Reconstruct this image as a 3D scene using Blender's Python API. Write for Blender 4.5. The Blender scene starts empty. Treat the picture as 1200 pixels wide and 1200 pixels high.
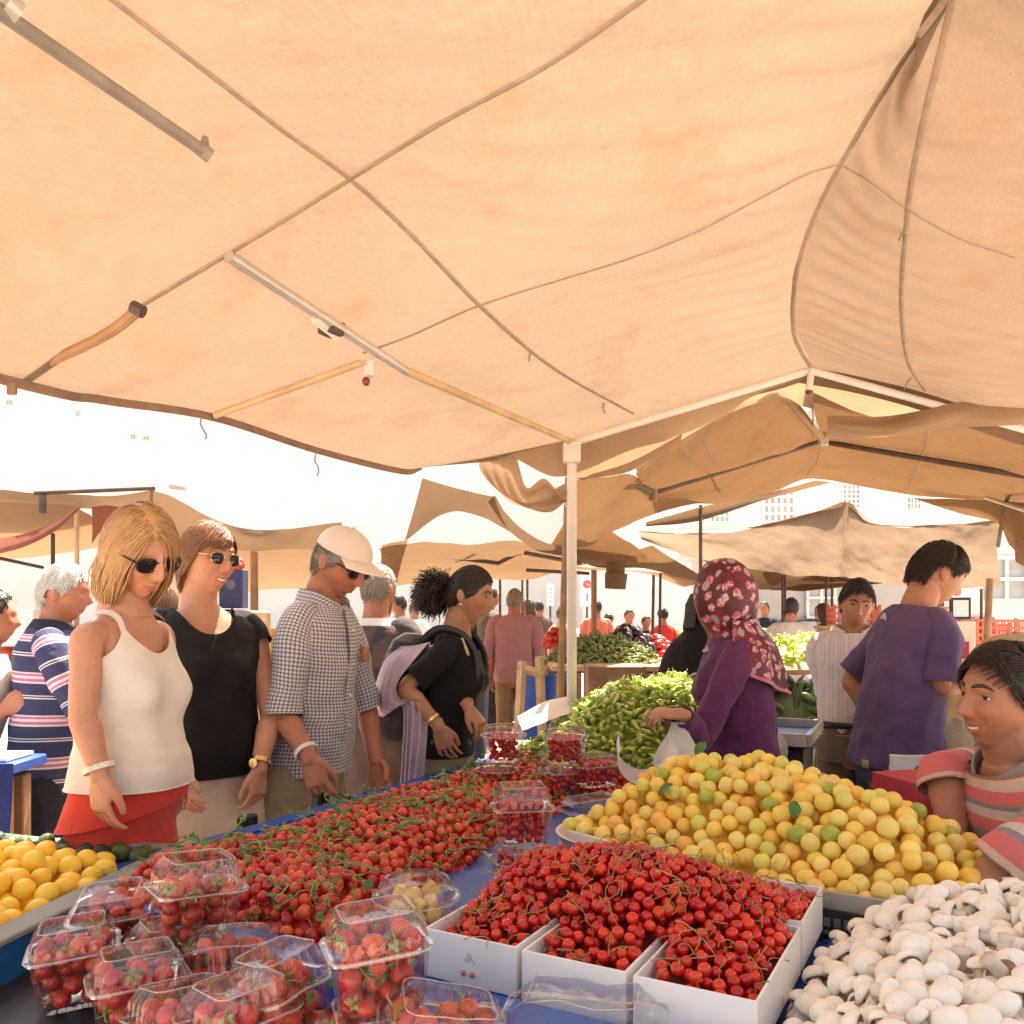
import bpy, bmesh, math, random
import numpy as np
from mathutils import Vector, Matrix, noise, Euler
from mathutils.bvhtree import BVHTree
random.seed(7); rng = np.random.default_rng(7)
R = math.radians
HC = 1.42; HZ = 722.0          # eye height of the photographer and the horizon row
scene = bpy.context.scene
COL = scene.collection

def P(px, py, Y): return Vector(((px-600)*Y/1000, Y, HC-(py-HZ)*Y/1000))
def PZ(px, py, Z):
    Y = (HC-Z)*1000/(py-HZ); return Vector(((px-600)*Y/1000, Y, Z))
def lerp(a, b, t): return a+(b-a)*t
def sstep(t): t = max(0., min(1., t)); return t*t*(3-2*t)

# ---------------------------------------------------------------- materials
def new_mat(name):
    m = bpy.data.materials.new(name); m.use_nodes = True
    nt = m.node_tree; nt.nodes.clear()
    out = nt.nodes.new('ShaderNodeOutputMaterial')
    return m, nt, out
class N:
    """small node wrapper"""
    def __init__(s, nt): s.nt = nt
    def add(s, t, **kw):
        n = s.nt.nodes.new(t)
        for k, v in kw.items():
            if k.startswith('i_'):
                n.inputs[int(k[2:]) if k[2:].isdigit() else k[2:].replace('_', ' ')].default_value = v
            else: setattr(n, k, v)
        return n
    def link(s, a, b): s.nt.links.new(a, b)
    def mix(s, fac, a, b, mode='MIX'):
        n = s.nt.nodes.new('ShaderNodeMix'); n.data_type = 'RGBA'; n.blend_type = mode
        for sock, v in ((n.inputs[0], fac), (n.inputs[6], a), (n.inputs[7], b)):
            if isinstance(v, bpy.types.NodeSocket): s.link(v, sock)
            elif isinstance(v, (int, float)): sock.default_value = v
            else: sock.default_value = (*v[:3], 1)
        return n.outputs[2]
    def math(s, op, a, b=0., c=None):
        n = s.nt.nodes.new('ShaderNodeMath'); n.operation = op
        for k, v in enumerate((a, b, c)):
            if v is None: continue
            if isinstance(v, bpy.types.NodeSocket): s.link(v, n.inputs[k])
            else: n.inputs[k].default_value = v
        return n.outputs[0]
    def ramp(s, fac, stops):
        n = s.nt.nodes.new('ShaderNodeValToRGB'); e = n.color_ramp.elements
        while len(e) < len(stops): e.new(.5)
        for q, (p, c) in zip(e, stops): q.position = p; q.color = (*c[:3], 1)
        s.link(fac, n.inputs[0]); return n.outputs[0]
    def noise(s, scale, detail=3, vec=None, rough=.55):
        n = s.add('ShaderNodeTexNoise'); n.inputs['Scale'].default_value = scale
        n.inputs['Detail'].default_value = detail; n.inputs['Roughness'].default_value = rough
        if vec is not None: s.link(vec, n.inputs['Vector'])
        return n
    def obj(s): return s.add('ShaderNodeTexCoord').outputs['Object']
    def uv(s): return s.add('ShaderNodeTexCoord').outputs['UV']
    def mapped(s, vec, scale, rot=(0,0,0)):
        n = s.add('ShaderNodeMapping'); n.inputs['Scale'].default_value = scale; n.inputs['Rotation'].default_value = rot
        s.link(vec, n.inputs['Vector']); return n.outputs[0]
    def bump(s, h, strength=.2, dist=.01, normal=None):
        n = s.add('ShaderNodeBump'); n.inputs['Strength'].default_value = strength; n.inputs['Distance'].default_value = dist
        s.link(h, n.inputs['Height'])
        if normal is not None: s.link(normal, n.inputs['Normal'])
        return n.outputs[0]
    def pri(s, out, col, rough=.5, spec=.5, metal=0, normal=None, **kw):
        b = s.add('ShaderNodeBsdfPrincipled')
        if isinstance(col, bpy.types.NodeSocket): s.link(col, b.inputs['Base Color'])
        else: b.inputs['Base Color'].default_value = (*col[:3], 1)
        if isinstance(rough, bpy.types.NodeSocket): s.link(rough, b.inputs['Roughness'])
        else: b.inputs['Roughness'].default_value = rough
        b.inputs['Specular IOR Level'].default_value = spec; b.inputs['Metallic'].default_value = metal
        if normal is not None: s.link(normal, b.inputs['Normal'])
        for k, v in kw.items(): b.inputs[k.replace('_', ' ')].default_value = v
        if out is not None: s.link(b.outputs[0], out.inputs[0])
        return b
MATS = {}
def mat(name, col, rough=.6, var=.12, scale=12., bump=.0, bscale=60., metal=0., spec=.4, rnd=0., bdist=.004, sss=0., coat=0.):
    """plain surface: base colour broken up by noise, fine bump, optional random value per object"""
    if name in MATS: return MATS[name]
    m, nt, out = new_mat(name); n = N(nt); o = n.obj()
    c = Vector(col[:3])
    t = n.noise(scale, 4, o)
    colr = n.ramp(t.outputs['Fac'], [(.3, c*(1-var)), (.7, c*(1+var))])
    if rnd:
        oi = n.add('ShaderNodeObjectInfo')
        v = n.add('ShaderNodeHueSaturation'); v.inputs['Hue'].default_value = .5
        n.link(n.math('MULTIPLY_ADD', oi.outputs['Random'], rnd*2, 1-rnd), v.inputs['Value']); n.link(colr, v.inputs['Color']); colr = v.outputs[0]
    nm = None
    if bump:
        nm = n.bump(n.noise(bscale, 4, o).outputs['Fac'], bump, bdist)
    rr = n.math('MULTIPLY_ADD', t.outputs['Fac'], .25, rough-.12) if rough > .2 else rough
    b = n.pri(out, colr, rr, spec, metal, nm)
    if sss:
        b.inputs['Subsurface Weight'].default_value = sss; b.inputs['Subsurface Scale'].default_value = .01
        b.inputs['Subsurface Radius'].default_value = (1, .35, .2)
    if coat: b.inputs['Coat Weight'].default_value = coat; b.inputs['Coat Roughness'].default_value = .12
    MATS[name] = m; return m
def cloth_mat(name, col, var=.12, rough=.85, weave=900., wrinkle=.6, pattern=None, trans=0.):
    """woven cloth: weave bump, soft crease bump; pattern(n, uv, base) may replace the colour"""
    if name in MATS: return MATS[name]
    m, nt, out = new_mat(name); n = N(nt); uv = n.uv(); o = n.obj()
    c = Vector(col[:3])
    base = n.ramp(n.noise(14, 4, o).outputs['Fac'], [(.3, c*(1-var)), (.7, c*(1+var))])
    if pattern: base = pattern(n, uv, base)
    w = n.noise(weave*.5, 2, uv)
    h = n.noise(9, 3, o, .6)
    h2 = n.noise(28, 2, n.mapped(o, (1, 1, .35)), .5)
    nm = n.bump(h.outputs['Fac'], wrinkle, .03)
    nm = n.bump(h2.outputs['Fac'], wrinkle*.6, .012, nm)
    nm = n.bump(w.outputs['Fac'], .15, .002, nm)
    b = n.pri(None if trans else out, base, rough, .25, 0, nm)
    b.inputs['Sheen Weight'].default_value = .12 if max(col[:3]) > .1 else .0
    if trans:
        tr = n.add('ShaderNodeBsdfTranslucent'); n.link(base, tr.inputs[0])
        mx = n.add('ShaderNodeMixShader'); mx.inputs[0].default_value = trans
        n.link(b.outputs[0], mx.inputs[1]); n.link(tr.outputs[0], mx.inputs[2]); n.link(mx.outputs[0], out.inputs[0])
    MATS[name] = m; return m

# ---------------------------------------------------------------- mesh building
class MB:
    def __init__(s): s.v = []; s.f = []; s.uv = []; s.m = []
    def face(s, idx, uvs=None, m=0):
        s.f.append(tuple(idx)); s.uv.extend(uvs if uvs else [(0, 0)]*len(idx)); s.m.append(m)
    def grid(s, rows, wrap=False, uvs=None, m=0, cap0=False, cap1=False, flip=False):
        """rows: list of equally long point rings / rows"""
        b = len(s.v); nr = len(rows); nc = len(rows[0])
        for r in rows: s.v.extend(tuple(p) for p in r)
        if uvs is None:
            uvs = []; V = 0.
            for i, r in enumerate(rows):
                if i:
                    V += (Vector(rows[i][nc//4])-Vector(rows[i-1][nc//4])).length
                U = 0.; ur = [(0., V)]
                for j in range(1, nc+(1 if wrap else 0)):
                    U += (Vector(r[j % nc])-Vector(r[j-1])).length; ur.append((U, V))
                if wrap:
                    ur = [(u-U*.5, v) for u, v in ur]
                uvs.append(ur)
        for i in range(nr-1):
            for j in range(nc if wrap else nc-1):
                k = (j+1) % nc
                q = [b+i*nc+j, b+i*nc+k, b+(i+1)*nc+k, b+(i+1)*nc+j]
                w = [uvs[i][j], uvs[i][j+1 if wrap else k], uvs[i+1][j+1 if wrap else k], uvs[i+1][j]]
                if flip: q.reverse(); w.reverse()
                s.face(q, w, m)
        if cap0: q = [b+j for j in range(nc)]; s.face(q[::-1] if not flip else q, None, m)
        if cap1: q = [b+(nr-1)*nc+j for j in range(nc)]; s.face(q if not flip else q[::-1], None, m)
        return b
    def tube(s, path, rad, n=10, m=0, caps=True, up=None, flat=1.0, smooth=0):
        """tapered tube along path; rad a number or list (numbers or (rx, ry))"""
        path = [Vector(p) for p in path]
        if not isinstance(rad, (list, tuple)): rad = [rad]*len(path)
        if smooth: path, rad = crspline(path, rad, smooth)
        rows = []; nrm = None
        for i, p in enumerate(path):
            t = (path[min(i+1, len(path)-1)]-path[max(i-1, 0)])
            if t.length < 1e-9: t = Vector((0, 0, 1))
            t.normalize()
            if nrm is None:
                nrm = Vector(up) if up is not None else (Vector((1, 0, 0)) if abs(t.x) < .8 else Vector((0, 1, 0)))
            nrm = nrm-t*nrm.dot(t)
            if nrm.length < 1e-6: nrm = t.orthogonal()
            nrm.normalize(); bn = t.cross(nrm)
            r = rad[i]; rx, ry = (r if isinstance(r, (list, tuple)) else (r, r*flat))
            rows.append([p+nrm*(rx*math.cos(a))+bn*(ry*math.sin(a)) for a in (2*math.pi*k/n for k in range(n))])
        s.grid(rows, True, None, m, caps, caps); return rows
    def box(s, c, d, rot=None, m=0, bev=0.):
        """box centred at c with size d; rot a Matrix; bev chamfers the edges"""
        c = Vector(c); hx, hy, hz = d[0]/2, d[1]/2, d[2]/2
        b = min(bev, hx*.45, hy*.45, hz*.45)
        if b <= 0: lv = [(-hz, 0)]; 
        def ring(z, q, e):
            x, y = hx-q, hy-q
            pts = [(x, y-e), (x-e, y), (-x+e, y), (-x, y-e), (-x, -y+e), (-x+e, -y), (x-e, -y), (x, -y+e)]
            return [(px, py, z) for px, py in pts]
        if b > 0: rows = [ring(-hz, b, b*.5), ring(-hz+b, 0, b), ring(hz-b, 0, b), ring(hz, b, b*.5)]
        else: rows = [[(hx, hy, z), (-hx, hy, z), (-hx, -hy, z), (hx, -hy, z)] for z in (-hz, hz)]
        M3 = rot.to_3x3() if rot is not None else None
        rows = [[(M3 @ Vector(p) if M3 else Vector(p))+c for p in r] for r in rows]
        s.grid(rows, True, None, m, True, True)
    def ellipsoid(s, c, r, nu=16, nv=10, m=0, rot=None):
        c = Vector(c); M3 = rot.to_3x3() if rot is not None else Matrix.Identity(3)
        rows = []
        for i in range(nv+1):
            th = math.pi*(i/nv*.996+.002)
            rows.append([M3 @ Vector((r[0]*math.sin(th)*math.cos(a), r[1]*math.sin(th)*math.sin(a), -r[2]*math.cos(th)))+c for a in (2*math.pi*k/nu for k in range(nu))])
        s.grid(rows, True, None, m, True, True)
    def join(s, o, M=None):
        b = len(s.v)
        s.v.extend([tuple(M @ Vector(p)) for p in o.v] if M is not None else o.v)
        s.f.extend(tuple(i+b for i in f) for f in o.f); s.uv.extend(o.uv); s.m.extend(o.m)
    def mesh(s, name, origin=None):
        me = bpy.data.meshes.new(name)
        v = np.array(s.v, dtype=float).reshape(-1, 3)
        if origin is not None: v = v-np.array(origin)
        me.from_pydata(v.tolist(), [], s.f)
        me.polygons.foreach_set('material_index', s.m)
        if s.uv:
            l = me.uv_layers.new(name='UVMap'); l.data.foreach_set('uv', np.array(s.uv, dtype=np.float32).ravel())
        me.update(); return me
def crspline(pts, rad=None, sub=6):
    """Catmull-Rom resample of points (and radii)"""
    pts = [Vector(p) for p in pts]; n = len(pts); op = []; orr = []
    def rr(a, b, t):
        if isinstance(a, (list, tuple)) or isinstance(b, (list, tuple)):
            a = a if isinstance(a, (list, tuple)) else (a, a); b = b if isinstance(b, (list, tuple)) else (b, b)
            return tuple(lerp(x, y, t) for x, y in zip(a, b))
        return lerp(a, b, t)
    for i in range(n-1):
        p0 = pts[i-1] if i else pts[0]*2-pts[1]; p1, p2 = pts[i], pts[i+1]; p3 = pts[i+2] if i+2 < n else pts[-1]*2-pts[-2]
        for k in range(sub):
            t = k/sub; t2 = t*t; t3 = t2*t
            op.append(.5*((2*p1)+(p2-p0)*t+(2*p0-5*p1+4*p2-p3)*t2+(3*p1-p0-3*p2+p3)*t3))
            if rad is not None: orr.append(rr(rad[i], rad[i+1], sstep(t)*.5+t*.5))
    op.append(pts[-1])
    if rad is not None: orr.append(rad[-1]); return op, orr
    return op
def resample(pts, n):
    """n points evenly spaced along a polyline"""
    pts = [Vector(p) for p in pts]; d = [0.]
    for a, b in zip(pts, pts[1:]): d.append(d[-1]+(b-a).length)
    out = []; k = 0
    for i in range(n):
        s = d[-1]*i/(n-1)
        while k < len(d)-2 and d[k+1] < s: k += 1
        out.append(pts[k].lerp(pts[k+1], (s-d[k])/max(1e-9, d[k+1]-d[k])))
    return out

# ---------------------------------------------------------------- objects
ORG = {}
def props(o, label=None, cat=None, group=None, kind=None):
    if label: o['label'] = label
    if cat: o['category'] = cat
    if group: o['group'] = group
    if kind: o['kind'] = kind
    return o
def smooth_mesh(me, ang=40):
    me.polygons.foreach_set('use_smooth', [True]*len(me.polygons))
    if ang < 180:
        try: me.set_sharp_from_angle(angle=R(ang))
        except Exception: pass
def put(name, mb, mats, parent=None, label=None, cat=None, group=None, kind=None, ang=40, world=True, base=None):
    """links a mesh built in world coordinates; its origin goes to its base (things) or to its parent's origin (parts)"""
    if not isinstance(mats, (list, tuple)): mats = [mats]
    if parent is not None: org = ORG.get(parent.name, Vector()) if world else Vector()
    elif not world: org = Vector()
    else:
        a = np.array(mb.v); lo = a.min(0); hi = a.max(0)
        org = Vector(base) if base is not None else Vector(((lo[0]+hi[0])/2, (lo[1]+hi[1])/2, lo[2]))
    me = mb.mesh(name, org if world else None)
    for m in mats: me.materials.append(m)
    if ang: smooth_mesh(me, ang)
    o = bpy.data.objects.new(name, me); COL.objects.link(o)
    if parent is not None: o.parent = parent; ORG[o.name] = org.copy()
    else: o.location = org; ORG[o.name] = org.copy()
    return props(o, label, cat, group, kind)
def empty(name, loc, label=None, cat=None, group=None, rz=0.):
    o = bpy.data.objects.new(name, None); o.empty_display_size = .1; COL.objects.link(o)
    o.location = loc; o.rotation_euler = (0, 0, rz); ORG[o.name] = Vector(loc)
    return props(o, label, cat, group)
def copy_tree(o, loc=None, rot=None, label=None, group=None, scale=None, parent=None):
    c = o.copy(); COL.objects.link(c)
    if parent is not None: c.parent = parent
    if loc is not None: c.location = loc
    if rot is not None: c.rotation_euler = rot
    if scale is not None: c.scale = (scale,)*3 if isinstance(scale, (int, float)) else scale
    if label: c['label'] = label
    if group: c['group'] = group
    for ch in list(o.children): copy_tree(ch, parent=c)
    return c
def sheet_rows(A, B, nu, nv, mids=(), wr=.0, seed=0, fold=0., sag=0.):
    """cloth between polylines A and B (and lines between them): rows of points with sag, folds and fine wrinkles"""
    lines = [resample(crspline(l, None, 8), nu) for l in [A, *mids, B]]
    cols = [resample(crspline([l[i] for l in lines], None, 8), nv) if len(lines) > 2 else [lines[0][i].lerp(lines[1][i], k/(nv-1)) for k in range(nv)] for i in range(nu)]
    rows = []
    for k in range(nv):
        r = []
        for i in range(nu):
            p = cols[i][k].copy(); t = k/(nv-1); s = i/(nu-1)
            p.z -= sag*4*t*(1-t)*(4*s*(1-s))
            q = p*2.2+Vector((seed, seed*2, 0))
            w = noise.noise(q)*1.0+noise.noise(q*2.7)*.45+noise.noise(q*6)*.18
            f = math.sin(s*26+noise.noise(q*.7)*4+seed)*t
            p.y += wr*w+fold*f; p.z += wr*.5*w
            r.append(p)
        rows.append(r)
    return rows
# ---------------------------------------------------------------- camera, light, air
cam_d = bpy.data.cameras.new('camera'); cam = bpy.data.objects.new('camera', cam_d); COL.objects.link(cam)
cam.location = (0, 0, HC); cam.rotation_euler = (R(90), 0, 0)
cam_d.sensor_width = 36; cam_d.lens = 30; cam_d.shift_y = (HZ-600)/1200; cam_d.clip_start = .05; cam_d.clip_end = 600
scene.camera = cam
SUN_EL = 66; SUN_FROM = Vector((.33, .94, 0)).normalized()
w = bpy.data.worlds.new('World'); scene.world = w; w.use_nodes = True
wn = w.node_tree; bg = wn.nodes['Background']
sky = wn.nodes.new('ShaderNodeTexSky'); sky.sky_type = 'NISHITA'; sky.sun_disc = False
sky.sun_elevation = R(SUN_EL); sky.sun_rotation = math.atan2(SUN_FROM.x, SUN_FROM.y)
sky.air_density = 1.0; sky.dust_density = 5.0; sky.ozone_density = 1.0
tint = wn.nodes.new('ShaderNodeMix'); tint.data_type = 'RGBA'; tint.blend_type = 'MULTIPLY'; tint.inputs[0].default_value = 1.; tint.inputs[7].default_value = (1, .86, .69, 1)
wn.links.new(sky.outputs[0], tint.inputs[6]); wn.links.new(tint.outputs[2], bg.inputs[0]); bg.inputs[1].default_value = .15
sl = bpy.data.lights.new('sun', 'SUN'); sl.energy = 5.0; sl.angle = R(.5); sl.color = (1, .93, .82)
so = bpy.data.objects.new('sun', sl); COL.objects.link(so)
d = Vector((SUN_FROM.x*math.cos(R(SUN_EL)), SUN_FROM.y*math.cos(R(SUN_EL)), math.sin(R(SUN_EL))))
so.rotation_euler = d.to_track_quat('Z', 'Y').to_euler(); so.location = d*30
vs = scene.view_settings; vs.view_transform = 'Standard'; vs.look = 'None'; vs.gamma = 1; vs.exposure = 2.1
scene.render.engine = 'CYCLES'
cy = scene.cycles; cy.use_denoising = True; cy.max_bounces = 10; cy.diffuse_bounces = 6; cy.glossy_bounces = 4
cy.transparent_max_bounces = 24; cy.transmission_bounces = 6; cy.caustics_reflective = False; cy.caustics_refractive = False
cy.sample_clamp_indirect = 8
# ---------------------------------------------------------------- canvas and poles
def canvas_mat(name, col, tcol, tmix=.6, var=.12, stain=.25, streak=(1, 1, 1)):
    m, nt, out = new_mat(name); n = N(nt); o = n.obj(); uv = n.uv()
    c = Vector(col); t = Vector(tcol)
    big = n.noise(1.3, 5, n.mapped(o, streak), .6); fine = n.noise(34, 3, n.mapped(o, (.35, 1, 1)), .6); blot = n.noise(4.5, 5, o, .65)
    wv = n.noise(1, 2, n.mapped(uv, (190, 26, 1))); wv2 = n.noise(1, 2, n.mapped(uv, (26, 190, 1)))
    f = n.math('ADD', n.math('MULTIPLY', big.outputs['Fac'], .42), n.math('MULTIPLY', fine.outputs['Fac'], .06))
    f = n.math('ADD', f, n.math('MULTIPLY', n.math('ADD', wv.outputs['Fac'], wv2.outputs['Fac']), .36))
    def tone(k):
        cc = n.ramp(f, [(.40, k*(1-var)), (.68, k*(1+var))])
        s = n.ramp(blot.outputs['Fac'], [(.52, (0, 0, 0)), (.72, (1, 1, 1))])
        return n.mix(n.math('MULTIPLY', s, stain), cc, Vector((k.x*.86, k.y*.66, k.z*.5)))
    h = n.noise(5, 4, n.mapped(o, streak), .6)
    nm = n.bump(h.outputs['Fac'], .25, .04); nm = n.bump(n.noise(16, 3, n.mapped(o, (.4, 1, 1))).outputs['Fac'], .16, .012, nm)
    b = n.pri(None, tone(c), .9, .1, 0, nm)
    tr = n.add('ShaderNodeBsdfTranslucent'); n.link(tone(t), tr.inputs[0]); n.link(nm, tr.inputs[1])
    mx = n.add('ShaderNodeMixShader'); mx.inputs[0].default_value = tmix
    n.link(b.outputs[0], mx.inputs[1]); n.link(tr.outputs[0], mx.inputs[2]); n.link(mx.outputs[0], out.inputs[0])
    return m
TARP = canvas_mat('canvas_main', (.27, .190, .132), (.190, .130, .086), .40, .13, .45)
TARP_SHADE = canvas_mat('canvas_main_shaded', (.235, .160, .108), (.155, .101, .064), .40, .14, .5)  # same canvas darkened: the right slope's shade is put into the colour
TAN = canvas_mat('canvas_tan', (.235, .158, .098), (.13, .082, .048), .28, .12, .4)
BROWN = canvas_mat('canvas_brown', (.215, .130, .068), (.120, .064, .030), .28, .16, .6)
YELL = canvas_mat('canvas_yellow', (.34, .225, .125), (.17, .105, .058), .34, .1, .3)
REDC = canvas_mat('canvas_red', (.30, .12, .09), (.2, .09, .07), .3, .15, .3)
TAPE = mat('seam_tape', (.36, .265, .19), .9, .15, 30, .3, 200)
HEM = mat('hem_tape', (.24, .155, .11), .9, .2, 20, .3, 120)
PWHITE = mat('painted_pole', (.70, .67, .63), .4, .06, 8, .05)
ALU = mat('grey_metal', (.52, .48, .44), .4, .15, 10, .08, metal=.35)
DARKP = mat('dark_iron', (.085, .055, .04), .6, .3, 14, .2)
WOODP = mat('brown_wood', (.30, .17, .09), .7, .3, 9, .3, 30)
WOODL = mat('pale_wood', (.56, .40, .23), .7, .2, 9, .2, 30)
ROPE = mat('grey_cord', (.30, .24, .19), .9, .2, 40)

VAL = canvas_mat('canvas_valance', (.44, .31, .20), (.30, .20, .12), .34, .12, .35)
def W3(l): return [P(*q) for q in l]
ext = lambda L, *q: L+[Vector(a) for a in q]
rail = [
 ext(W3([(494,545,3.52),(470,550,3.46),(370,525,3.1),(250,486,2.56),(120,465,2.25),(0,440,1.97)]), (-1.77,.7,1.98)),
 ext(W3([(668,512,3.6),(560,463,2.866),(475,427,2.475),(415,395,2.28),(265,295,1.85),(150,210,1.62)]), (-1.22,.7,2.24)),
 ext(W3([(745,486,3.6),(640,425,2.654),(560,355,2.26),(480,270,1.98),(410,208,1.766),(270,95,1.45),(130,0,1.254)]), (-.80,.8,2.33)),
 ext(W3([(850,456,3.6),(792,372,2.75),(740,300,2.12),(715,165,1.7),(745,0,1.36)]), (.0,.8,2.38)),
 ext(W3([(950,428,3.6),(930,380,3.1),(935,310,2.6),(985,190,2.0),(1050,80,1.72),(1110,0,1.5)]), (.66,.8,2.5)),
 ext(W3([(1085,458,3.6),(1070,440,3.2),(1058,380,2.75),(1062,270,2.15),(1085,130,1.7),(1115,0,1.47)]), (.81,.8,2.36)),
 ext(W3([(1240,508,3.6),(1260,380,2.5),(1280,240,1.9),(1300,100,1.5),(1320,-30,1.25)]), (1.12,.7,2.26)),
]
rail.append([p+Vector((.9, 0, -.2)) for p in rail[-1]])
NU = 150
for r in rail[1:]: r.insert(0, r[0]+Vector((0, .15, -.032)))
for r in rail:
    e_ = (r[-1]-r[-3]); e_.z = 0; e_.normalize(); k_ = (r[-1].y-.55)/max(.3, -e_.y); r.append(r[-1]+e_*k_*.999)
RS = [resample(crspline(r, None, 10), NU) for r in rail]
def across(seq, sub):
    cols = []
    for i in range(NU): cols.append(crspline([r[i] for r in seq], None, sub))
    return [[cols[i][k] for i in range(NU)] for k in range(len(cols[0]))]
left = across(RS[:5], 14); right = across(RS[4:], 12)
canopy = empty('market_canopy', P(668, 512, 3.6)*1.0, 'large sagging peach canvas canopy stretched over the fruit tables', 'canopy')
canopy.location = (.245, 3.6, 0); ORG[canopy.name] = Vector((.245, 3.6, 0))
def wrinkle(rows, ridge_last):
    n = len(rows); out = []
    for k, r in enumerate(rows):
        o = []
        for i, p in enumerate(r):
            t = (k/(n-1)) if ridge_last else 1-k/(n-1)
            d = 1-t                                # 0 at the ridge
            q = p.copy()
            ple = math.sin(i*1.05+k*.22+4*noise.noise(Vector((i*.07, k*.06, 0))))*math.exp(-d/.30)*.011*(.5+1.2*abs(noise.noise(Vector((i*.11, 3, 0)))))*(1 if 20 < i < 120 else .4)
            big = noise.noise(p*1.7)*.014+noise.noise(p*4.1+Vector((3, 1, 0)))*.006
            edge = min(1, (n-1-k if not ridge_last else k)/4)
            q.z += (ple*min(1, d*14)+big)*edge
            o.append(q)
        out.append(o)
    return out
left = wrinkle(left, True); right = wrinkle(right, False)
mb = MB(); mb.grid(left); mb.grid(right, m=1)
big = put('canvas', mb, [TARP, TARP_SHADE], canopy, ang=180)
bvh = BVHTree.FromPolygons([Vector(v) for v in mb.v], mb.f)
def cast(px, py):
    d = Vector(((px-600)/1000, 1, -(py-HZ)/1000)).normalized()
    h = bvh.ray_cast(Vector((0, 0, HC)), d)
    if h[0] is None: return None
    nrm = h[1]
    if nrm.dot(d) > 0: nrm = -nrm
    return h[0], nrm
def tape(pts, w, name='seam', m=None, parent=canopy, lift=.004, thick=.0018):
    """a sewn band lying against the underside of the canvas"""
    line = resample(crspline([Vector((x, y, 0)) for x, y in pts], None, 10), 70)
    rows = []; hits = [h for h in (cast(p.x, p.y) for p in line) if h]
    for i, (p, nr) in enumerate(hits):
        a = hits[max(0, i-1)][0]; b = hits[min(len(hits)-1, i+1)][0]
        t = (b-a).normalized(); s = t.cross(nr).normalized()
        c = p+nr*lift
        ww = w*(1+.15*noise.noise(p*9))
        rows.append([c-s*ww/2, c-s*ww*.35+nr*thick, c+s*ww*.35+nr*thick, c+s*ww/2])
    b_ = MB(); b_.grid(rows)
    return put(name, b_, m or TAPE, parent, ang=180)
for pts, w_ in (([(128,-6),(250,88),(330,150),(410,208),(480,272),(560,355),(645,428),(742,484)], .016),
                ([(168,355),(265,297),(340,252),(410,208),(520,140),(640,75),(757,-6)], .018),
                ([(425,412),(480,392),(560,357),(650,328),(740,300),(815,270),(880,236),(940,204),(984,190)], .010),
                ([(984,190),(1020,210),(1060,240),(1120,275),(1190,300)], .008),
                ([(1112,-6),(1050,80),(985,190),(955,250),(935,310),(929,380),(938,410),(949,428)], .020),
                ([(1118,-6),(1100,70),(1085,130),(1068,215),(1062,270),(1057,330),(1058,380),(1065,425),(1084,457)], .018)):
    tape(pts, w_*.72)
# hem along the aisle edge, drawn a little thicker
hem = [p for p in RS[0][:112]]
rows = []
for i, p in enumerate(hem):
    t = (hem[min(i+1, len(hem)-1)]-hem[max(0, i-1)]).normalized(); s = t.cross(Vector((0, 0, 1))).normalized()
    p = p+Vector((0, 0, .002))
    rows.append([p+s*.010*math.cos(a)+Vector((0, 0, .014*math.sin(a)-.008)) for a in (2*math.pi*k/8 for k in range(8))])
b = MB(); b.grid(rows, True, cap0=True, cap1=True); put('hem', b, HEM, canopy)
# far overhang edge hem
b = MB(); b.tube([left[k][0]+Vector((0, 0, -.004)) for k in range(0, 15)], .007, 6); put('hem', b, HEM, canopy)
# ties hanging from seams
for pts in ([(1063,268),(1058,270),(1055,278)], [(1069,440),(1064,446),(1060,455)], [(621,408),(620,413),(619,420)], [(707,470),(706,476),(708,482)]):
    l = []
    for k, (x, y) in enumerate(pts):
        h = cast(x, y); 
        if h: l.append(h[0]+h[1]*.008)
    if len(l) > 1:
        b = MB(); b.tube(l, .0035, 6); put('tie', b, TAPE, canopy)
# steel frame of this canopy
frame_lbl = {}
f = empty('canopy_support', (.245, 3.6, 0), 'white post with square bracket carrying the beams of the big peach canopy', 'canopy support')
b = MB(); b.tube([(.252,3.6,0),(.252,3.6,2.09)], .021, 16); b.box((.252,3.6,.01), (.14,.14,.02), None, 0, .004); put('post', b, PWHITE, f)
b = MB(); b.box((.25,3.585,2.105), (.072,.075,.085), None, 0, .004)
for sx in (-.012, .012):
    b.tube([(.25+sx,3.546,2.13),(.25+sx,3.543,2.13)], .005, 8)
put('bracket', b, PWHITE, f)
def bar(A, B, r, m, name='beam', parent=f, n=12, sq=False):
    b = MB()
    if sq:
        b.tube([A, B], r*1.3, 4, up=(.7, .7, 0))
    else: b.tube([A, B], r, n)
    return put(name, b, m, parent, ang=40)
pk = P(950,434,3.6); pt = Vector((.252,3.6,2.150))
bar(pt, pk, .016, PWHITE); bar(pk, P(1240,514,3.6), .016, PWHITE)
bar(pk+Vector((0,-.01,0)), P(948,458,3.58), .014, PWHITE, 'king_post')
b = MB(); b.ellipsoid(P(948,459,3.58), (.015,.015,.012), 10, 6); put('cap', b, DARKP, f)
e0 = P(476,435,2.475); e1 = P(268,300,1.85)
bar(pt+Vector((0,-.02,0)), e0+Vector((0.001,.0,.0)), .0125, WOODL, 'eave_pole')
bar(e0, e1, .0135, ALU, 'eave_tube'); 
b = MB(); b.tube([P(395,383,2.22), P(396,379,2.21)], .02, 8); b.box(P(388,388,2.19), (.05,.05,.02), Matrix.Rotation(R(62), 4, 'Z'), 0, .003); put('clamp', b, DARKP, f)
b = MB(); q0 = P(368,374,2.12); q1 = P(394,394,2.21); b.tube([q0, q1], .013, 4, up=(0,0,1)); put('junction_box', b, PWHITE, f)
bar(P(424,425,2.31), P(252,487,2.54), .010, WOODL, 'strut')
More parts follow.
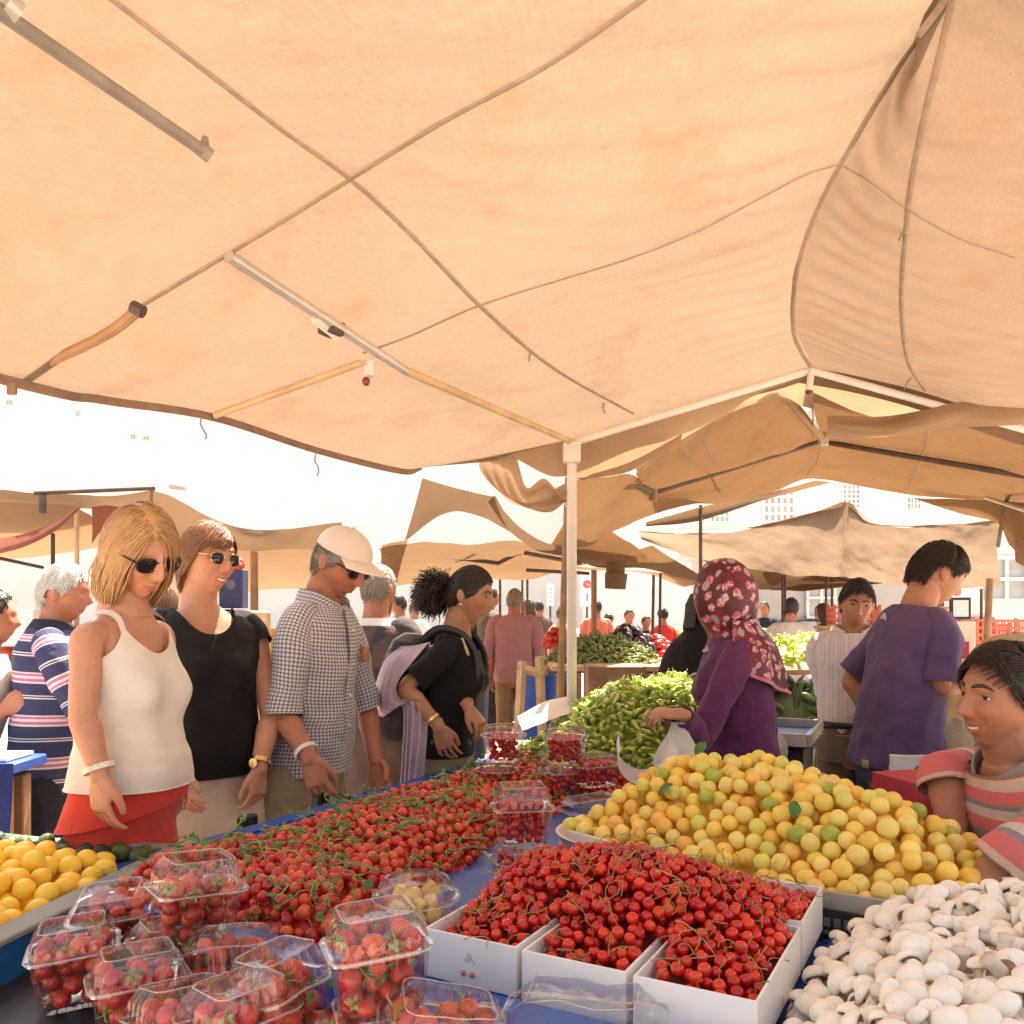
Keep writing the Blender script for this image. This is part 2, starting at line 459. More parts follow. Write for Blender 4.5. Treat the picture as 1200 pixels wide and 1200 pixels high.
tube = empty('hanging_tube', P(120,100,1.25), 'long grey pole hanging under the canopy near its corner seam', 'pole')
b = MB(); b.tube([P(-90,-52,.98), P(0,14,1.1), P(240,178,1.45)], .0105, 14); put('tube', b, mat('dull_grey_pole', (.24,.205,.17), .5, .2, 12, .1), tube)
b = MB(); b.tube([P(232,172,1.44), P(246,183,1.455)], .0125, 14); b.tube([P(241,170,1.45), P(240,162,1.455)], .006, 8); put('end_cap', b, MATS['dull_grey_pole'], tube)
b = MB(); b.tube([P(4,2,1.1), P(20,16,1.115)], .017, 10); put('clip', b, ALU, tube)
# lamp holder hanging from the eave tube
lamp = empty('lamp_holder', P(432,450,2.35), 'small white lamp holder with red bulb base hanging from the eave pole', 'lamp holder')
b = MB(); b.tube([P(432,423,2.35), P(432,441,2.35)], .014, 14); put('socket', b, PWHITE, lamp)
b = MB(); b.ellipsoid(P(429,447,2.35), (.011,.011,.013), 12, 8); put('bulb', b, mat('red_glass', (.25,.03,.02), .2), lamp)
b = MB(); b.tube([P(427,424,2.34), P(428,434,2.34), P(429,442,2.35)], .003, 6); put('wire', b, PWHITE, lamp)
# brown strap stick under the corner
st = empty('brown_strut', P(90,410,1.95), 'short curved brown wooden strut bracing the canopy edge', 'strut')
b = MB(); b.tube([P(26,440,2.05), P(60,423,2.0), P(105,402,1.92), P(135,385,1.86), P(163,362,1.8)], .012, 8, smooth=4); put('stick', b, WOODP, st)
b = MB(); b.tube([P(155,359,1.8), P(168,366,1.8)], .014, 8); b.tube([P(164,362,1.8), P(167,371,1.8)], .004, 6); put('knot', b, DARKP, st)
# little hooks and loose cords along the hem
for (x, y, Y, dx) in ((236,497,2.5,4), (370,540,3.08,1), (14,455,1.98,0)):
    b = MB(); p = P(x, y-8, Y)
    if dx: b.tube([p, P(x-1,y,Y), P(x+3,y+8,Y), P(x+dx+2,y+14,Y), P(x+dx,y+18,Y)], .003, 6, smooth=3)
    else: b.box(P(x, y, Y), (.022,.01,.03), None, 0, .002)
    o = put('hem_hook' if dx else 'hem_tag', b, ROPE if dx else HEM, canopy)
# ---- cloth hanging from the gable beam (valance) and its swag
val = empty('gable_valance', (.9, 3.62, 1.95), 'tan canvas flap hanging from the white gable beam and gathered in a swag', 'canvas flap')
G = 3.63
def vsheet(name, A, B, mids=(), m=VAL, nu=60, nv=24, parent=val, wr=.015, fold=0., seed=1, **k):
    b = MB(); b.grid(sheet_rows(W3(A), W3(B), nu, nv, [W3(x) for x in mids], wr, seed, fold)); return put(name, b, m, parent, ang=180)
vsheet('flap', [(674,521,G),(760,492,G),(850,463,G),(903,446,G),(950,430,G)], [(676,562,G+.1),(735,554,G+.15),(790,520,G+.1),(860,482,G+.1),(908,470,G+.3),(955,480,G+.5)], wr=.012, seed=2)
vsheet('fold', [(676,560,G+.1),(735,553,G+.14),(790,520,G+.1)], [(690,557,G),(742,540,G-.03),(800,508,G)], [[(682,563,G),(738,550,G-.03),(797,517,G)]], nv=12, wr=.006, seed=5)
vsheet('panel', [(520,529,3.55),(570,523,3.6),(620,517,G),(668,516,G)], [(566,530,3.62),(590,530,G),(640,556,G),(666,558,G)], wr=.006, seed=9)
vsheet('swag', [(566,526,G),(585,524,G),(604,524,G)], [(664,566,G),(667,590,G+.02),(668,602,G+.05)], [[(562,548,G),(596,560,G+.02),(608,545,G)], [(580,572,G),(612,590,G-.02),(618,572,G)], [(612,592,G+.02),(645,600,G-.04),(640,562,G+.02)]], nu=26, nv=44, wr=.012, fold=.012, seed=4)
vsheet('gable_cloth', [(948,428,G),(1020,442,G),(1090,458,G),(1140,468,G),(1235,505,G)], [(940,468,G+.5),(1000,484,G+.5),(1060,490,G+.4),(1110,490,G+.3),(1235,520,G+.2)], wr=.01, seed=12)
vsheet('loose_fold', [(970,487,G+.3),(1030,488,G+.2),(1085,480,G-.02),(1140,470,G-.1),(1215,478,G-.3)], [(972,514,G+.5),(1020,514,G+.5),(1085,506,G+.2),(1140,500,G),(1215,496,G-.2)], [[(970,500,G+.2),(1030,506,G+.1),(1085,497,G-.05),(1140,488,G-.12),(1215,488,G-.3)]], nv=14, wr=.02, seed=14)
# ---- the next canopy behind: brown underside with iron bars
c2 = empty('brown_canopy', (1.6, 5.0, 0), 'orange brown canvas canopy with dark iron bars behind the white gable beam', 'canopy')
def csheet(*a, **k): k.setdefault('parent', c2); k.setdefault('m', BROWN); return vsheet(*a, **k)
csheet('canvas', [(765,577,4.6),(860,548,4.8),(960,518,5.0),(1080,536,4.7),(1215,560,4.2)], [(770,582,5.4),(830,590,5.6),(900,578,5.8),(955,562,5.9),(1060,579,5.6),(1215,590,5.0)], [[(768,582,4.9),(850,574,5.2),(960,545,5.5),(1070,562,5.2),(1215,580,4.6)]], nu=80, nv=30, wr=.03, seed=21)
csheet('canvas', [(745,556,4.1),(800,515,4.0),(870,465,3.9),(905,446,3.86),(940,478,4.1),(965,516,4.9)], [(766,577,4.6),(800,567,4.65),(860,549,4.75),(905,535,4.85),(930,527,4.9),(962,517,5.0)], [[(752,566,4.3),(795,540,4.3),(860,495,4.3),(905,473,4.3),(940,490,4.5),(963,516,4.95)]], nu=60, nv=30, wr=.03, seed=23)
csheet('canvas', [(945,452,4.0),(1010,485,4.1),(1080,492,4.1),(1215,500,3.7)], [(966,517,4.98),(1040,528,4.8),(1120,543,4.5),(1215,560,4.2)], [[(955,490,4.4),(1025,505,4.4),(1100,518,4.3),(1215,528,4.0)]], nu=60, nv=26, wr=.03, seed=25)
csheet('side_cloth', [(676,563,3.75),(720,558,3.85),(746,557,4.1),(767,580,4.6),(830,590,5.4)], [(664,640,4.9),(690,640,5.0),(720,622,5.0),(760,607,5.1),(815,590,5.3)], [[(668,610,4.2),(705,605,4.3),(745,592,4.6),(785,592,4.9),(822,590,5.3)]], nu=50, nv=30, wr=.03, seed=27, m=canvas_mat('canvas_side', (.27,.165,.085), (.115,.066,.032), .35, .14, .4))
csheet('under_flap', [(757,612,6.2),(830,592,6.4),(900,578,6.6),(955,563,6.6)], [(757,617,6.2),(820,610,6.4),(900,585,6.6),(975,565,6.8)], [[(757,616,6.3),(825,603,6.5),(900,583,6.6),(965,564,6.7)]], nv=10, wr=.01, seed=29, m=TAN)
for A, B, r in ((P(766,577,4.58), P(961,517,4.98), .016), (P(961,517,4.98), P(1225,562,4.18), .016)): bar(A, B, r, DARKP, 'bar', c2)
bar(P(735,562,4.1), P(765,577,4.55), .016, DARKP, 'bar', c2); bar(P(766,572,4.56), P(765,587,4.56), .022, WOODP, 'bar_end', c2)
for A, B in ((P(746,551,4.05), P(905,444,3.84)), (P(905,444,3.84), P(964,514,4.86))): bar(A, B, .022, mat('grey_wood', (.34,.22,.13), .8, .25, 9, .3, 30), 'rafter', c2)
for pts in ([(797,521,4.0),(812,541,4.3),(830,553,4.7)], [(830,553,4.72),(840,570,5.1),(850,585,5.5)], [(818,505,4.0),(835,535,4.3),(848,548,4.7)], [(962,520,5.0),(958,540,5.3),(945,558,5.7)], [(1088,505,4.2),(1083,528,4.5),(1070,560,5.1),(1064,577,5.5)], [(948,459,3.7),(952,480,4.2),(953,500,4.6)]):
    b = MB(); b.tube([P(x, y, Y-.03) for x, y, Y in pts], .005, 6, smooth=4); put('cord', b, ROPE, c2)
b = MB(); b.tube([P(964,514,4.84), P(967,492,4.7)], .012, 8); b.box(P(965,516,4.84), (.05,.04,.06), None, 0, .004); put('knot', b, ALU, c2)
# right hand brown drapes
dr = empty('brown_drape', (3.3, 5.0, 1.2), 'heavy brown canvas drape bunched at the edge of the brown canopy', 'drape')
vsheet('drape', [(1070,583,5.4),(1130,585,5.2),(1180,588,4.9),(1225,590,4.6)], [(1172,612,5.6),(1176,610,5.4),(1195,660,5.0),(1225,670,4.7)], [[(1120,600,5.5),(1150,603,5.3),(1190,620,4.95),(1225,635,4.65)]], parent=dr, m=BROWN, nu=40, wr=.03, seed=33, fold=.02)
bar(P(1155,583,5.0), P(1225,606,4.6), .012, ALU, 'bar', dr)
b = MB(); b.tube([P(1200,560,4.7), P(1184,578,4.8), P(1176,600,5.0), P(1170,640,5.4)], .012, 6, smooth=4); put('cord', b, DARKP, dr)
# ---------------------------------------------------------------- other canopies of the market
def pole(px, py0, Y, m=DARKP, r=.014, label='thin dark iron pole propping a far canopy', px1=None, name='canopy_pole', group='thin poles propping the canopies'):
    t = P(px, py0, Y); px1 = px if px1 is None else px1
    foot = Vector(((px1-600)*Y/1000, Y, 0))
    b = MB(); b.tube([foot, t], r, 10); b.box(foot+Vector((0,0,.006)), (.09,.09,.012), None, 0, .003)
    return put(name, b, m, None, label, 'pole', group)
# far tan canopy with the pointed peak
t = empty('tan_canopy', (2.6, 9.0, 1.4), 'tan canvas canopy with a sharp peak and deep hanging valance', 'canopy')
def s_(name, A, B, mids=(), **k): k.setdefault('m', TAN); return vsheet(name, A, B, mids, **k)
s_('valance', [(748,622,8.2),(800,625,8.3),(860,622,8.4),(930,607,8.5),(975,597,8.6),(994,588,8.6)], [(752,632,8.1),(800,650,8.0),(850,662,8.0),(910,672,8.0),(960,676,8.0),(991,676,8.0)], [[(750,628,8.1),(800,640,8.1),(855,644,8.2),(920,642,8.2),(970,640,8.3),(992,634,8.3)]], parent=t, nu=70, nv=26, wr=.05, seed=41)
s_('valance', [(990,590,8.59),(1003,600,8.6),(1018,613,8.6),(1050,617,8.6),(1110,615,8.6),(1171,610,8.6)], [(986,676,7.98),(1005,677,8.0),(1030,684,8.0),(1062,689,8.0),(1120,688,8.0),(1172,686,8.0)], [[(988,634,8.28),(1003,642,8.3),(1025,653,8.3),(1055,655,8.3),(1115,654,8.3),(1172,650,8.3)]], parent=t, nu=70, nv=26, wr=.06, seed=43)
s_('roof', [(748,621,8.2),(860,620,8.4),(950,602,8.5),(994,588,8.6),(1020,613,8.6),(1100,615,8.6),(1171,610,8.6)], [(800,617,11),(880,617,11),(950,617,11),(994,616,11),(1020,617,11),(1100,617,11),(1171,615,11)], parent=t, nu=60, nv=14, wr=.03, seed=44)
u = empty('yellow_canopy', (3.0, 11.0, 1.6), 'sunlit yellow cream canopy hanging below the peaked tan valance', 'canopy')
s_('underside', [(790,640,11),(850,655,11),(900,655,11),(990,672,11),(1065,680,11)], [(838,660,9.5),(870,686,9.5),(905,690,9.6),(950,684,9.8),(1035,682,10)], [[(812,650,10.4),(862,672,10.4),(905,678,10.4),(970,680,10.4),(1050,682,10.4)]], parent=u, m=YELL, nu=50, wr=.04, seed=45)
s_('flap', [(902,692,10.4),(945,676,10.4),(975,672,10.4),(1005,680,10.6)], [(925,692,10.0),(945,692,10.0),(990,688,10.1),(1040,683,10.2)], parent=u, m=BROWN, nu=30, nv=12, wr=.02, seed=46)
s_('patch', [(893,672,9.9),(905,664,9.9),(922,665,9.9)], [(898,682,9.8),(905,686,9.8),(916,682,9.8)], parent=u, m=TAN, nu=10, nv=8, wr=.01, seed=47)
for A, B in ((P(835,660,9.5), P(895,652,9.9)), (P(925,660,9.9), P(1000,682,10.2)), (P(985,655,10.2), P(982,676,10.1))): bar(A, B, .012, DARKP, 'bar', u)
# canopy between the white post and the dark haired woman: torn tan sheet and yellow underside
k = empty('torn_canopy', (-.3, 5.2, 0), 'torn tan canopy with a big gap of sky beside the white post', 'canopy')
s_('edge_band', [(495,560,4.6),(530,570,4.7),(575,581,4.8),(580,580,4.8)], [(474,635,4.9),(520,602,5.0),(560,604,5.2),(606,628,5.5)], [[(487,590,4.7),(525,588,4.8),(568,592,4.95),(592,602,5.1)]], parent=k, nu=40, nv=20, wr=.02, seed=51)
s_('side_band', [(578,582,4.8),(590,598,4.9),(612,620,5.2),(640,636,5.6),(668,641,5.8)], [(572,588,4.9),(588,612,5.1),(606,630,5.4),(632,646,5.8),(662,650,6.0)], parent=k, nu=30, nv=8, wr=.01, seed=52)
s_('underside', [(445,642,5.4),(480,636,5.4),(520,637,5.5),(560,638,5.6),(600,632,5.6),(640,640,5.8),(745,652,6.2)], [(452,690,8.6),(480,684,8.6),(520,681,8.6),(560,676,8.6),(620,680,8.8),(680,662,9),(765,655,9)], [[(450,668,7),(480,662,7),(520,660,7),(560,658,7),(610,655,7),(660,652,7.4),(755,654,7.6)]], parent=k, m=YELL, nu=60, nv=30, wr=.05, seed=53)
s_('hanging_side', [(447,640,5.4),(462,636,5.4),(478,634,5.4)], [(446,745,5.9),(452,742,5.9),(462,700,5.9)], [[(446,690,5.6),(455,680,5.6),(470,662,5.6)]], parent=k, m=YELL, nu=16, nv=26, wr=.03, fold=.03, seed=54)
s_('post_side', [(668,562,4.6),(690,600,4.9),(720,625,5.2),(745,640,5.6)], [(640,648,6.5),(680,655,6.5),(720,655,6.5),(762,660,6.5)], [[(664,605,5.2),(685,625,5.5),(720,640,5.8),(755,650,6.0)]], parent=k, m=BROWN, nu=30, nv=18, wr=.03, seed=55)
for A, B in ((P(487,648,6.6), P(585,660,6.8)), (P(558,640,6.4), P(535,657,6.9)), (P(613,645,6.6), P(586,659,6.8)), (P(617,668,7.5), P(690,672,7.8)), (P(616,648,6.4), P(680,660,7.2))): bar(A, B, .016, DARKP, 'bar', k)
for x, y, Y in ((586,658,9.2), (618,640,10.)): pole(x, y, Y)
pole(666, 560, 3.9, WOODP, .016, 'leaning brown wooden pole right beside the white post', 646, 'wooden_pole', 'wooden poles')
# hanging canvas right of the post, over the bean stall
h = empty('bean_stall_canopy', (.9, 9, 1.5), 'brown canopy with a drooping corner over the bean stall', 'canopy')
s_('roof', [(640,640,6.6),(700,640,6.8),(740,645,7),(765,640,7.2)], [(700,665,9),(760,667,9),(800,678,9),(838,684,9.2)], [[(670,655,7.6),(725,652,7.8),(770,660,8),(800,662,8.2)]], parent=h, m=canvas_mat('canvas_bean', (.25,.155,.082), (.11,.065,.03), .35), nu=40, wr=.03, seed=61)
s_('underside', [(660,664,8.6),(720,667,8.8),(780,672,9),(830,683,9.1)], [(680,668,11),(740,670,11),(770,676,11),(800,688,11)], parent=h, m=YELL, nu=30, nv=12, wr=.02, seed=62)
for x, y, Y, c in ((766,674,7.8,762), (774,672,8.6,771), (612,678,10.6,None), (821,592,6.4,None), (840,655,9,None)): pole(x, y, Y, px1=c)
pole(696, 668, 9, WOODP, .03, 'thick brown post under the bean stall canopy', None, 'wooden_pole', 'wooden poles')
b = MB(); b.tube([P(722,655,8.2), P(721,672,8.2)], (.09), 10); b.tube([P(722,672,8.2), P(721,690,8.2)], [.11, .10], 10); b.tube([P(722,655,8.2), P(721,645,8.2)], [.08,.02], 8)
put('hanging_sack', b, TAN, None, 'beige cloth sack hanging from the bean stall canopy', 'sack')
for x, y, Y in ((917,662,9.5), (920,662,9.6), (968,676,9.9), (975,676,10), (1150,690,9), (1160,690,9.4), (1105,690,10)): pole(x, y, Y)
pole(1160, 678, 5.6, WOODP, .022, 'leaning reddish brown wooden pole beside the peaked tan canopy', 1146, 'wooden_pole', 'wooden poles')
# aisle side canopies behind the shoppers
l = empty('aisle_canopy', (-2.2, 5.2, 0), 'tan canopy with gathered drape behind the two women', 'canopy')
s_('roof', [(-30,572,4.6),(60,578,4.7),(130,580,4.8),(180,574,4.8)], [(-30,590,6.4),(60,594,6.4),(140,598,6.2),(205,600,6)], parent=l, nu=40, nv=14, wr=.03, seed=71)
s_('drape', [(176,574,4.8),(205,582,4.8),(250,607,4.9),(300,619,5),(350,618,5.1),(400,612,5.2)], [(160,640,5.3),(210,640,5.3),(250,642,5.3),(300,645,5.3),(350,644,5.4),(405,650,5.4)], [[(170,606,5),(207,612,5),(250,624,5),(300,631,5),(350,630,5.2),(402,630,5.3)]], parent=l, nu=60, nv=22, wr=.04, fold=.02, seed=72)
s_('underside', [(165,625,5.3),(250,640,5.3),(320,642,5.4),(420,640,5.5)], [(180,720,9),(250,700,9),(320,690,9),(440,690,9)], [[(172,665,7),(250,665,7),(320,662,7),(430,662,7)]], parent=l, m=YELL, nu=40, nv=20, wr=.05, seed=73)
s_('underside', [(-30,588,4.6),(40,590,4.7),(90,592,4.8)], [(-30,660,8),(60,650,8),(130,640,8)], [[(-30,620,6),(50,618,6),(110,612,6)]], parent=l, m=YELL, nu=30, nv=18, wr=.04, seed=74)
s_('red_side', [(-30,636,4.4),(30,625,4.5),(70,608,4.6),(95,588,4.7)], [(-30,655,4.5),(25,642,4.6),(62,624,4.7),(90,600,4.75)], parent=l, m=REDC, nu=24, nv=10, wr=.01, seed=75)
bar(P(40,578,4.6), P(182,572,4.8), .012, DARKP, 'bar', l); bar(P(50,580,4.6), P(50,602,4.6), .02, DARKP, 'bar', l)
bar(P(60,622,4.8), P(95,592,4.75), .012, WOODP, 'bar', l); bar(P(-20,650,5.5), P(50,665,6), .012, DARKP, 'bar', l)
s_('dark_cloth', [(108,594,5.2),(125,592,5.2),(150,596,5.2)], [(107,638,5.2),(120,622,5.2),(140,625,5.2)], parent=l, m=REDC, nu=12, nv=10, wr=.02, seed=76)
b = MB(); b.box(P(208,571,5.2), (.1,.03,.03), Matrix.Rotation(R(8), 4, 'Y'), 0, .004); put('ridge_tip', b, ALU, l)
pole(298, 640, 5.3, WOODP, .025, 'brown wooden pole holding the gathered drape behind the shoppers', None, 'wooden_pole', 'wooden poles')
pole(90, 592, 5.0, WOODL, .014, 'slim pale wooden pole behind the grey haired man', None, 'wooden_pole', 'wooden poles')
pole(62, 625, 6.0)
# ---------------------------------------------------------------- people
def skin_mat(name, col, lip=(.45,.14,.11), stub=0.):
    m, nt, out = new_mat(name); n = N(nt); o = n.obj(); c = Vector(col)
    base = n.ramp(n.noise(16, 4, o).outputs['Fac'], [(.3, c*.9), (.7, c*1.08)])
    sp = n.ramp(n.noise(140, 2, o).outputs['Fac'], [(.35, (.88,.86,.84)), (.6, (1.02,1,1))])
    base = n.mix(.5, base, sp, 'MULTIPLY')
    a = n.add('ShaderNodeAttribute', attribute_name='mark'); sep = n.add('ShaderNodeSeparateColor'); n.link(a.outputs['Color'], sep.inputs[0])
    ma = n.ramp(n.noise(5.5, 3, o).outputs['Fac'], [(.35, (.95,.91,.90)), (.65, (1.04,1.02,1.01))]); base = n.mix(1., base, ma, 'MULTIPLY')
    fr = n.ramp(n.noise(95, 2, o).outputs['Fac'], [(.60, (1,1,1)), (.70, (.80,.70,.66))]); base = n.mix(.3, base, fr, 'MULTIPLY')
    base = n.mix(n.math('MULTIPLY', sep.outputs[2], .45), base, (c.x*1.0, c.y*.58, c.z*.5))
    base = n.mix(n.math('MULTIPLY', sep.outputs[1], .5), base, (c.x*.30, c.y*.28, c.z*.3))
    base = n.mix(n.math('MULTIPLY', sep.outputs[0], .85), base, lip)
    nm = n.bump(n.noise(240, 3, o).outputs['Fac'], .25, .003); nm = n.bump(n.noise(38, 3, o).outputs['Fac'], .12, .008, nm)
    b = n.pri(out, base, .48, .4, 0, nm)
    b.inputs['Subsurface Weight'].default_value = .12; b.inputs['Subsurface Scale'].default_value = .012
    b.inputs['Subsurface Radius'].default_value = (1, .35, .2)
    return m
def hair_mat(name, c0, c1):
    m, nt, out = new_mat(name); n = N(nt)
    g = n.add('ShaderNodeNewGeometry')
    st = n.noise(1, 3, n.mapped(n.uv(), (260, 18, 1)))
    f = n.math('ADD', n.math('MULTIPLY_ADD', g.outputs['Random Per Island'], .42, .09), n.math('MULTIPLY', st.outputs['Fac'], .5))
    col = n.ramp(f, [(.15, c0), (.85, c1)])
    b = n.pri(out, col, .42, .45, 0, n.bump(st.outputs['Fac'], .3, .003)); b.inputs['Anisotropic'].default_value = .5
    return m
SK_F = skin_mat('skin_fair', (.55,.28,.175), (.50,.13,.11)); SK_T = skin_mat('skin_tan', (.43,.20,.115), (.38,.12,.09)); SK_O = skin_mat('skin_olive', (.44,.225,.135), (.40,.13,.10))
SK_R = skin_mat('skin_ruddy', (.43,.18,.105), (.34,.11,.08))
H_BLOND = hair_mat('hair_blond', (.22,.105,.04), (.56,.33,.145)); H_AUB = hair_mat('hair_auburn', (.12,.045,.02), (.33,.14,.06))
H_DARK = hair_mat('hair_dark', (.010,.006,.005), (.05,.03,.022)); H_GREY = hair_mat('hair_grey', (.42,.39,.35), (.80,.77,.72)); H_BROWN = hair_mat('hair_brown', (.06,.03,.018), (.16,.085,.05))
H_SALT = hair_mat('hair_salt', (.10,.075,.055), (.34,.29,.24))
LENS = mat('dark_lens', (.012,.010,.012), .06, .05, 10, spec=.7); GOLD = mat('gold_rim', (.72,.52,.24), .25, .05, metal=1.); BLACKP = mat('black_plastic', (.018,.017,.018), .3, .1)
WHITEP = mat('white_eye', (.82,.78,.74), .2, .04); TOOTH = mat('teeth', (.85,.80,.72), .25, .03); SHOE = mat('shoe_leather', (.06,.04,.03), .5, .2, bump=.1); IRIS = mat('iris', (.05,.028,.018), .08, .2)
STEEL = mat('steel', (.7,.68,.64), .25, .05, metal=1.)

HW, HD, HH = .076, .097, .116   # head half sizes
def head_pt(dx, dy, dz, smile=0., jaw=1., fem=0.):
    """point of the head surface for a unit direction (local: +Y face, +Z up)"""
    x, y, z = dx*HW, dy*HD, dz*HH
    f = max(0., dy)
    if z < 0:
        t = -z/HH
        x *= 1-(.30+.06*fem)*sstep(t*1.05)*(1 if dy > -.2 else .8)*jaw
        if y < 0: y *= 1-.45*sstep(t*1.3)
        else: y *= 1-.02*t
    if y > 0:                                       # flatter, fuller face
        y = HD*(f**.78)*(1-.02) if f > 0 else 0
        if z < 0: y *= 1-.06*sstep(-z/HH)
    g = lambda a, s: math.exp(-(a/s)**2)
    if dy > 0:
        ax = abs(x)
        y += .006*g(z-.030, .013)*g(ax-.022, .03)*(1-.6*fem)                # brow
        y -= .011*g(ax-.032, .017)*g(z-.010, .013)                          # sockets
        y += .005*g(ax-.040, .018)*g(z+.022, .018)*(1+.9*smile)             # cheeks
        br = sstep((.022-z)/.055)                                           # nose
        if -.052 < z < .035:
            hgt = lerp(.007, .029, sstep((.022-z)/.052)) if z > -.034 else .029*g(z+.034, .0078)
            y += hgt*(1-.16*fem)*g(x, lerp(.0058, .0100, br))
            y += .0085*g(ax-.0125, .0055)*g(z+.034, .0075)
        y += .006*g(x, .026)*g(z+.066, .015)                                # mouth mound
        zl = z+.0655-smile*.009*min(1, (ax/.026))**2; op = max(0., smile-.7)*.010*(1-min(1, ax/.026)**2)
        y += .0055*(g(zl-.0055-op, .0045)+1.15*g(zl+.0065+op, .0052))*g(x, .021)
        y -= .006*g(zl, .0026+op*.9)*g(x, .024)
        y -= .004*g(z+.084, .006)*g(x, .022)
        y += .009*g(x, .020)*g(z+.102, .014)                                # chin
        if smile: y -= .0035*smile*g(ax-.033-.006*0, .004)*g(z+.055, .014)
    return Vector((x, y, z))
def mark_at(p, smile, stub, fem):
    x, y, z = p; ax = abs(x)
    lip = blush = st = 0.
    if y > .05:
        zl = z+.0655-smile*.009*min(1, (ax/.026))**2
        e = 1-(ax/.027)**2
        if e > 0:
            lip = max(0, min(1, (.0098*e**.6-abs(zl+.0005))/.0025))
        blush = math.exp(-((ax-.045)/.02)**2-((z+.025)/.022)**2)*(.9 if fem else .6)+math.exp(-(x/.014)**2-((z+.032)/.012)**2)*.6
    if stub and y > -.01 and z < -.028:
        lo = sstep((-.028-z)/.03); inner = 1-math.exp(-((ax)/.030)**2)*(1 if z > -.05 else .35)
        st = stub*lo*max(.25, inner)*(1-lip)
        if -.06 < z < -.044 and ax < .03: st = max(st, stub*.8)
    return lip, min(1, st), min(1, blush)

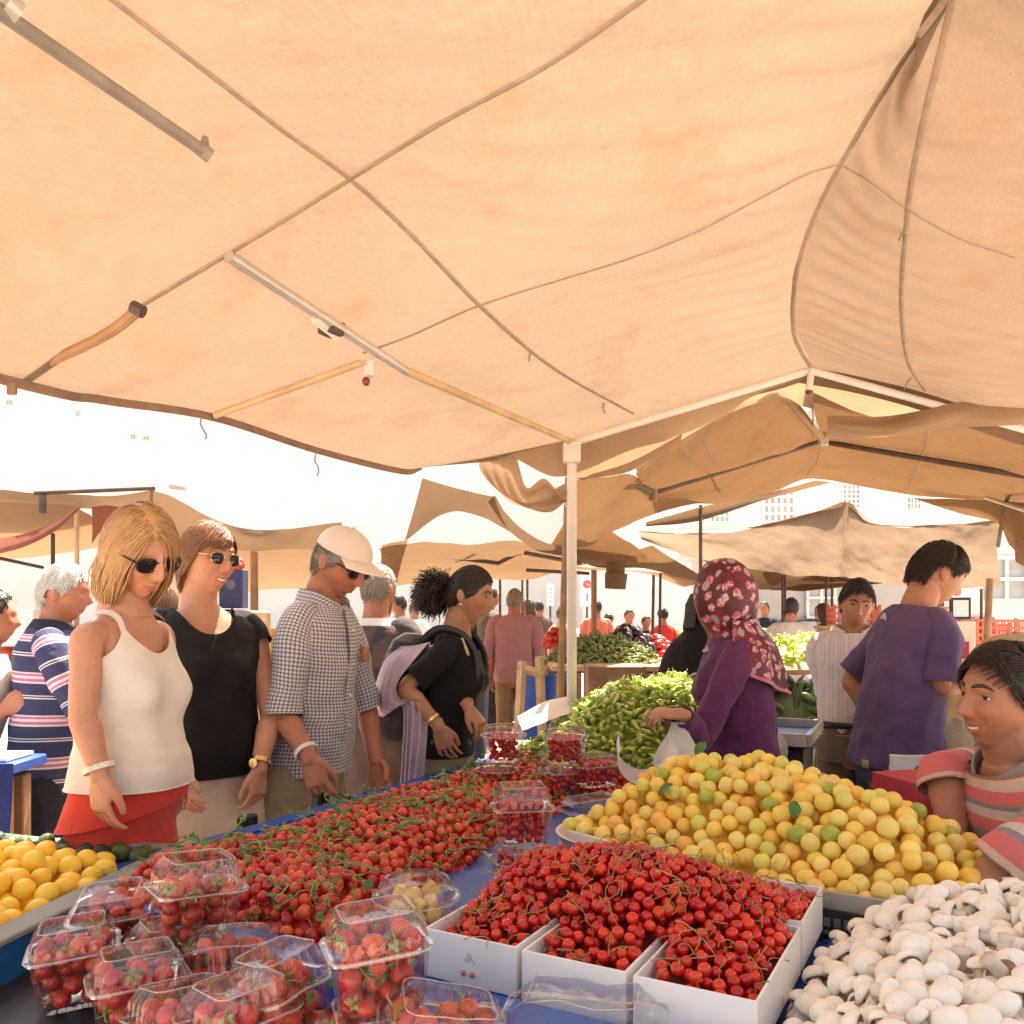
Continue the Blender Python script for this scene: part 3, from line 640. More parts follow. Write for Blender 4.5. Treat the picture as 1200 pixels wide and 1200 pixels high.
MALE = dict(z=[.74,.80,.88,.95,1.02,1.10,1.20,1.29,1.35,1.385,1.415,1.44,1.465], w=[.12,.165,.172,.165,.155,.152,.162,.176,.178,.170,.130,.085,.060],
            f=[.08,.10,.105,.108,.110,.110,.118,.120,.106,.090,.074,.062,.056], b=[.08,.11,.120,.108,.092,.090,.104,.112,.106,.096,.084,.070,.060])
FEM = dict(z=[.74,.80,.88,.95,1.02,1.10,1.20,1.27,1.33,1.365,1.395,1.42,1.445], w=[.12,.172,.182,.168,.145,.134,.142,.152,.156,.148,.112,.072,.052],
           f=[.08,.098,.102,.104,.100,.096,.108,.112,.095,.078,.066,.054,.048], b=[.08,.098,.104,.095,.085,.082,.092,.100,.096,.088,.076,.062,.052])
class Person:
    def __init__(s, label, x, Y, face, H=1.7, fem=0, build=1., depth=1., belly=0., bust=0., lean=0., pitch=0., yaw=0., roll=0., smile=0., stub=0., skin=None,
                 arms=None, vox=.0031, group=None, hipz=None, seat=False, hscale=.95, cat='person', extra_z=0., ears=True):
        s.ears = ears
        s.k = H/1.70; s.fem = fem; s.build = build*.90; s.depth = depth; s.belly = belly; s.bust = bust; s.lean = R(lean)
        s.smile = smile; s.stub = stub; s.T = FEM if fem else MALE
        fa = R(face)                                   # direction faced, in plan: 0 = +X, 90 = +Y
        s.M = Matrix.Translation((x, Y, extra_z)) @ Matrix.Rotation(fa-math.pi/2, 4, 'Z') @ Matrix.Scale(s.k, 4)
        s.Mi = s.M.inverted(); s.base = Vector((x, Y, extra_z)); s.vox = vox; s.seat = seat
        neck = s.bend(Vector((0, -.005, 1.485 if not fem else 1.475)))
        s.hs = hscale
        s.HM = s.M @ Matrix.Translation(neck) @ Matrix.Rotation(R(yaw), 4, 'Z') @ Matrix.Rotation(R(-pitch), 4, 'X') @ Matrix.Rotation(R(roll), 4, 'Y') @ Matrix.Translation((0, .018, .105*hscale)) @ Matrix.Scale(hscale, 4)
        s.HMi = s.HM.inverted(); s.neck = neck; s.arms = {}
        s.sw = (s.T['w'][7]-.004)*build
        for side in (-1, 1):
            a = (arms or {}).get(side, None) or {}
            S = s.bend(Vector((side*s.sw, -.005, 1.375 if not fem else 1.352)))
            E = s.Mi @ a['e'] if 'e' in a else S+Vector((side*.045, -.02, -.285))
            W = s.Mi @ a['w'] if 'w' in a else E+Vector((side*-.005, .05, -.245))
            d = (s.Mi.to_3x3() @ Vector(a['d'])).normalized() if 'd' in a else (W-E).normalized()
            nrm = (s.Mi.to_3x3() @ Vector(a['n'])).normalized() if 'n' in a else Vector((-side, 0, 0))
            nrm = (nrm-d*nrm.dot(d)).normalized()
            s.arms[side] = dict(S=S, E=E, W=W, d=d, n=nrm, curl=a.get('curl', .35), hand=a.get('hand', True))
        s.label = label; s.group = group; s.skin = skin or SK_O; s.cat = cat
        s.build_body()
    def bend(s, p):
        t = sstep((p.z-.90)/.35); a = -s.lean*t
        q = Vector((p.x, p.y, p.z-.92)); c, sn = math.cos(a), math.sin(a)
        return Vector((q.x, q.y*c-q.z*sn, q.y*sn+q.z*c+.92))
    def prof(s, z):
        T = s.T; w = np.interp(z, T['z'], T['w'])*s.build; f = np.interp(z, T['z'], T['f'])*s.depth; b = np.interp(z, T['z'], T['b'])*s.depth
        f += s.belly*math.exp(-((z-1.03)/.13)**2); w += s.belly*.25*math.exp(-((z-1.02)/.13)**2)
        return w, f, b
    def tring(s, z, ease=0., n=40, wmin=0., fmin=0., drop=0.):
        w, f, b = s.prof(z); w = max(w, wmin); f = max(f, fmin); b = max(b, fmin*.85)
        out = []
        for k in range(n):
            a = 2*math.pi*k/n-math.pi/2; ca, sa = math.cos(a), math.sin(a)
            x = (w+ease)*math.copysign(abs(ca)**.9, ca); y = ((f if sa > 0 else b)+ease)*math.copysign(abs(sa)**.85, sa)
            if s.bust and sa > 0:
                for sx in (-1, 1): y += s.bust*math.exp(-((x-sx*.072)/.052)**2)*math.exp(-((z-1.225)/.062)**2)
            out.append(s.bend(Vector((x, y, z))))
        return out
    def limb(s, mb, pts, rad, n=14, sub=5): mb.tube([s.M @ p for p in pts], [tuple(q*s.k for q in r) if isinstance(r, tuple) else r*s.k for r in rad], n, smooth=sub)
    def hand(s, mb, side, a):
        W, d, n = a['W'], a['d'], a['n']; t = d.cross(n)*(1 if side > 0 else -1); t.normalize()
        g = .92 if s.fem else 1.
        f = lambda p: s.M @ p
        def sec(o, hw, ht):
            return [f(W+d*(o*g)+t*(hw*math.cos(q)*g)+n*(ht*math.sin(q)*g)) for q in (2*math.pi*k/14 for k in range(14))]
        mb.grid([sec(-.03,.025,.021), sec(0,.027,.019), sec(.03,.036,.017), sec(.06,.042,.015), sec(.085,.041,.012), sec(.095,.036,.008)], True, None, 0, True, True)
        cu = a['curl']
        for k, (o, L) in enumerate(((.0325,.076), (.011,.086), (-.011,.080), (-.0325,.062))):
            p = W+d*(.080*g)+t*(o*g); ang = cu*(.75+.12*k); dr = d+t*(o*4.6); dr.normalize(); pts = [p, ]
            ax = dr
            for seg in (.46, .30, .26):
                dirv = ax*math.cos(ang)+n*math.sin(ang); p = p+dirv*(L*g*seg); pts.append(p); ang += cu*.9
            mb.tube([f(q) for q in pts], [.0080*g*s.k, .0076*g*s.k, .0068*g*s.k, .0052*g*s.k], 8, smooth=3)
        p0 = W+d*(.018*g)+t*(.022*g); p1 = W+d*(.050*g)+t*(.042*g)+n*.012; p2 = p1+(d*.95+t*.12+n*.40).normalized()*.032*g; p3 = p2+(d*1.0-t*.10+n*.35).normalized()*.025*g
        mb.tube([f(q) for q in (p0, p1, p2, p3)], [.015*g*s.k, .0125*g*s.k, .0105*g*s.k, .008*g*s.k], 8, smooth=3)
    def build_body(s):
        mb = MB(); M = s.M
        zs = [.76,.80,.84,.88,.92,.96,1.0,1.05,1.1,1.15,1.2,1.25,1.3,1.335,1.36,1.385,1.405,1.425,1.445,1.46]
        mb.grid([[M @ p for p in s.tring(z, -.006)] for z in zs], True, None, 0, True, True)
        hb = s.HM @ Vector((0, -.022, -.045)); nk = .052 if s.fem else .060
        nb = s.bend(Vector((0, -.012, 1.40)))
        mb.tube([M @ nb, M @ s.bend(Vector((0, -.012, 1.45))), (M @ s.neck).lerp(hb, .35), hb], [nk*1.25*s.k, nk*1.03*s.k, nk*.98*s.k, nk*.95*s.k], 18, smooth=4)
        for side, a in s.arms.items():
            k = (.93 if s.fem else 1.10)*(.5+.5*s.build)
            S0 = a['S']+Vector((-side*.05, 0, .0)); mid = a['S'].lerp(a['E'], .45); fm = a['E'].lerp(a['W'], .28)
            s.limb(mb, [S0, a['S']+Vector((0,0,-.01)), mid, a['E'], fm, a['E'].lerp(a['W'], .7), a['W'], a['W']+a['d']*.02], [.046*k, .050*k, .043*k, .037*k, .040*k, .032*k, .027*k, .025*k])
            if a['hand']: s.hand(mb, side, a)
        if not s.seat:
            for side in (-1, 1):
                s.limb(mb, [Vector((side*.085, 0, .84)), Vector((side*.092, .01, .66)), Vector((side*.095, .012, .48)), Vector((side*.098, -.02, .32)), Vector((side*.10, -.02, .09))], [.082, .070, .054, .052, .036])
                b = M @ Vector((side*.105, .05, .045)); mb.ellipsoid(b, (.045*s.k, .045*s.k, .04*s.k), 10, 6)
        else:
            for side in (-1, 1):
                s.limb(mb, [Vector((side*.09, .02, .82)), Vector((side*.12, .22, .84)), Vector((side*.13, .42, .83)), Vector((side*.13, .46, .76)), Vector((side*.13, .44, .40))], [.085, .078, .062, .058, .045])
        # head
        nu, nv = (112, 88) if s.vox < .006 else (48, 36)
        rows = []
        for i in range(nv+1):
            th = math.pi*(.004+.992*i/nv); rows.append([s.HM @ head_pt(math.sin(th)*math.cos(p), math.sin(th)*math.sin(p), -math.cos(th), s.smile, 1., s.fem) for p in (2*math.pi*k/nu for k in range(nu))])
        mb.grid(rows, True, None, 0, True, True)
        for sx in ((-1, 1) if s.ears else ()):      # ears
            e = MB(); Rm = Matrix.Rotation(sx*R(-18), 4, 'Z') @ Matrix.Rotation(R(10), 4, 'X')
            e.ellipsoid((0,0,0), (.009,.019,.031), 14, 10); e.ellipsoid((sx*.006,-.004,.004), (.006,.017,.026), 12, 8)
            mb.join(e, s.HM @ Matrix.Translation((sx*.076, -.012, -.004)) @ Rm)
        me = bpy.data.meshes.new('tmp'); me.from_pydata([tuple(v) for v in mb.v], [], mb.f); me.update()
        o = bpy.data.objects.new('tmp', me); COL.objects.link(o)
        r = o.modifiers.new('r', 'REMESH'); r.mode = 'VOXEL'; r.voxel_size = s.vox; r.use_smooth_shade = True
        sm = o.modifiers.new('s', 'SMOOTH'); sm.factor = .5; sm.iterations = 3 if s.vox < .006 else 2
        dg = bpy.context.evaluated_depsgraph_get(); ev = o.evaluated_get(dg); nm = bpy.data.meshes.new_from_object(ev)
        bpy.data.objects.remove(o); bpy.data.meshes.remove(me)
        nvx = len(nm.vertices); co = np.empty(nvx*3, dtype=np.float32); nm.vertices.foreach_get('co', co); co = co.reshape(-1, 3)
        Hi = np.array(s.HMi); loc = co @ Hi[:3, :3].T + Hi[:3, 3]
        mark = np.zeros((nvx, 4), dtype=np.float32); mark[:, 3] = 1
        idx = np.where((np.abs(loc[:, 0]) < .1) & (np.abs(loc[:, 1]) < .16) & (loc[:, 2] > -.13) & (loc[:, 2] < .05))[0]
        for i in idx: mark[i, :3] = mark_at(loc[i], s.smile, s.stub, s.fem)
        co -= np.array(s.base, dtype=np.float32); nm.vertices.foreach_set('co', co.ravel())
        at = nm.attributes.new('mark', 'FLOAT_COLOR', 'POINT'); at.data.foreach_set('color', mark.ravel())
        nm.materials.clear(); nm.materials.append(s.skin); nm.update()
        nm.polygons.foreach_set('use_smooth', [True]*len(nm.polygons))
        ob = bpy.data.objects.new('person', nm); COL.objects.link(ob); ob.location = s.base; ORG[ob.name] = s.base.copy()
        nm.name = 'person'; s.ob = props(ob, s.label, s.cat, s.group)
    def add(s, name, mb, m, parent=None, **k): return put(name, mb, m, parent or s.ob, ang=k.pop('ang', 180), **k)
    # ---- clothes
    def top(s, m, hem=.80, ease=.014, sleeve=.5, name='shirt', loose=True, neckz=None, wr=.006, cuff=.02, seed=0, hemflare=0., scoop=0., zoff=0., arm_extra=0., strap=None):
        mb = MB(); T = s.T; ztop = neckz or (1.445 if not s.fem else 1.425)
        fine = bool(scoop or strap); n = 130 if fine else (120 if s.vox < .0065 else 56); zs = list(np.arange(hem, ztop, .008 if fine else (.011 if s.vox < .0065 else .02)))+[ztop]; chest = s.prof(1.25)[0]; cf = s.prof(1.2)[1]
        rows = []
        for z in zs:
            wm = (chest*.97 if z < 1.2 else 0) if loose else 0
            fm = (cf*.96 if z < 1.15 else 0) if loose else 0
            fl = hemflare*sstep((1.05-z)/.25)
            r = s.tring(z, ease+fl, n, wm, fm); o = []
            for k, p in enumerate(r):
                q = p*6+Vector((seed, 0, 0)); q.z *= .55
                wv = noise.noise(q)+.6*noise.noise(p*15+Vector((0, seed, 0)))
                fold = math.sin(math.atan2(p.x, p.y)*7+noise.noise(p*4)*3)*sstep((1.1-z)/.3)*.5 if loose else .25*math.sin(z*130+noise.noise(p*9)*5)*math.exp(-((z-1.10)/.09)**2)
                c = s.bend(Vector((0, 0, z))); dv = (p-c); dv.z = 0; dv.normalize()
                q2 = Vector((p.x*6+p.z*2.5, p.y*6, p.z*5.5-p.x*2))+Vector((seed*3, 0, 0)); rid = (1-2.2*abs(noise.noise(q2)))*.55+(1-2.2*abs(noise.noise(q2*2.1+Vector((4,0,0)))))*.28
                p = p+dv*(wr*(wv+fold*.8+rid*(1. if loose else .4)))
                if scoop:   # neckline dips at the front and back
                    pass
                o.append(s.M @ p)
            rows.append(o)
        # neckline: keep grid cells below a dipping line
        uv = None
        mb.grid(rows, True)
        if scoop or strap:
            Mi = s.Mi
            def G(v):
                x, y, z = Mi @ Vector(v); ax = abs(x); zt = z+max(0, y)*math.sin(s.lean)*.9
                if strap:
                    so, sw_ = strap
                    L = scoop+(ax/so)**2*.06 if ax < so else scoop+.06-(ax-so)*1.7
                    if y < 0: L -= .02
                    return max(L-zt, (sw_-abs(ax-so+.10*(zt-1.39)))*.8)
                nw = .092
                if y < 0: return (ztop-.004)-zt
                return scoop+min(1.2, (ax/nw)**2.4)*(ztop-scoop)-zt
            gv = [G(v) for v in mb.v]; kf = []; ku = []; cut = {}; ui = 0
            for f in mb.f:
                u_ = mb.uv[ui:ui+len(f)]; ui += len(f)
                if all(gv[i] > 0 for i in f): kf.append(f); ku.extend(u_); continue
                if all(gv[i] <= 0 for i in f): continue
                nf = []; nuv = []
                for q in range(len(f)):
                    i, j = f[q], f[(q+1) % len(f)]; ua, ub = u_[q], u_[(q+1) % len(f)]
                    if gv[i] > 0: nf.append(i); nuv.append(ua)
                    if (gv[i] > 0) != (gv[j] > 0):
                        key = (min(i, j), max(i, j)); t = gv[i]/(gv[i]-gv[j])
                        if key not in cut: cut[key] = len(mb.v); mb.v.append(tuple(Vector(mb.v[i]).lerp(Vector(mb.v[j]), t)))
                        nf.append(cut[key]); nuv.append((lerp(ua[0], ub[0], t), lerp(ua[1], ub[1], t)))
                if len(nf) > 2: kf.append(tuple(nf)); ku.extend(nuv)
            mb.f, mb.uv, mb.m = kf, ku, [0]*len(kf)
        edge_rings = [[Vector(q) for q in rows[0]]]
        if sleeve:
            for side, a in s.arms.items():
                k = (1.0 if s.fem else 1.12)*(.5+.5*s.build)
                path = [a['S']+Vector((-side*.080, 0, .004)), a['S']+Vector((-side*.03, 0, .004)), a['S'].lerp(a['E'], .18), a['S'].lerp(a['E'], .5), a['E'], a['E'].lerp(a['W'], .35), a['E'].lerp(a['W'], .7), a['W']]
                e = ease*.32+arm_extra; cuff_ = cuff*.45
                rad = [.050*k+ease*.2, .052*k+ease*.4, .052*k+e, .047*k+e+cuff_*.4, .041*k+e, .042*k+e, .034*k+e, .028*k+e*.8]
                par = [-.3, -.1, .18, .5, 1., 1.35, 1.7, 2.]
                smax = sleeve*2 if sleeve <= 1 else 2
                pp, rr = crspline(path, rad, 8); np_ = len(pp)
                pr = [np.interp(i/(np_-1)*(len(par)-1), range(len(par)), par) for i in range(np_)]
                sel = [i for i in range(np_) if pr[i] <= smax]
                wr_ = min(wr, .006); b0 = len(mb.v)
                rows = mb.tube([s.M @ pp[i] for i in sel], [rr[i]*s.k+(cuff_*s.k*max(0, (pr[i]-smax+.35)/.35) if pr[i] > smax-.35 else 0) for i in sel], 26, caps=False)
                rows_c = [s.M @ pp[i] for i in sel]
                nsl = b0
                for i in range(b0, len(mb.v)):
                    v = Vector(mb.v[i]); q = v*10+Vector((seed+side, 0, 0))
                    mb.v[i] = tuple(v+Vector((noise.noise(q), noise.noise(q+Vector((9,0,0))), noise.noise(q+Vector((0,9,0)))))*(wr_*1.0)+(v-Vector(rows_c[(i-b0)//26])).normalized()*wr_*.8*(1-2.2*abs(noise.noise(Vector((v.x*7+v.z*9, v.y*7, v.z*14))))))
                edge_rings.append([Vector(q) for q in mb.v[-26:]])
        ob = s.add(name, mb, m)
        if s.vox < .0065:
            hb = MB(); r0 = [s.M @ p for p in []]
            for ring in edge_rings:
                hb.tube(ring+ring[:2], .0022, 5, caps=False)
            if hb.v: s.add('hem', hb, m, ob)
        return ob
    def pants(s, m, top=1.0, name='trousers', ease=.014, seed=3):
        mb = MB(); n = 40
        rows = []
        for z in np.arange(.80, top+.001, .02): rows.append([s.M @ (p+Vector((0,0,0))) for p in s.tring(z, ease, n)])
        mb.grid(rows, True)
        for side in (-1, 1):
            if s.seat: pts = [Vector((side*.08, -.02, .84)), Vector((side*.12, .22, .85)), Vector((side*.13, .44, .84)), Vector((side*.13, .48, .74)), Vector((side*.13, .46, .2))]; rad = [.11, .10, .085, .08, .07]
            else: pts = [Vector((side*.075, -.005, .90)), Vector((side*.088, 0, .80)), Vector((side*.094, .01, .66)), Vector((side*.097, .012, .48)), Vector((side*.10, -.015, .30)), Vector((side*.105, -.01, .05))]; rad = [.100, .100, .092, .078, .074, .070]
            b0 = len(mb.v); mb.tube([s.M @ p for p in pts], [(r*.95+.004)*s.k for r in rad], 22, caps=False, smooth=8)
            for i in range(b0, len(mb.v)):
                v = Vector(mb.v[i]); q = v*7; q.z *= 1.6
                mb.v[i] = tuple(v+Vector((noise.noise(q), noise.noise(q+Vector((5,0,0))), 0))*.010)
        return s.add(name, mb, m)
    def skirt(s, m, top=.98, bot=.2, flare=.10, pleat=.012, npl=16, name='skirt', wmin=.15, ease=.014):
        mb = MB(); n = 128; rows = []
        for i in range(40):
            t = i/39; z = lerp(top, bot, t); w0, f0, b0 = s.prof(max(z, .88)); r = []
            for k in range(n):
                a = 2*math.pi*k/n; ca, sa = math.cos(a), math.sin(a)
                pl = 1+0*a; e = ease+flare*sstep((t-.05)/.95)
                rx = max(w0, wmin)+e; ry = (f0 if sa > 0 else b0)+e
                wv = pleat*sstep((t-.15)/.5)*math.sin(npl*a+noise.noise(Vector((ca*2, sa*2, z*1.5)))*2.0)
                p = Vector(((rx+wv)*math.copysign(abs(ca)**.92, ca), (ry+wv)*math.copysign(abs(sa)**.92, sa), z))
                r.append(s.M @ s.bend(p))
            rows.append(r)
        mb.grid(rows, True); return s.add(name, mb, m)
    def collar(s, m, parent=None, h=.04, open_=.8, rad=0.):
        mb = MB(); rows = []; n = 36
        w, f, b = s.prof(1.432 if not s.fem else 1.412); zb = 1.432 if not s.fem else 1.412; e = .014
        for rx, rf, rb, dz in ((w+e-.004, f+e-.004, b+e-.004, -.004), (.080, .078, .078, h), (.083, .081, .081, h+.004), (.088, .086, .085, h), (w+e+.012, f+e+.016, b+e+.012, .0), (w+e+.022, f+e+.030, b+e+.016, -.016)):
            r = []
            for k in range(n+1):
                a = math.pi/2+open_/2+(2*math.pi-open_)*k/n; sa = math.sin(a); fr = max(0, sa)
                r.append(s.M @ s.bend(Vector((rx*math.cos(a), (rf if sa > 0 else rb)*sa-.004, zb+dz-fr*fr*(.034 if dz > .01 else .030)))))
            rows.append(r)
        mb.grid(rows); return s.add('collar', mb, m, parent)
    def placket(s, m, bm, parent, z0, z1, ease, nb=6):
        mb = MB(); rows = []; bt = MB()
        for i in range(26):
            z = lerp(z0, z1, i/25); c = s.tring(z, ease+.006, 40, s.prof(1.25)[0]*.97 if z < 1.2 else 0, s.prof(1.2)[1]*.96 if z < 1.15 else 0); k = 20
            rows.append([s.M @ (c[k].lerp(c[k-1], .8)+Vector((0, -.002, 0))), s.M @ (c[k].lerp(c[k-1], .75)+Vector((0, .003, 0))), s.M @ (c[k].lerp(c[k+1], .75)+Vector((0, .003, 0))), s.M @ (c[k].lerp(c[k+1], .8)+Vector((0, -.002, 0)))])
            if i % 5 == 2: q = s.M @ (c[k]+Vector((0, .0045, 0))); bt.ellipsoid(q, (.005,.005,.005), 10, 6)
        mb.grid(rows); pk_ = s.add('placket', mb, m, parent); s.add('button', bt, bm, pk_)
    def belt(s, m, z=1.0, ease=.02, h=.02):
        mb = MB(); mb.grid([[s.M @ p for p in s.tring(q, e, 40)] for q, e in ((z-h, ease), (z-h, ease+.004), (z+h, ease+.004), (z+h, ease))], True); return s.add('belt', mb, m)
    def shoes(s, m=None):
        for side in (-1, 1):
            mb = MB(); rows = []
            for y, w, h in ((-.075,.022,.03), (-.065,.034,.06), (-.02,.038,.085), (.04,.040,.075), (.10,.046,.052), (.15,.040,.042), (.175,.022,.03)):
                rows.append([s.M @ Vector((side*.105+w*math.cos(a), y+.03, max(0, h*.5+h*.5*math.sin(a)))) for a in (2*math.pi*k/14 for k in range(14))])
            mb.grid(rows, True, None, 0, True, True); s.add('shoe', mb, m or SHOE, ang=60)
    # ---- face pieces
    def H(s, x, y, z): return s.HM @ Vector((x, y, z))
    def surf(s, x, z, off=0.):
        """point on the face at head-local x, z"""
        best = None
        lo, hi = 0., 1.
        # march along y
        dz = z/HH
        for it in range(60):
            f = it/59*math.pi/2
        # solve by sampling directions
        bx, bz = x/HW, z/HH
        d = Vector((bx, math.sqrt(max(.02, 1-bx*bx-bz*bz)), bz))
        for it in range(12):
            d.normalize(); p = head_pt(d.x, d.y, d.z, s.smile, 1., s.fem)
            d.x += (x-p.x)/HW*.8; d.z += (z-p.z)/HH*.8
        return Vector((p.x, p.y+off, p.z))
    def eyes(s, lid=.35):
        for sx in (-1, 1):
            c = s.surf(sx*.032, .010); c.y -= .0085
            mb = MB(); rr = .0125; rows = []; nu = 20
            for i in range(15):
                th = math.pi*i/14*.98+.01
                rows.append([s.HM @ (c+Vector((rr*math.sin(th)*math.cos(a), rr*math.cos(th), rr*math.sin(th)*math.sin(a)))) for a in (2*math.pi*k/nu for k in range(nu))])
            mb.grid(rows, True, None, 0, True, True)
            for fi, f in enumerate(mb.f):
                i = fi//nu
                mb.m[fi] = 2 if i < 3 and fi < nu*14 else 0
                if i in (2,) : mb.m[fi] = 1
            s.add('eye', mb, [WHITEP, IRIS, BLACKP])
            mb = MB()      # lids: bands over the ball
            for up in (1, -1):
                rows = []
                for j in range(5):
                    el = lerp(up*(.22 if up > 0 else .40), up*1.35, j/4); 
                    rows.append([s.HM @ (c+Vector(((rr+.0016)*math.sin(q)*1.02, (rr+.0016)*math.cos(q)*math.cos(el*(1-.45*abs(q)/1.3)), (rr+.0016)*math.sin(el*(1-.45*abs(q)/1.3))))) for q in np.linspace(-1.3, 1.3, 13)])
                mb.grid(rows)
            s.add('eyelid', mb, s.skin)
            mb = MB(); el = .22
            mb.tube([s.HM @ (c+Vector(((rr+.002)*math.sin(q)*1.03, (rr+.0026)*math.cos(q)*math.cos(el), (rr+.002)*math.sin(el*(1-.45*abs(q)/1.3))))) for q in np.linspace(-1.25, 1.25, 11)], [.0004,.001,.0012,.0013,.0013,.0013,.0013,.0013,.0012,.001,.0004], 5)
            s.add('eyelash', mb, BLACKP)
    def brows(s, m, thick=.0036):
        for sx in (-1, 1):
            pts = [s.HM @ s.surf(sx*x, z, .0015) for x, z in ((.012,.030), (.022,.0345), (.034,.036), (.045,.032), (.052,.026))]
            mb = MB(); mb.tube(pts, [(thick*.7, .002), (thick, .0022), (thick*.9, .0022), (thick*.6, .002), (.0008, .001)], 8, up=(s.HM.to_3x3() @ Vector((0,0,1))), smooth=4)
            s.add('eyebrow', mb, m)
    def teeth(s):
        mb = MB(); rows = []
        for z in (-.0030, .0036):
            rows.append([s.HM @ (s.surf(x, -.0655+s.smile*.009*min(1, (abs(x)/.026))**2+z*(1-(x/.0245)**2), .0012 if abs(x) < .019 else -.001)) for x in np.linspace(-.022, .022, 15)])
        mb.grid(rows); s.add('teeth', mb, TOOTH)
    def sunglasses(s, rim=BLACKP, lens=LENS, rw=.026, rh=.019, drop=0., thick=.0022):
        root = None; fr = MB(); zc = .006-drop; yb = s.surf(.0, .012).y
        cs = {sx: Vector((sx*.034, s.surf(sx*.036, zc).y+.014, zc)) for sx in (-1, 1)}
        def ringp(sx, q, k=1.): 
            x = rw*math.copysign(abs(math.cos(q))**.8, math.cos(q))*k; z = rh*math.copysign(abs(math.sin(q))**.85, math.sin(q))*k
            return cs[sx]+Vector((x, -abs(x+sx*.0)*.12-(.10*x*sx), z-(.002 if z < 0 else 0)))
        for sx in (-1, 1):
            pts = [s.HM @ ringp(sx, 2*math.pi*k/24) for k in range(25)]; fr.tube(pts, thick*.8, 6)
            out_ = cs[sx]+Vector((sx*rw, -rw*.22, .006))
            fr.tube([s.HM @ out_, s.H(sx*.074, cs[sx].y-.035, zc+.010), s.H(sx*.0795, .0, .012), s.H(sx*.079, -.02, .006)], [thick*1.2, thick, thick*.8, thick*.8], 6)
        fr.tube([s.HM @ ringp(-1, .35), s.H(0, cs[1].y+.004, zc+.008), s.HM @ ringp(1, math.pi-.35)], thick*.9, 6, smooth=4)
        g = s.add('sunglasses', fr, rim)
        for sx in (-1, 1):
            mb = MB(); rows = [[s.HM @ (ringp(sx, 2*math.pi*k/24, t)+Vector((0, .003*(1-t*t), 0))) for k in range(24)] for t in (.999, .66, .33, .02)]
            mb.grid(rows, True, None, 0, False, True); s.add('lens', mb, lens, g)
    def earring(s, m=GOLD, sx=1):
        mb = MB(); mb.ellipsoid(s.H(sx*.080, -.004, -.040), (.005,)*3, 10, 8); s.add('earring', mb, m)
    # ---- hair
    def hair(s, m, style='short', n=700, seed=1, vol=1.):
        rnd = random.Random(seed); mb = MB(); HMm = s.HM
        line = {'short': ([0,.5,.9,1.2,1.42,1.55,1.9,2.1,2.4,3.15], [.64,.64,.46,.16,-.05,.20,.18,-.20,-.55,-.68]), 'pixie': ([0,.5,.9,1.25,1.6,2.1,3.15], [.52,.55,.38,-.02,-.25,-.60,-.74]),
                'bob': ([0,.4,.8,1.2,1.6,2.1,3.15], [.60,.52,.28,.05,-.20,-.55,-.65]), 'pony': ([0,.5,.9,1.25,1.6,2.1,3.15], [.58,.58,.40,.02,-.14,-.50,-.62]),
                'long': ([0,.5,.9,1.25,1.6,2.1,3.15], [.60,.60,.40,.0,-.2,-.55,-.65]), 'recede': ([0,.5,.9,1.25,1.6,2.1,3.15], [.80,.84,.50,.02,-.14,-.52,-.66])}[style]
        def lim(d): return np.interp(abs(math.atan2(d.x, d.y)), line[0], line[1])
        th0 = {'short': .010, 'pixie': .014, 'bob': .012, 'pony': .007, 'long': .010, 'recede': .006}[style]*vol
        base = []
        def scalp(d, off): p = head_pt(d.x, d.y, d.z, 0, 1, s.fem); dn = Vector((p.x/HW**2, p.y/HD**2, p.z/HH**2)).normalized(); return p+dn*off
        nu, nv = 64, 40; pts = {}
        for i in range(nv+1):
            el = math.pi/2-i/nv*2.5
            for k in range(nu):
                a = 2*math.pi*k/nu; d = Vector((math.cos(el)*math.sin(a), math.cos(el)*math.cos(a), math.sin(el))); l = lim(d)
                lo_ = l+.05 if style in ('short', 'pixie') and d.y > -.1 else l-.05
                if d.z >= lo_: pts[i, k] = (d, min(1, (d.z-lo_)/.22))
        ix = {}
        for key, (d, t) in pts.items():
            ix[key] = len(mb.v); mb.v.append(tuple(HMm @ scalp(d, th0*(.15+.85*sstep(t))*(1+.25*noise.noise(d*5)))))
        for i in range(nv):
            for k in range(nu):
                q = [(i, k), (i, (k+1) % nu), (i+1, (k+1) % nu), (i+1, k)]
                if all(e in ix for e in q): mb.face([ix[e] for e in q], [(e[1]*.006, e[0]*.006) for e in q])
        crown = Vector((.15 if style != 'bob' else .25, -.35, .92)).normalized()
        for c in range(n):
            while True:
                d = Vector((rnd.gauss(0,1), rnd.gauss(0,1), rnd.gauss(0,1))).normalized()
                if d.z > lim(d)+.02: break
            topk = sstep((d.z-.2)/.5)
            L = {'short': rnd.uniform(.016,.026)+topk*rnd.uniform(.010,.026), 'pixie': rnd.uniform(.05,.085), 'bob': rnd.uniform(.15,.24), 'pony': rnd.uniform(.09,.14), 'long': rnd.uniform(.30,.42), 'recede': rnd.uniform(.018,.03)}[style]
            p = scalp(d, th0*1.0); path = [p]; steps = 8; off = th0*rnd.uniform(1.0, 1.5)
            part = .018
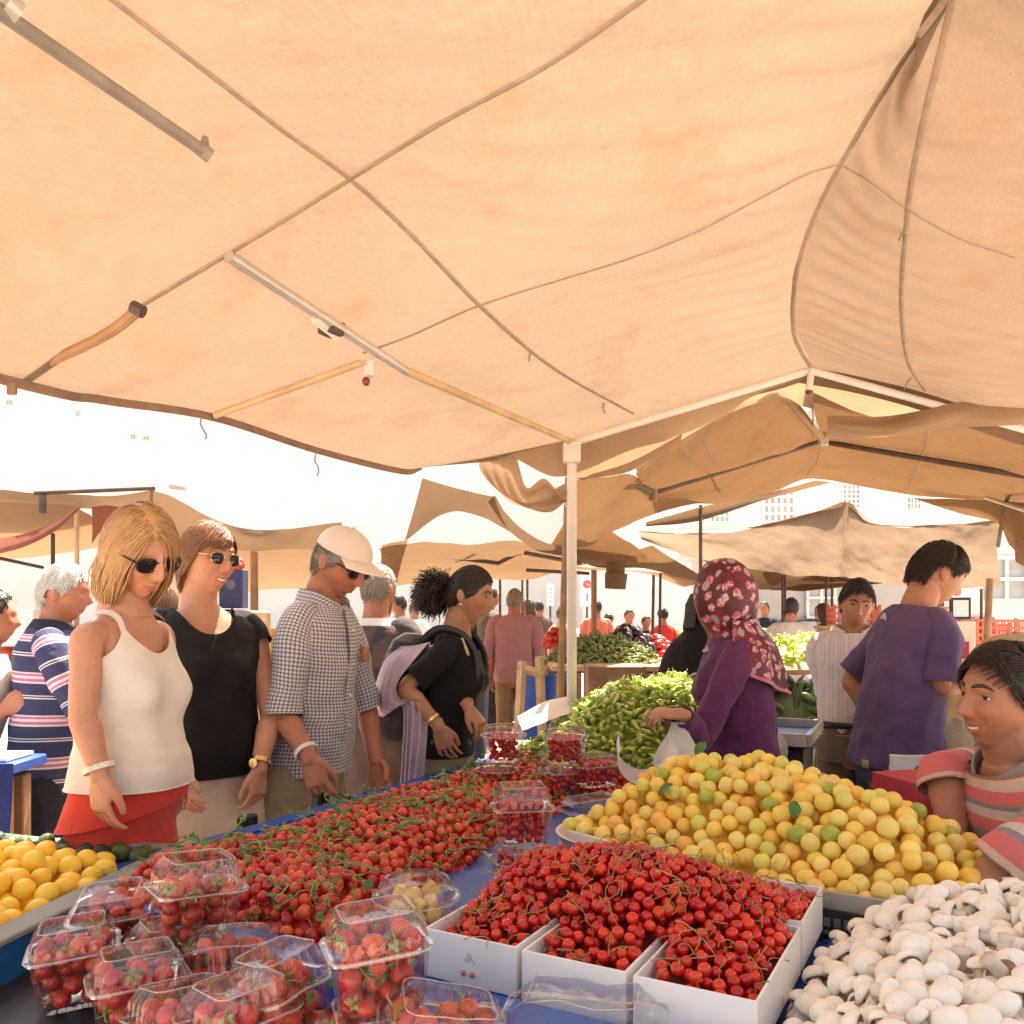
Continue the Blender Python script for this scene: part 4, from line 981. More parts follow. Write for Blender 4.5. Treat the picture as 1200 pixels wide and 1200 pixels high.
            for k in range(steps):
                e = Vector((p.x/HW, p.y/HD, p.z/HH)); el = e.length; nn = Vector((p.x/HW**2, p.y/HD**2, p.z/HH**2)).normalized()
                if style == 'pony': flow = (Vector((0, -.105, .035))-p)
                elif style in ('bob', 'long'): flow = Vector(((1 if p.x > part else -1)*(.9 if p.z > .06 else (.15 if p.z > .0 else -.06)), -.25 if p.y < .04 else -.30, -1.0))
                elif style == 'short' and d.y > .35 and d.z > .35: flow = Vector((.75, -.12+.3*noise.noise(d*7), .22)) if c % 3 else Vector((.60, .30, -.50))
                elif style == 'short': flow = Vector((.5, .45 if p.y > .0 else -.3, -.15)) if p.z > .055 else Vector((.05, -.45, -1))
                elif style == 'recede': flow = Vector((0, -.6, -.7))
                else: flow = Vector(((1 if p.x > -.03 else -1)*.6, -.5 if p.z < .07 else .1, -.75))
                if p.z > -.03 or style not in ('bob', 'long'):
                    flow -= nn*flow.dot(nn)
                jt = .20 if style in ('short', 'recede') else .07; flow.normalize(); flow += Vector((rnd.gauss(0,jt), rnd.gauss(0,jt), rnd.gauss(0,jt*.7)))
                p = p+flow*(L/steps)
                e = Vector((p.x/HW, p.y/HD, p.z/HH)); el = e.length
                if p.z > -.05:
                    tgt = 1+off*11
                    if el < tgt or style in ('pony',): p = p*(tgt/el)
                    elif style in ('short', 'pixie', 'recede') : p = p*(lerp(el, tgt, .5)/el)
                    else: p = p*(lerp(el, tgt, .75)/el)
                else:
                    p.x = max(-.084-off, min(.084+off, p.x))
                    if math.hypot(p.x, p.y+.02) < .07: p.x *= 1.04
                    if style == 'bob' and p.z < -.10: p -= Vector((p.x, p.y, 0))*.05
                if style in ('short', 'pixie'): p += nn*(.0022*vol*(k/steps))
                if style == 'bob' and p.z < -.128+.02*noise.noise(d*6): path.append(p.copy()); break
                path.append(p.copy())
            r = rnd.uniform(.0008, .0018)*(1.45 if style in ('bob', 'long', 'pony') else 1.)*(1 if n > 1000 else 1.9)
            mb.tube([HMm @ q for q in path], [r*(.5, 1, 1, 1, 1, .95, .85, .7, .2)[int(round(q*8/(len(path)-1)))] for q in range(len(path))], 4, flat=.5)
        return s.add('hair', mb, m)
    def ponytail(s, m, at=(0, -.125, .03), n=260, r=.085, drop=.10, seed=4, ox=0):
        rnd = random.Random(seed); mb = MB(); root = Vector(at)
        for i in range(n):
            d = Vector((rnd.gauss(0, .8), rnd.gauss(-.5, .5), rnd.gauss(-.3, .7))).normalized()
            p = root.copy(); path = [p.copy()]; L = rnd.uniform(.10, .17)
            for k in range(9):
                f = d*(1-k/9)+Vector((ox, -.25, -.9))*(k/9)*drop*8+Vector((rnd.gauss(0,.35), rnd.gauss(0,.35), rnd.gauss(0,.35)))
                p = p+f.normalized()*(L/9); path.append(p.copy())
            rr = rnd.uniform(.0013, .0024); mb.tube([s.HM @ q for q in path], [rr*.6]+[rr]*8+[rr*.3], 4)
        mb.ellipsoid(s.HM @ (root+Vector((0, -.045, -.035))), (.06*s.k,)*3, 14, 10)
        return s.add('ponytail', mb, m)
    def ring_on(s, name, side, t, m, rx=.034, w=.006, face_=None, parent=None):
        a = s.arms[side]; c = a['E'].lerp(a['W'], t); ax = (a['W']-a['E']).normalized(); mb = MB()
        u_ = ax.orthogonal().normalized(); v_ = ax.cross(u_)
        rows = [[s.M @ (c+ax*(w*dz)+u_*(rr*math.cos(q))+v_*(rr*math.sin(q))) for q in (2*math.pi*k/24 for k in range(24))] for dz, rr in ((-1, rx), (-1, rx+.003), (1, rx+.003), (1, rx))]
        mb.grid(rows, True)
        return s.add(name, mb, m, parent, ang=40)
def simple_person(label, px, Y, face, H, top, bottom, hair=H_DARK, skin=SK_O, fem=0, sleeve=.5, style='short', group=None, skirtlike=False, lean=0, pitch=0, yaw=0, arms=None, build=1., vox=.009, hn=160, hem=.82, x=None, belly=0, **kw):
    p = Person(label, (px-600)*Y/1000 if x is None else x, Y, face, H, fem, build, 1., belly, .02*fem, lean, pitch, yaw, 0, 0, 0, skin, arms, vox, group, **kw)
    p.top(top, hem, .016, sleeve, 'shirt' if not fem else 'blouse')
    if skirtlike: p.skirt(bottom, 1.0, .08, .12)
    else: p.pants(bottom)
    if not p.seat: p.shoes()
    if hair is not None: p.hair(hair, style, hn)
    return p
# ---------------------------------------------------------------- cloth patterns
def sepuv(n, uv):
    s = n.add('ShaderNodeSeparateXYZ'); n.link(uv, s.inputs[0]); return s.outputs[0], s.outputs[1]
def band(n, c, period, duty, off=0.):
    f = n.math('FRACT', n.math('MULTIPLY_ADD', c, 1/period, off)); return n.math('LESS_THAN', f, duty)
def pat_check(n, uv, base):
    u, v = sepuv(n, uv)
    a = band(n, u, .0125, .42); b = band(n, v, .0125, .42)
    c = n.mix(n.math('MULTIPLY', a, .62), (.66,.63,.60), (.10,.11,.19)); c2 = n.mix(n.math('MULTIPLY', b, .62), c, (.09,.10,.18))
    return n.mix(n.math('MULTIPLY', n.math('MULTIPLY', a, b), .5), c2, (.035,.04,.09))
def const_ramp(n, f, stops):
    nd = n.nt.nodes.new('ShaderNodeValToRGB'); nd.color_ramp.interpolation = 'CONSTANT'; e = nd.color_ramp.elements
    while len(e) < len(stops): e.new(.5)
    for q, (p, c) in zip(e, stops): q.position = p; q.color = (*c, 1)
    n.link(f, nd.inputs[0]); return nd.outputs[0]
def pat_navy(n, uv, base):
    u, v = sepuv(n, uv); f = n.math('FRACT', n.math('MULTIPLY', v, 1/.155))
    N_, K, Wh = (.045,.045,.10), (.50,.16,.24), (.66,.60,.60)
    return const_ramp(n, f, [(0, N_), (.30, Wh), (.33, N_), (.36, Wh), (.385, N_), (.66, Wh), (.70, K), (.77, Wh), (.83, K), (.89, Wh), (.92, N_)])
def pat_polo(n, uv, base):
    u, v = sepuv(n, uv); f = n.math('FRACT', n.math('MULTIPLY_ADD', v, 1/.21, .1))
    return const_ramp(n, f, [(0, (.60,.15,.15)), (.20, (.60,.42,.32)), (.36, (.30,.17,.12)), (.50, (.24,.22,.23)), (.68, (.58,.16,.16)), (.80, (.56,.46,.40)), (.92, (.24,.22,.23))])
def pat_pin(n, uv, base):
    u, v = sepuv(n, uv); a = band(n, u, .022, .22); b = band(n, u, .044, .12, .3)
    return n.mix(n.math('MULTIPLY', b, .4), n.mix(n.math('MULTIPLY', a, .5), (.66,.61,.62), (.40,.34,.42)), (.50,.30,.34))
def pat_fine(n, uv, base):
    u, v = sepuv(n, uv); a = band(n, u, .02, .3); b = band(n, v, .02, .3)
    return n.mix(n.math('MULTIPLY', n.math('ADD', a, b), .25), base, (.30,.18,.20))
def pat_jean(n, uv, base):
    w = n.noise(1, 2, n.mapped(uv, (900, 120, 1))); return n.mix(n.math('MULTIPLY', w.outputs['Fac'], .5), base, (.10,.13,.17))
WHITE_T = cloth_mat('white_cotton', (.70,.64,.57), .04, wrinkle=.3); BLACK_T = cloth_mat('black_jersey', (.012,.011,.012), .2, wrinkle=.35); RED_C = cloth_mat('red_cotton', (.62,.055,.035), .08, wrinkle=.3)
CREAM = cloth_mat('cream_linen', (.60,.49,.37), .06, wrinkle=.35); CHECK = cloth_mat('check_cotton', (.6,.6,.6), .05, pattern=pat_check, wrinkle=.4); KHAKI = cloth_mat('khaki_cotton', (.30,.235,.145), .1)
NAVYP = cloth_mat('navy_stripe', (.05,.05,.1), .1, pattern=pat_navy); DKNAVY = cloth_mat('dark_navy', (.022,.022,.032), .2); CAPC = cloth_mat('cap_cotton', (.74,.64,.56), .04, wrinkle=.15)
GREYC = cloth_mat('charcoal_wool', (.055,.045,.048), .2); BROWNW = cloth_mat('brown_wool', (.10,.065,.06), .2); LILAC = cloth_mat('lilac_jersey', (.52,.42,.50), .08, wrinkle=.4); PINKSH = cloth_mat('pink_shirt', (.40,.20,.23), .08, pattern=pat_fine)
TANTR = cloth_mat('tan_trousers', (.30,.185,.10), .1); DKBR = cloth_mat('dark_brown_cloth', (.12,.08,.065), .15); PURPLE = cloth_mat('purple_knit', (.105,.022,.085), .12, weave=500, wrinkle=.8)
PURPT = cloth_mat('purple_shirt', (.098,.060,.145), .1, wrinkle=.4); JEAN = cloth_mat('blue_denim', (.035,.055,.085), .3, pattern=pat_jean); PINST = cloth_mat('pin_stripe', (.6,.6,.6), .05, pattern=pat_pin)
POLO = cloth_mat('polo_stripe', (.5,.3,.3), .1, pattern=pat_polo); BEIGE = cloth_mat('beige_shirt', (.60,.50,.41), .06); TAUPE = cloth_mat('taupe_trousers', (.16,.12,.095), .12); CHADOR = cloth_mat('black_chador', (.012,.010,.011), .2, wrinkle=.5)
ORANGE = cloth_mat('coral_shirt', (.62,.18,.11), .1); REDSH = cloth_mat('red_shirt', (.55,.04,.03), .1); ROSE = cloth_mat('rose_shirt', (.50,.27,.25), .1); OLIVE = cloth_mat('olive_cloth', (.22,.15,.08), .1)
def nx(c): return MATS[c]
# 1 blonde woman
p = Person('blonde woman in white tank top and red skirt looking down at the berries', -.975, 2.12, -16, 1.725, 1, .82, .80, .088, .046, 3, 26, -16, 6, .8, 0, SK_F, ears=False, arms=
           {1: dict(e=P(97,838,1.95), w=P(117,905,1.93), d=(.02,.0,-1), n=(.55,.8,0), curl=.42), -1: dict(e=P(185,840,2.3), w=P(200,900,2.25), curl=.4)})
p.top(WHITE_T, .995, .011, 0, 'tank_top', False, 1.425, .0045, hemflare=.010, strap=(.080, .0058), scoop=1.315)
sk = p.skirt(RED_C, 1.02, .25, .10, .011, 30, 'skirt', .0, .000); 
mb = MB(); rows = []      # overskirt panel with a slanting edge
for i in range(14):
    r = []
    for k in range(60):
        a = 2*math.pi*k/59; ca, sa = math.cos(a), math.sin(a); bot = .93-.025*ca+.02*sa
        z = lerp(1.035, bot, i/13); w_, f_, b_ = p.prof(max(z, .88)); e = .001+.030*sstep((1.01-z)/.18)+.004*math.sin(a*9+z*14)*sstep((1.0-z)/.15)
        q = Vector(((max(w_,.145*sstep((1.0-z)/.10))+e)*math.copysign(abs(ca)**.92, ca), ((f_ if sa > 0 else b_)+e)*math.copysign(abs(sa)**.92, sa), z)); r.append(p.M @ p.bend(q))
    rows.append(r)
mb.grid(rows); p.add('skirt_panel', mb, RED_C, sk)
p.hair(H_BLOND, 'bob', 4600, 3, .58); p.sunglasses(BLACKP, LENS, .025, .017, .004); p.shoes()
p.ring_on('bracelet', 1, .93, mat('pale_bead', (.75,.68,.58), .35, .2, 90), .032, .006)
# 2 auburn woman
p = Person('smiling auburn haired woman in black sleeveless top with gold sunglasses', -.985, 2.70, -52, 1.725, 1, 1.10, 1.05, .03, .034, 0, 2, 22, -4, .95, 0, SK_F,
           {-1: dict(e=P(318,838,2.72), w=P(304,898,2.62), d=(-.02,-.1,-1), n=(-.75,.3,0), curl=.5), 1: dict(e=P(195,840,2.6), w=P(210,905,2.5), curl=.4)})
p.top(BLACK_T, .915, .024, .10, 'sleeveless_top', True, 1.425, .005, cuff=.0, scoop=1.345)
p.skirt(CREAM, .98, .2, .06, .004, 8); p.hair(H_AUB, 'pixie', 4200, 5, .65); p.sunglasses(GOLD, LENS, .024, .019, .003, .0022); p.teeth(); p.shoes(); p.earring(GOLD, 1)
p.brows(H_AUB)
wt = p.ring_on('wristwatch', -1, .92, GOLD, .031, .007)
a = p.arms[-1]; c = a['E'].lerp(a['W'], .92); mb = MB(); q = p.Mi.to_3x3() @ Vector((-.3,-1,.1)); q.normalize(); mb.tube([p.M @ (c+q*.030), p.M @ (c+q*.040)], .014, 16); p.add('dial', mb, GOLD, wt, ang=40)
# 3 man with cap
p = Person('man in white baseball cap and blue checked shirt bending over the berries', -.715, 2.92, -18, 1.74, 0, .82, .86, .040, 0, 9, 26, -6, 0, 0, .35, SK_R,
           {1: dict(e=P(332,838,2.72), w=P(362,886,2.62), d=(.30,.0,-1), n=(.3,.9,.2), curl=.30), -1: dict(e=P(430,830,3.1), w=P(440,890,3.0), curl=.3)})
sh = p.top(CHECK, .875, .022, .52, 'shirt', True, 1.44, .011, .022, 2, .012); p.collar(CHECK, sh, .04, .8)
p.placket(CHECK, PWHITE, sh, .885, 1.43, .024)
mb = MB(); mb.box(p.M @ p.bend(Vector((-.085, p.prof(1.27)[1]+.026, 1.285))), (.035,.02,.055), p.M.to_3x3().to_4x4().normalized(), 0, .003); p.add('pocket_packet', mb, mat('packet', (.36,.18,.09), .5, .3, 60), sh)
p.pants(KHAKI); p.shoes(); p.hair(H_SALT, 'recede', 1600, 6); p.sunglasses(BLACKP, LENS, .026, .017, .004, .0026); p.brows(H_SALT)
p.ring_on('wristband', 1, .90, PWHITE, .034, .007)
cap = MB(); rows = []
for i in range(17):
    t = i/16; th = t*math.pi*.52; rows.append([p.H((HW+.008)*math.sin(th)*math.cos(a), -.002+(HD+.008)*math.sin(th)*math.sin(a), .046+(HH-.032)*math.cos(th)*1.0+(.012 if math.sin(a) < -2 else 0)) for a in (2*math.pi*k/36 for k in range(36))])
cap.grid(rows[::-1], True, cap1=True); co = p.add('baseball_cap', cap, CAPC)
b = MB(); rows = []
for j in range(9):
    t = j/8; rows.append([p.H((HW+.010)*math.sin(q)*(1+.03*t), (HD+.006)*math.cos(q)+.078*t*math.cos(q*.9), .046-.012*t*t-.016*(math.sin(q)**2)*(.5+.6*t)) for q in np.linspace(-1.15, 1.15, 21)])
b.grid(rows); rows2 = [[v-p.HM.to_3x3() @ Vector((0,0,.004)) for v in r] for r in rows]; b.grid(rows2, flip=True); b.grid([rows[-1], rows2[-1]]); p.add('cap_brim', b, CAPC, co)
b = MB(); b.ellipsoid(p.H(0, -.002, HH+.017), (.008,.008,.005), 10, 6); p.add('cap_button', b, CAPC, co)
# 4 man in vest seen from behind
p = simple_person('man in dark sleeveless coat and white shirt seen from behind the capped man', 442, 3.95, 62, 1.66, WHITE_T, DKNAVY, H_SALT, SK_R, 0, .95, 'recede', vox=.007, hn=400, build=1.08)
p.top(BROWNW, .62, .034, .0, 'coat', True, 1.41, .008, seed=5, hemflare=.02); p.top(GREYC, 1.12, .03, .95, 'jacket', True, 1.40, .006, seed=8)
# 5 dark haired woman
p = Person('dark haired woman with bushy ponytail in black shirt reaching for a berry box', -.262, 3.30, -8, 1.63, 1, .90, .90, .02, .03, 7, 14, -6, 0, 0, 0, SK_O,
           {1: dict(e=P(476,806,3.08), w=P(514,851,3.05), d=(.35,0,-1), n=(.2,.9,.1), curl=.4), -1: dict(e=P(545,805,3.4), w=P(548,828,3.15), d=(.5,-.2,-.6), n=(-.3,.3,-.9), curl=.6)})
p.top(BLACK_T, .93, .013, .42, 'shirt', True, 1.42, .005, scoop=1.36); p.pants(KHAKI); p.shoes(); p.hair(H_DARK, 'pony', 3000, 8); p.ponytail(H_DARK, (0,-.135,-.01), 1700, .085, .05); p.eyes(); p.brows(H_DARK, .0042); p.earring(PWHITE, 1)
p.ring_on('bracelet', 1, .82, GOLD, .030, .005)
mb = MB(); mb.tube([P(541,748,3.2), P(546,760,3.18), P(549,768,3.17)], .006, 8); p.add('necklace_cord', mb, CREAM)
bp = empty('backpack', P(468,850,3.3), 'dark backpack worn by the dark haired woman with a cloth hung over it', 'backpack')
mb = MB(); rows = []
for z, w_, d_ in ((0,.11,.05),(.03,.14,.085),(.15,.15,.10),(.30,.14,.09),(.38,.11,.065),(.41,.05,.03)):
    rows.append([p.M @ p.bend(Vector((w_*math.copysign(abs(math.cos(a))**.6, math.cos(a)), -.19+d_*math.copysign(abs(math.sin(a))**.7, math.sin(a)), .98+z))) for a in (2*math.pi*k/24 for k in range(24))])
mb.grid(rows, True, None, 0, True, True); put('bag_body', mb, GREYC, bp)
mb = MB()
for sx in (-1, 1): mb.tube([p.M @ p.bend(Vector((sx*.09, y, z))) for y, z in ((-.13,1.36),(-.06,1.425),(.05,1.40),(.105,1.28),(.06,1.12),(-.08,1.04))], [(.018,.006)]*6, 8, smooth=5)
put('shoulder_strap', mb, BLACKP, bp)
def drape(name, lines, m, label, cat, seed=1, nu=28, nv=36, fold=.02, wr=.015):
    b_ = MB(); L = [W3(l) for l in lines]; b_.grid(sheet_rows(L[0], L[-1], nu, nv, L[1:-1], wr, seed, fold)); return put(name, b_, m, None, label, cat, ang=180)
drape('hanging_jacket', [[(470,757,3.05),(485,756,3.0),(503,752,2.98)], [(450,775,3.15),(466,772,3.02),(486,772,2.96)], [(438,815,3.2),(452,818,3.05),(466,800,3.0)], [(446,842,3.2),(458,832,3.08),(470,818,3.04)], [(472,825,3.1),(483,822,3.05),(500,828,3.05)], [(469,920,3.15),(483,922,3.08),(497,918,3.08)], [(466,985,3.2),(480,985,3.1),(496,980,3.1)]], LILAC, 'lilac jacket hung over the backpack straps, its end hanging down', 'jacket', 3)
# 6 grey haired man with navy polo
p = Person('grey haired man in navy striped polo shirt seen from behind', -1.77, 3.25, 22, 1.62, 0, 1.0, 1.1, .04, 0, 4, 6, -16, 0, 0, .2, SK_R,
           {1: dict(e=P(98,835,3.1), w=P(118,880,3.2), curl=.4), -1: dict()}, vox=.006)
sh = p.top(NAVYP, .80, .022, .5, 'polo_shirt', True, 1.44, .006, .02, 6); p.collar(DKNAVY, sh, .04, .6); p.pants(DKNAVY); p.shoes(); p.hair(H_GREY, 'short', 3200, 9, .9)
# 7 woman in headscarf, purple
p = Person('woman in purple jumper and flowered headscarf filling a plastic bag', .80, 2.92, 172, 1.62, 1, .98, 1.0, .03, .03, 6, 8, 12, 0, 0, 0, SK_O,
           {-1: dict(e=P(818,868,2.72), w=P(800,838,2.62), d=(-1,.0,.10), n=(-.1,.3,-1), curl=.75), 1: dict(e=P(848,862,3.2), w=P(796,845,3.1), curl=.6)}, vox=.006)
p.top(PURPLE, .70, .020, 1., 'jumper', True, 1.42, .010, .004, 7, .02); p.skirt(PURPLE, .95, .08, .10, .01, 10); p.shoes()
def scarf_mat():
    m, nt, out = new_mat('flowered_silk'); n = N(nt); uv = n.uv(); o = n.obj()
    wv = n.noise(9, 3, o); co = n.add('ShaderNodeVectorMath', operation='MULTIPLY_ADD'); n.link(wv.outputs['Color'], co.inputs[0]); co.inputs[1].default_value = (.075,)*3; n.link(o, co.inputs[2])
    v = n.add('ShaderNodeTexVoronoi'); v.inputs['Scale'].default_value = 31; v.inputs['Randomness'].default_value = 1.; n.link(co.outputs[0], v.inputs[0])
    v2 = n.add('ShaderNodeTexVoronoi', feature='DISTANCE_TO_EDGE'); v2.inputs['Scale'].default_value = 40; n.link(co.outputs[0], v2.inputs[0])
    pick = n.add('ShaderNodeSeparateColor'); n.link(v.outputs['Color'], pick.inputs[0])
    bg_ = n.mix(n.ramp(n.noise(7, 3, o).outputs['Fac'], [(.42, (0,0,0)), (.58, (1,1,1))]), (.085,.012,.022), (.20,.03,.055))
    fl = n.ramp(v.outputs['Distance'], [(.0, (1,1,1)), (.40, (1,1,1)), (.47, (0,0,0))])
    has = n.math('GREATER_THAN', pick.outputs[0], .12)
    pet = n.mix(n.ramp(v2.outputs['Distance'], [(.04, (0,0,0)), (.10, (1,1,1))]), (.62,.45,.40), (.46,.10,.18))
    pet = n.mix(n.math('GREATER_THAN', pick.outputs[1], .7), pet, (.42,.28,.30))
    c = n.mix(n.math('MULTIPLY', fl, has), bg_, pet)
    dot = n.math('MULTIPLY', n.math('LESS_THAN', v.outputs['Distance'], .16), n.math('GREATER_THAN', pick.outputs[2], .86)); c = n.mix(dot, c, (.50,.36,.07))
    n.pri(out, c, .45, .4, 0, n.bump(n.noise(20, 3, n.mapped(o, (1,1,.3))).outputs['Fac'], .3, .015)); return m
SILK = scarf_mat(); PINKED = cloth_mat('pink_silk', (.52,.20,.25), .1, .5)
mb = MB(); rows = []; nn_ = 72
prof_ = [(.135,.02),(.125,.05),(.10,.078),(.06,.100),(.02,.112),(-.03,.112),(-.075,.104),(-.115,.094),(-.15,.094),(-.18,.108),(-.205,.128)]
prof_ = [(z, r) for z, r in crspline([Vector((z, r, 0)) for z, r in prof_], None, 4) for _ in (0,)] if False else [(q.x, q.y) for q in crspline([Vector((z, r, 0)) for z, r in prof_], None, 4)]
for i, (z, r) in enumerate(prof_):
    row = []
    for k in range(nn_):
        a = 2*math.pi*k/nn_; f = noise.noise(Vector((math.cos(a)*2, math.sin(a)*2, z*9)))*.006+.004*math.sin(a*9+z*30)*sstep((-.02-z)/.1)
        y = (r*1.10+f)*math.sin(a)*(1.0 if math.sin(a) < 0 else .93); q = Vector(((r*.90+f)*math.cos(a), y-.008-(.02*sstep((-z-.08)/.1)), z))
        row.append(p.HM @ q)
    rows.append(row)
mb.grid(rows, True, None, 0, True, False); scf = p.add('headscarf', mb, SILK)
mb = MB(); rows = []
for i in range(22):
    t = i/21; row = []
    for s_ in np.linspace(-1, 1, 41):
        L_ = .28-.12*abs(s_)**1.3; a = -math.pi/2+s_*1.75; z = 1.475-L_*t
        r_ = np.interp(z, [1.0, 1.25, 1.36, 1.41, 1.46, 1.5], [.185, .182, .172, .135, .105, .098])+.010*math.sin(s_*11+t*3)*t+.008*noise.noise(Vector((s_*4, t*5, 2)))
        row.append(p.M @ p.bend(Vector((r_*1.02*math.cos(a), r_*.86*math.sin(a)-.012, z))))
    rows.append(row)
mb.grid(rows); p.add('scarf_tail', mb, SILK, scf)
mb = MB(); mb.tube(rows[-1], .006, 6); p.add('scarf_hem', mb, PINKED, scf)
mb = MB(); mb.tube([p.H(-.095,-.02,-.13), p.H(-.06,-.09,-.112), p.H(0,-.112,-.10), p.H(.06,-.09,-.115), p.H(.10,-.01,-.145)], .006, 8, smooth=5); p.add('scarf_knot', mb, PINKED, scf)
b = MB(); rows = []      # white carrier bag
bc = P(795,880,2.62)
for i in range(22):
    t = i/21; z = lerp(P(0,846,2.62).z, P(0,916,2.62).z, t); rw = lerp(.025, .085, sstep(t*1.4)); rd = lerp(.012, .05, sstep(t*1.4))*(1 if t < .95 else .7)
    rows.append([Vector((bc.x+(rw+.010*noise.noise(Vector((math.cos(a)*2, math.sin(a)*2+t*3, 4))))*math.cos(a)*(.9 if t < 1 else .6), bc.y+(rd+.014*noise.noise(Vector((a*1.5, t*4, 7))))*math.sin(a), z)) for a in (2*math.pi*k/36 for k in range(36))])
b.grid(rows, True, cap1=True)
m_bag, nt, out = new_mat('thin_white_plastic'); n = N(nt); bb = n.pri(None, (.82,.80,.78), .3, .4, 0, n.bump(n.noise(30, 3, n.obj()).outputs['Fac'], .5, .02)); tr = n.add('ShaderNodeBsdfTranslucent'); tr.inputs[0].default_value = (.85,.83,.8,1); mx = n.add('ShaderNodeMixShader'); mx.inputs[0].default_value = .5; n.link(bb.outputs[0], mx.inputs[1]); n.link(tr.outputs[0], mx.inputs[2]); n.link(mx.outputs[0], out.inputs[0]); BAGM = m_bag
put('plastic_bag', b, BAGM, None, 'white plastic carrier bag held open in the hand of the woman in purple', 'bag', ang=180)
# 8 black chador woman
p = Person('woman wrapped in a long black chador behind the flowered headscarf', 1.03, 4.6, 70, 1.58, 1, 1.1, 1.1, .03, .02, 8, 10, 0, 0, 0, 0, SK_O, {-1: dict(hand=False), 1: dict(hand=False)}, vox=.012)
mb = MB(); rows = []
for z, r, dy in [(q.x, q.y, q.z) for q in crspline([Vector(v) for v in ((1.70,.02,.0),(1.685,.07,.0),(1.62,.105,-.005),(1.52,.112,-.01),(1.45,.13,-.02),(1.38,.20,-.02),(1.25,.255,-.02),(1.0,.29,-.01),(.6,.32,0),(.05,.36,0))], None, 6)]:
    rows.append([p.M @ p.bend(Vector(((r+.02*math.sin(a*8+z*3)*sstep((1.3-z)/.5))*math.cos(a), (r*.82+.02*math.sin(a*8+z*3)*sstep((1.3-z)/.5))*math.sin(a)+dy, z*.985))) for a in (2*math.pi*k/48 for k in range(48))])
mb.grid(rows, True, None, 0, True); p.add('chador', mb, CHADOR)
mb = MB(); mb.grid([[p.M @ p.bend(Vector((.108*math.cos(a)*k_, .103*math.sin(a)*k_-.008, z))) for a in np.linspace(0, math.pi*1.4, 24)] for z, k_ in ((1.45,1.2),(1.52,1.10),(1.60,1.06),(1.66,.82))]); p.add('headscarf', mb, GREYC)
# 9 striped shirt man
p = Person('dark haired man in pale striped short sleeve shirt with dark belt', 1.60, 4.0, -112, 1.59, 0, .98, 1.0, .02, 0, 3, 12, 8, -6, .25, .3, SK_T,
           {1: dict(e=P(970,815,4.02), w=P(968,857,3.98), d=(.0,-.1,-1), n=(1,.2,0), curl=.7), -1: dict()}, vox=.005)
sh = p.top(PINST, .935, .024, .5, 'shirt', True, 1.44, .006, .024, 4); p.collar(PINST, sh, .04, .9); p.pants(TAUPE, 1.0, 'trousers', .030); p.belt(BLACKP, .985, .034, .016); p.shoes(); p.hair(H_DARK, 'short', 3600, 11, 1.15); p.eyes(); p.brows(H_DARK, .004)
# 10 purple T shirt
p = Person('young man in purple shirt and jeans looking down, hand on hip', 1.44, 3.2, 8, 1.72, 0, .86, 1.0, .01, 0, 11, 26, -4, 0, 0, .15, SK_T,
           {1: dict(e=P(1103,803,3.05), w=P(1168,800,3.15), d=(1,.3,0), n=(0,.2,-1), curl=.5), -1: dict(e=P(998,795,3.45), w=P(1018,838,3.38), d=(.4,-.3,-1), n=(.8,-.4,0), curl=.3)})
sh = p.top(PURPT, .86, .024, .46, 't_shirt', True, 1.44, .016, .026, 9, .008); p.pants(JEAN, .98); p.shoes(); p.hair(H_DARK, 'short', 4500, 12, 1.25); p.eyes(); p.brows(H_DARK, .0045)
mb = MB(); mb.grid([[p.M @ p.bend(Vector((-.01+.022*math.cos(a)*r, -p.prof(1.37)[2]-.034, 1.375+.024*math.sin(a)*r))) for a in (2*math.pi*k/18 for k in range(18))] for r in (1, .75, .5, .2)], True, cap1=True); p.add('back_logo', mb, mat('faded_print', (.45,.33,.40), .8, .5, 60), sh)
mb = MB(); mb.box(p.M @ Vector((.06, -.158, .87)), (.04,.006,.03), p.M.to_3x3().to_4x4().normalized(), 0, .001); p.add('jeans_label', mb, mat('leather_tag', (.40,.27,.17), .6))
# 11 seated smiling man
p = Person('smiling dark haired man in rose and grey striped polo sitting behind the apricots', 1.355, 1.95, 184, 1.76, 0, 1.04, 1.05, .03, 0, 24, -2, 8, -4, 1., .6, SK_T,
           {1: dict(e=P(1108,905,2.05), w=P(1118,985,1.95), curl=.4), -1: dict(e=P(1195,1000,1.62), w=P(1120,1075,1.62), curl=.4)}, seat=True, extra_z=-.362, vox=.0036)
sh = p.top(POLO, .84, .020, .62, 'polo_shirt', True, 1.455, .007, .022, 12); p.collar(cloth_mat('polo_collar', (.30,.26,.26), .1), sh, .04, .8); p.pants(TAUPE); p.hair(H_DARK, 'short', 5000, 13, 1.2); p.eyes(); p.brows(H_DARK, .0046); p.teeth()
# others, farther off
simple_person('stout man in pink shirt and tan trousers seen from behind', 603, 8.0, 80, 1.68, PINKSH, TANTR, H_SALT, SK_R, 0, .97, 'recede', build=1.16, belly=.03, vox=.008, hn=300)
simple_person('man in dark brown shirt facing the stout man in pink', 574, 9.4, 20, 1.74, DKBR, DKNAVY, H_DARK, SK_T, 0, .97, 'recede')
simple_person('bearded man in ochre shirt beside the ponytail of the dark haired woman', 560, 9.8, -20, 1.70, OLIVE, DKNAVY, H_DARK, SK_T, 0, .97, 'short')
simple_person('slim person in grey headscarf beyond the pink shirted man', 619, 11.0, 200, 1.66, BROWNW, BROWNW, H_BROWN, SK_O, 1, .97, 'long', skirtlike=True)
simple_person('man in beige shirt and dark belt seen from behind near the peppers', 927, 8.2, 62, 1.60, BEIGE, TAUPE, H_DARK, SK_R, 0, .55, 'recede', build=1.05)
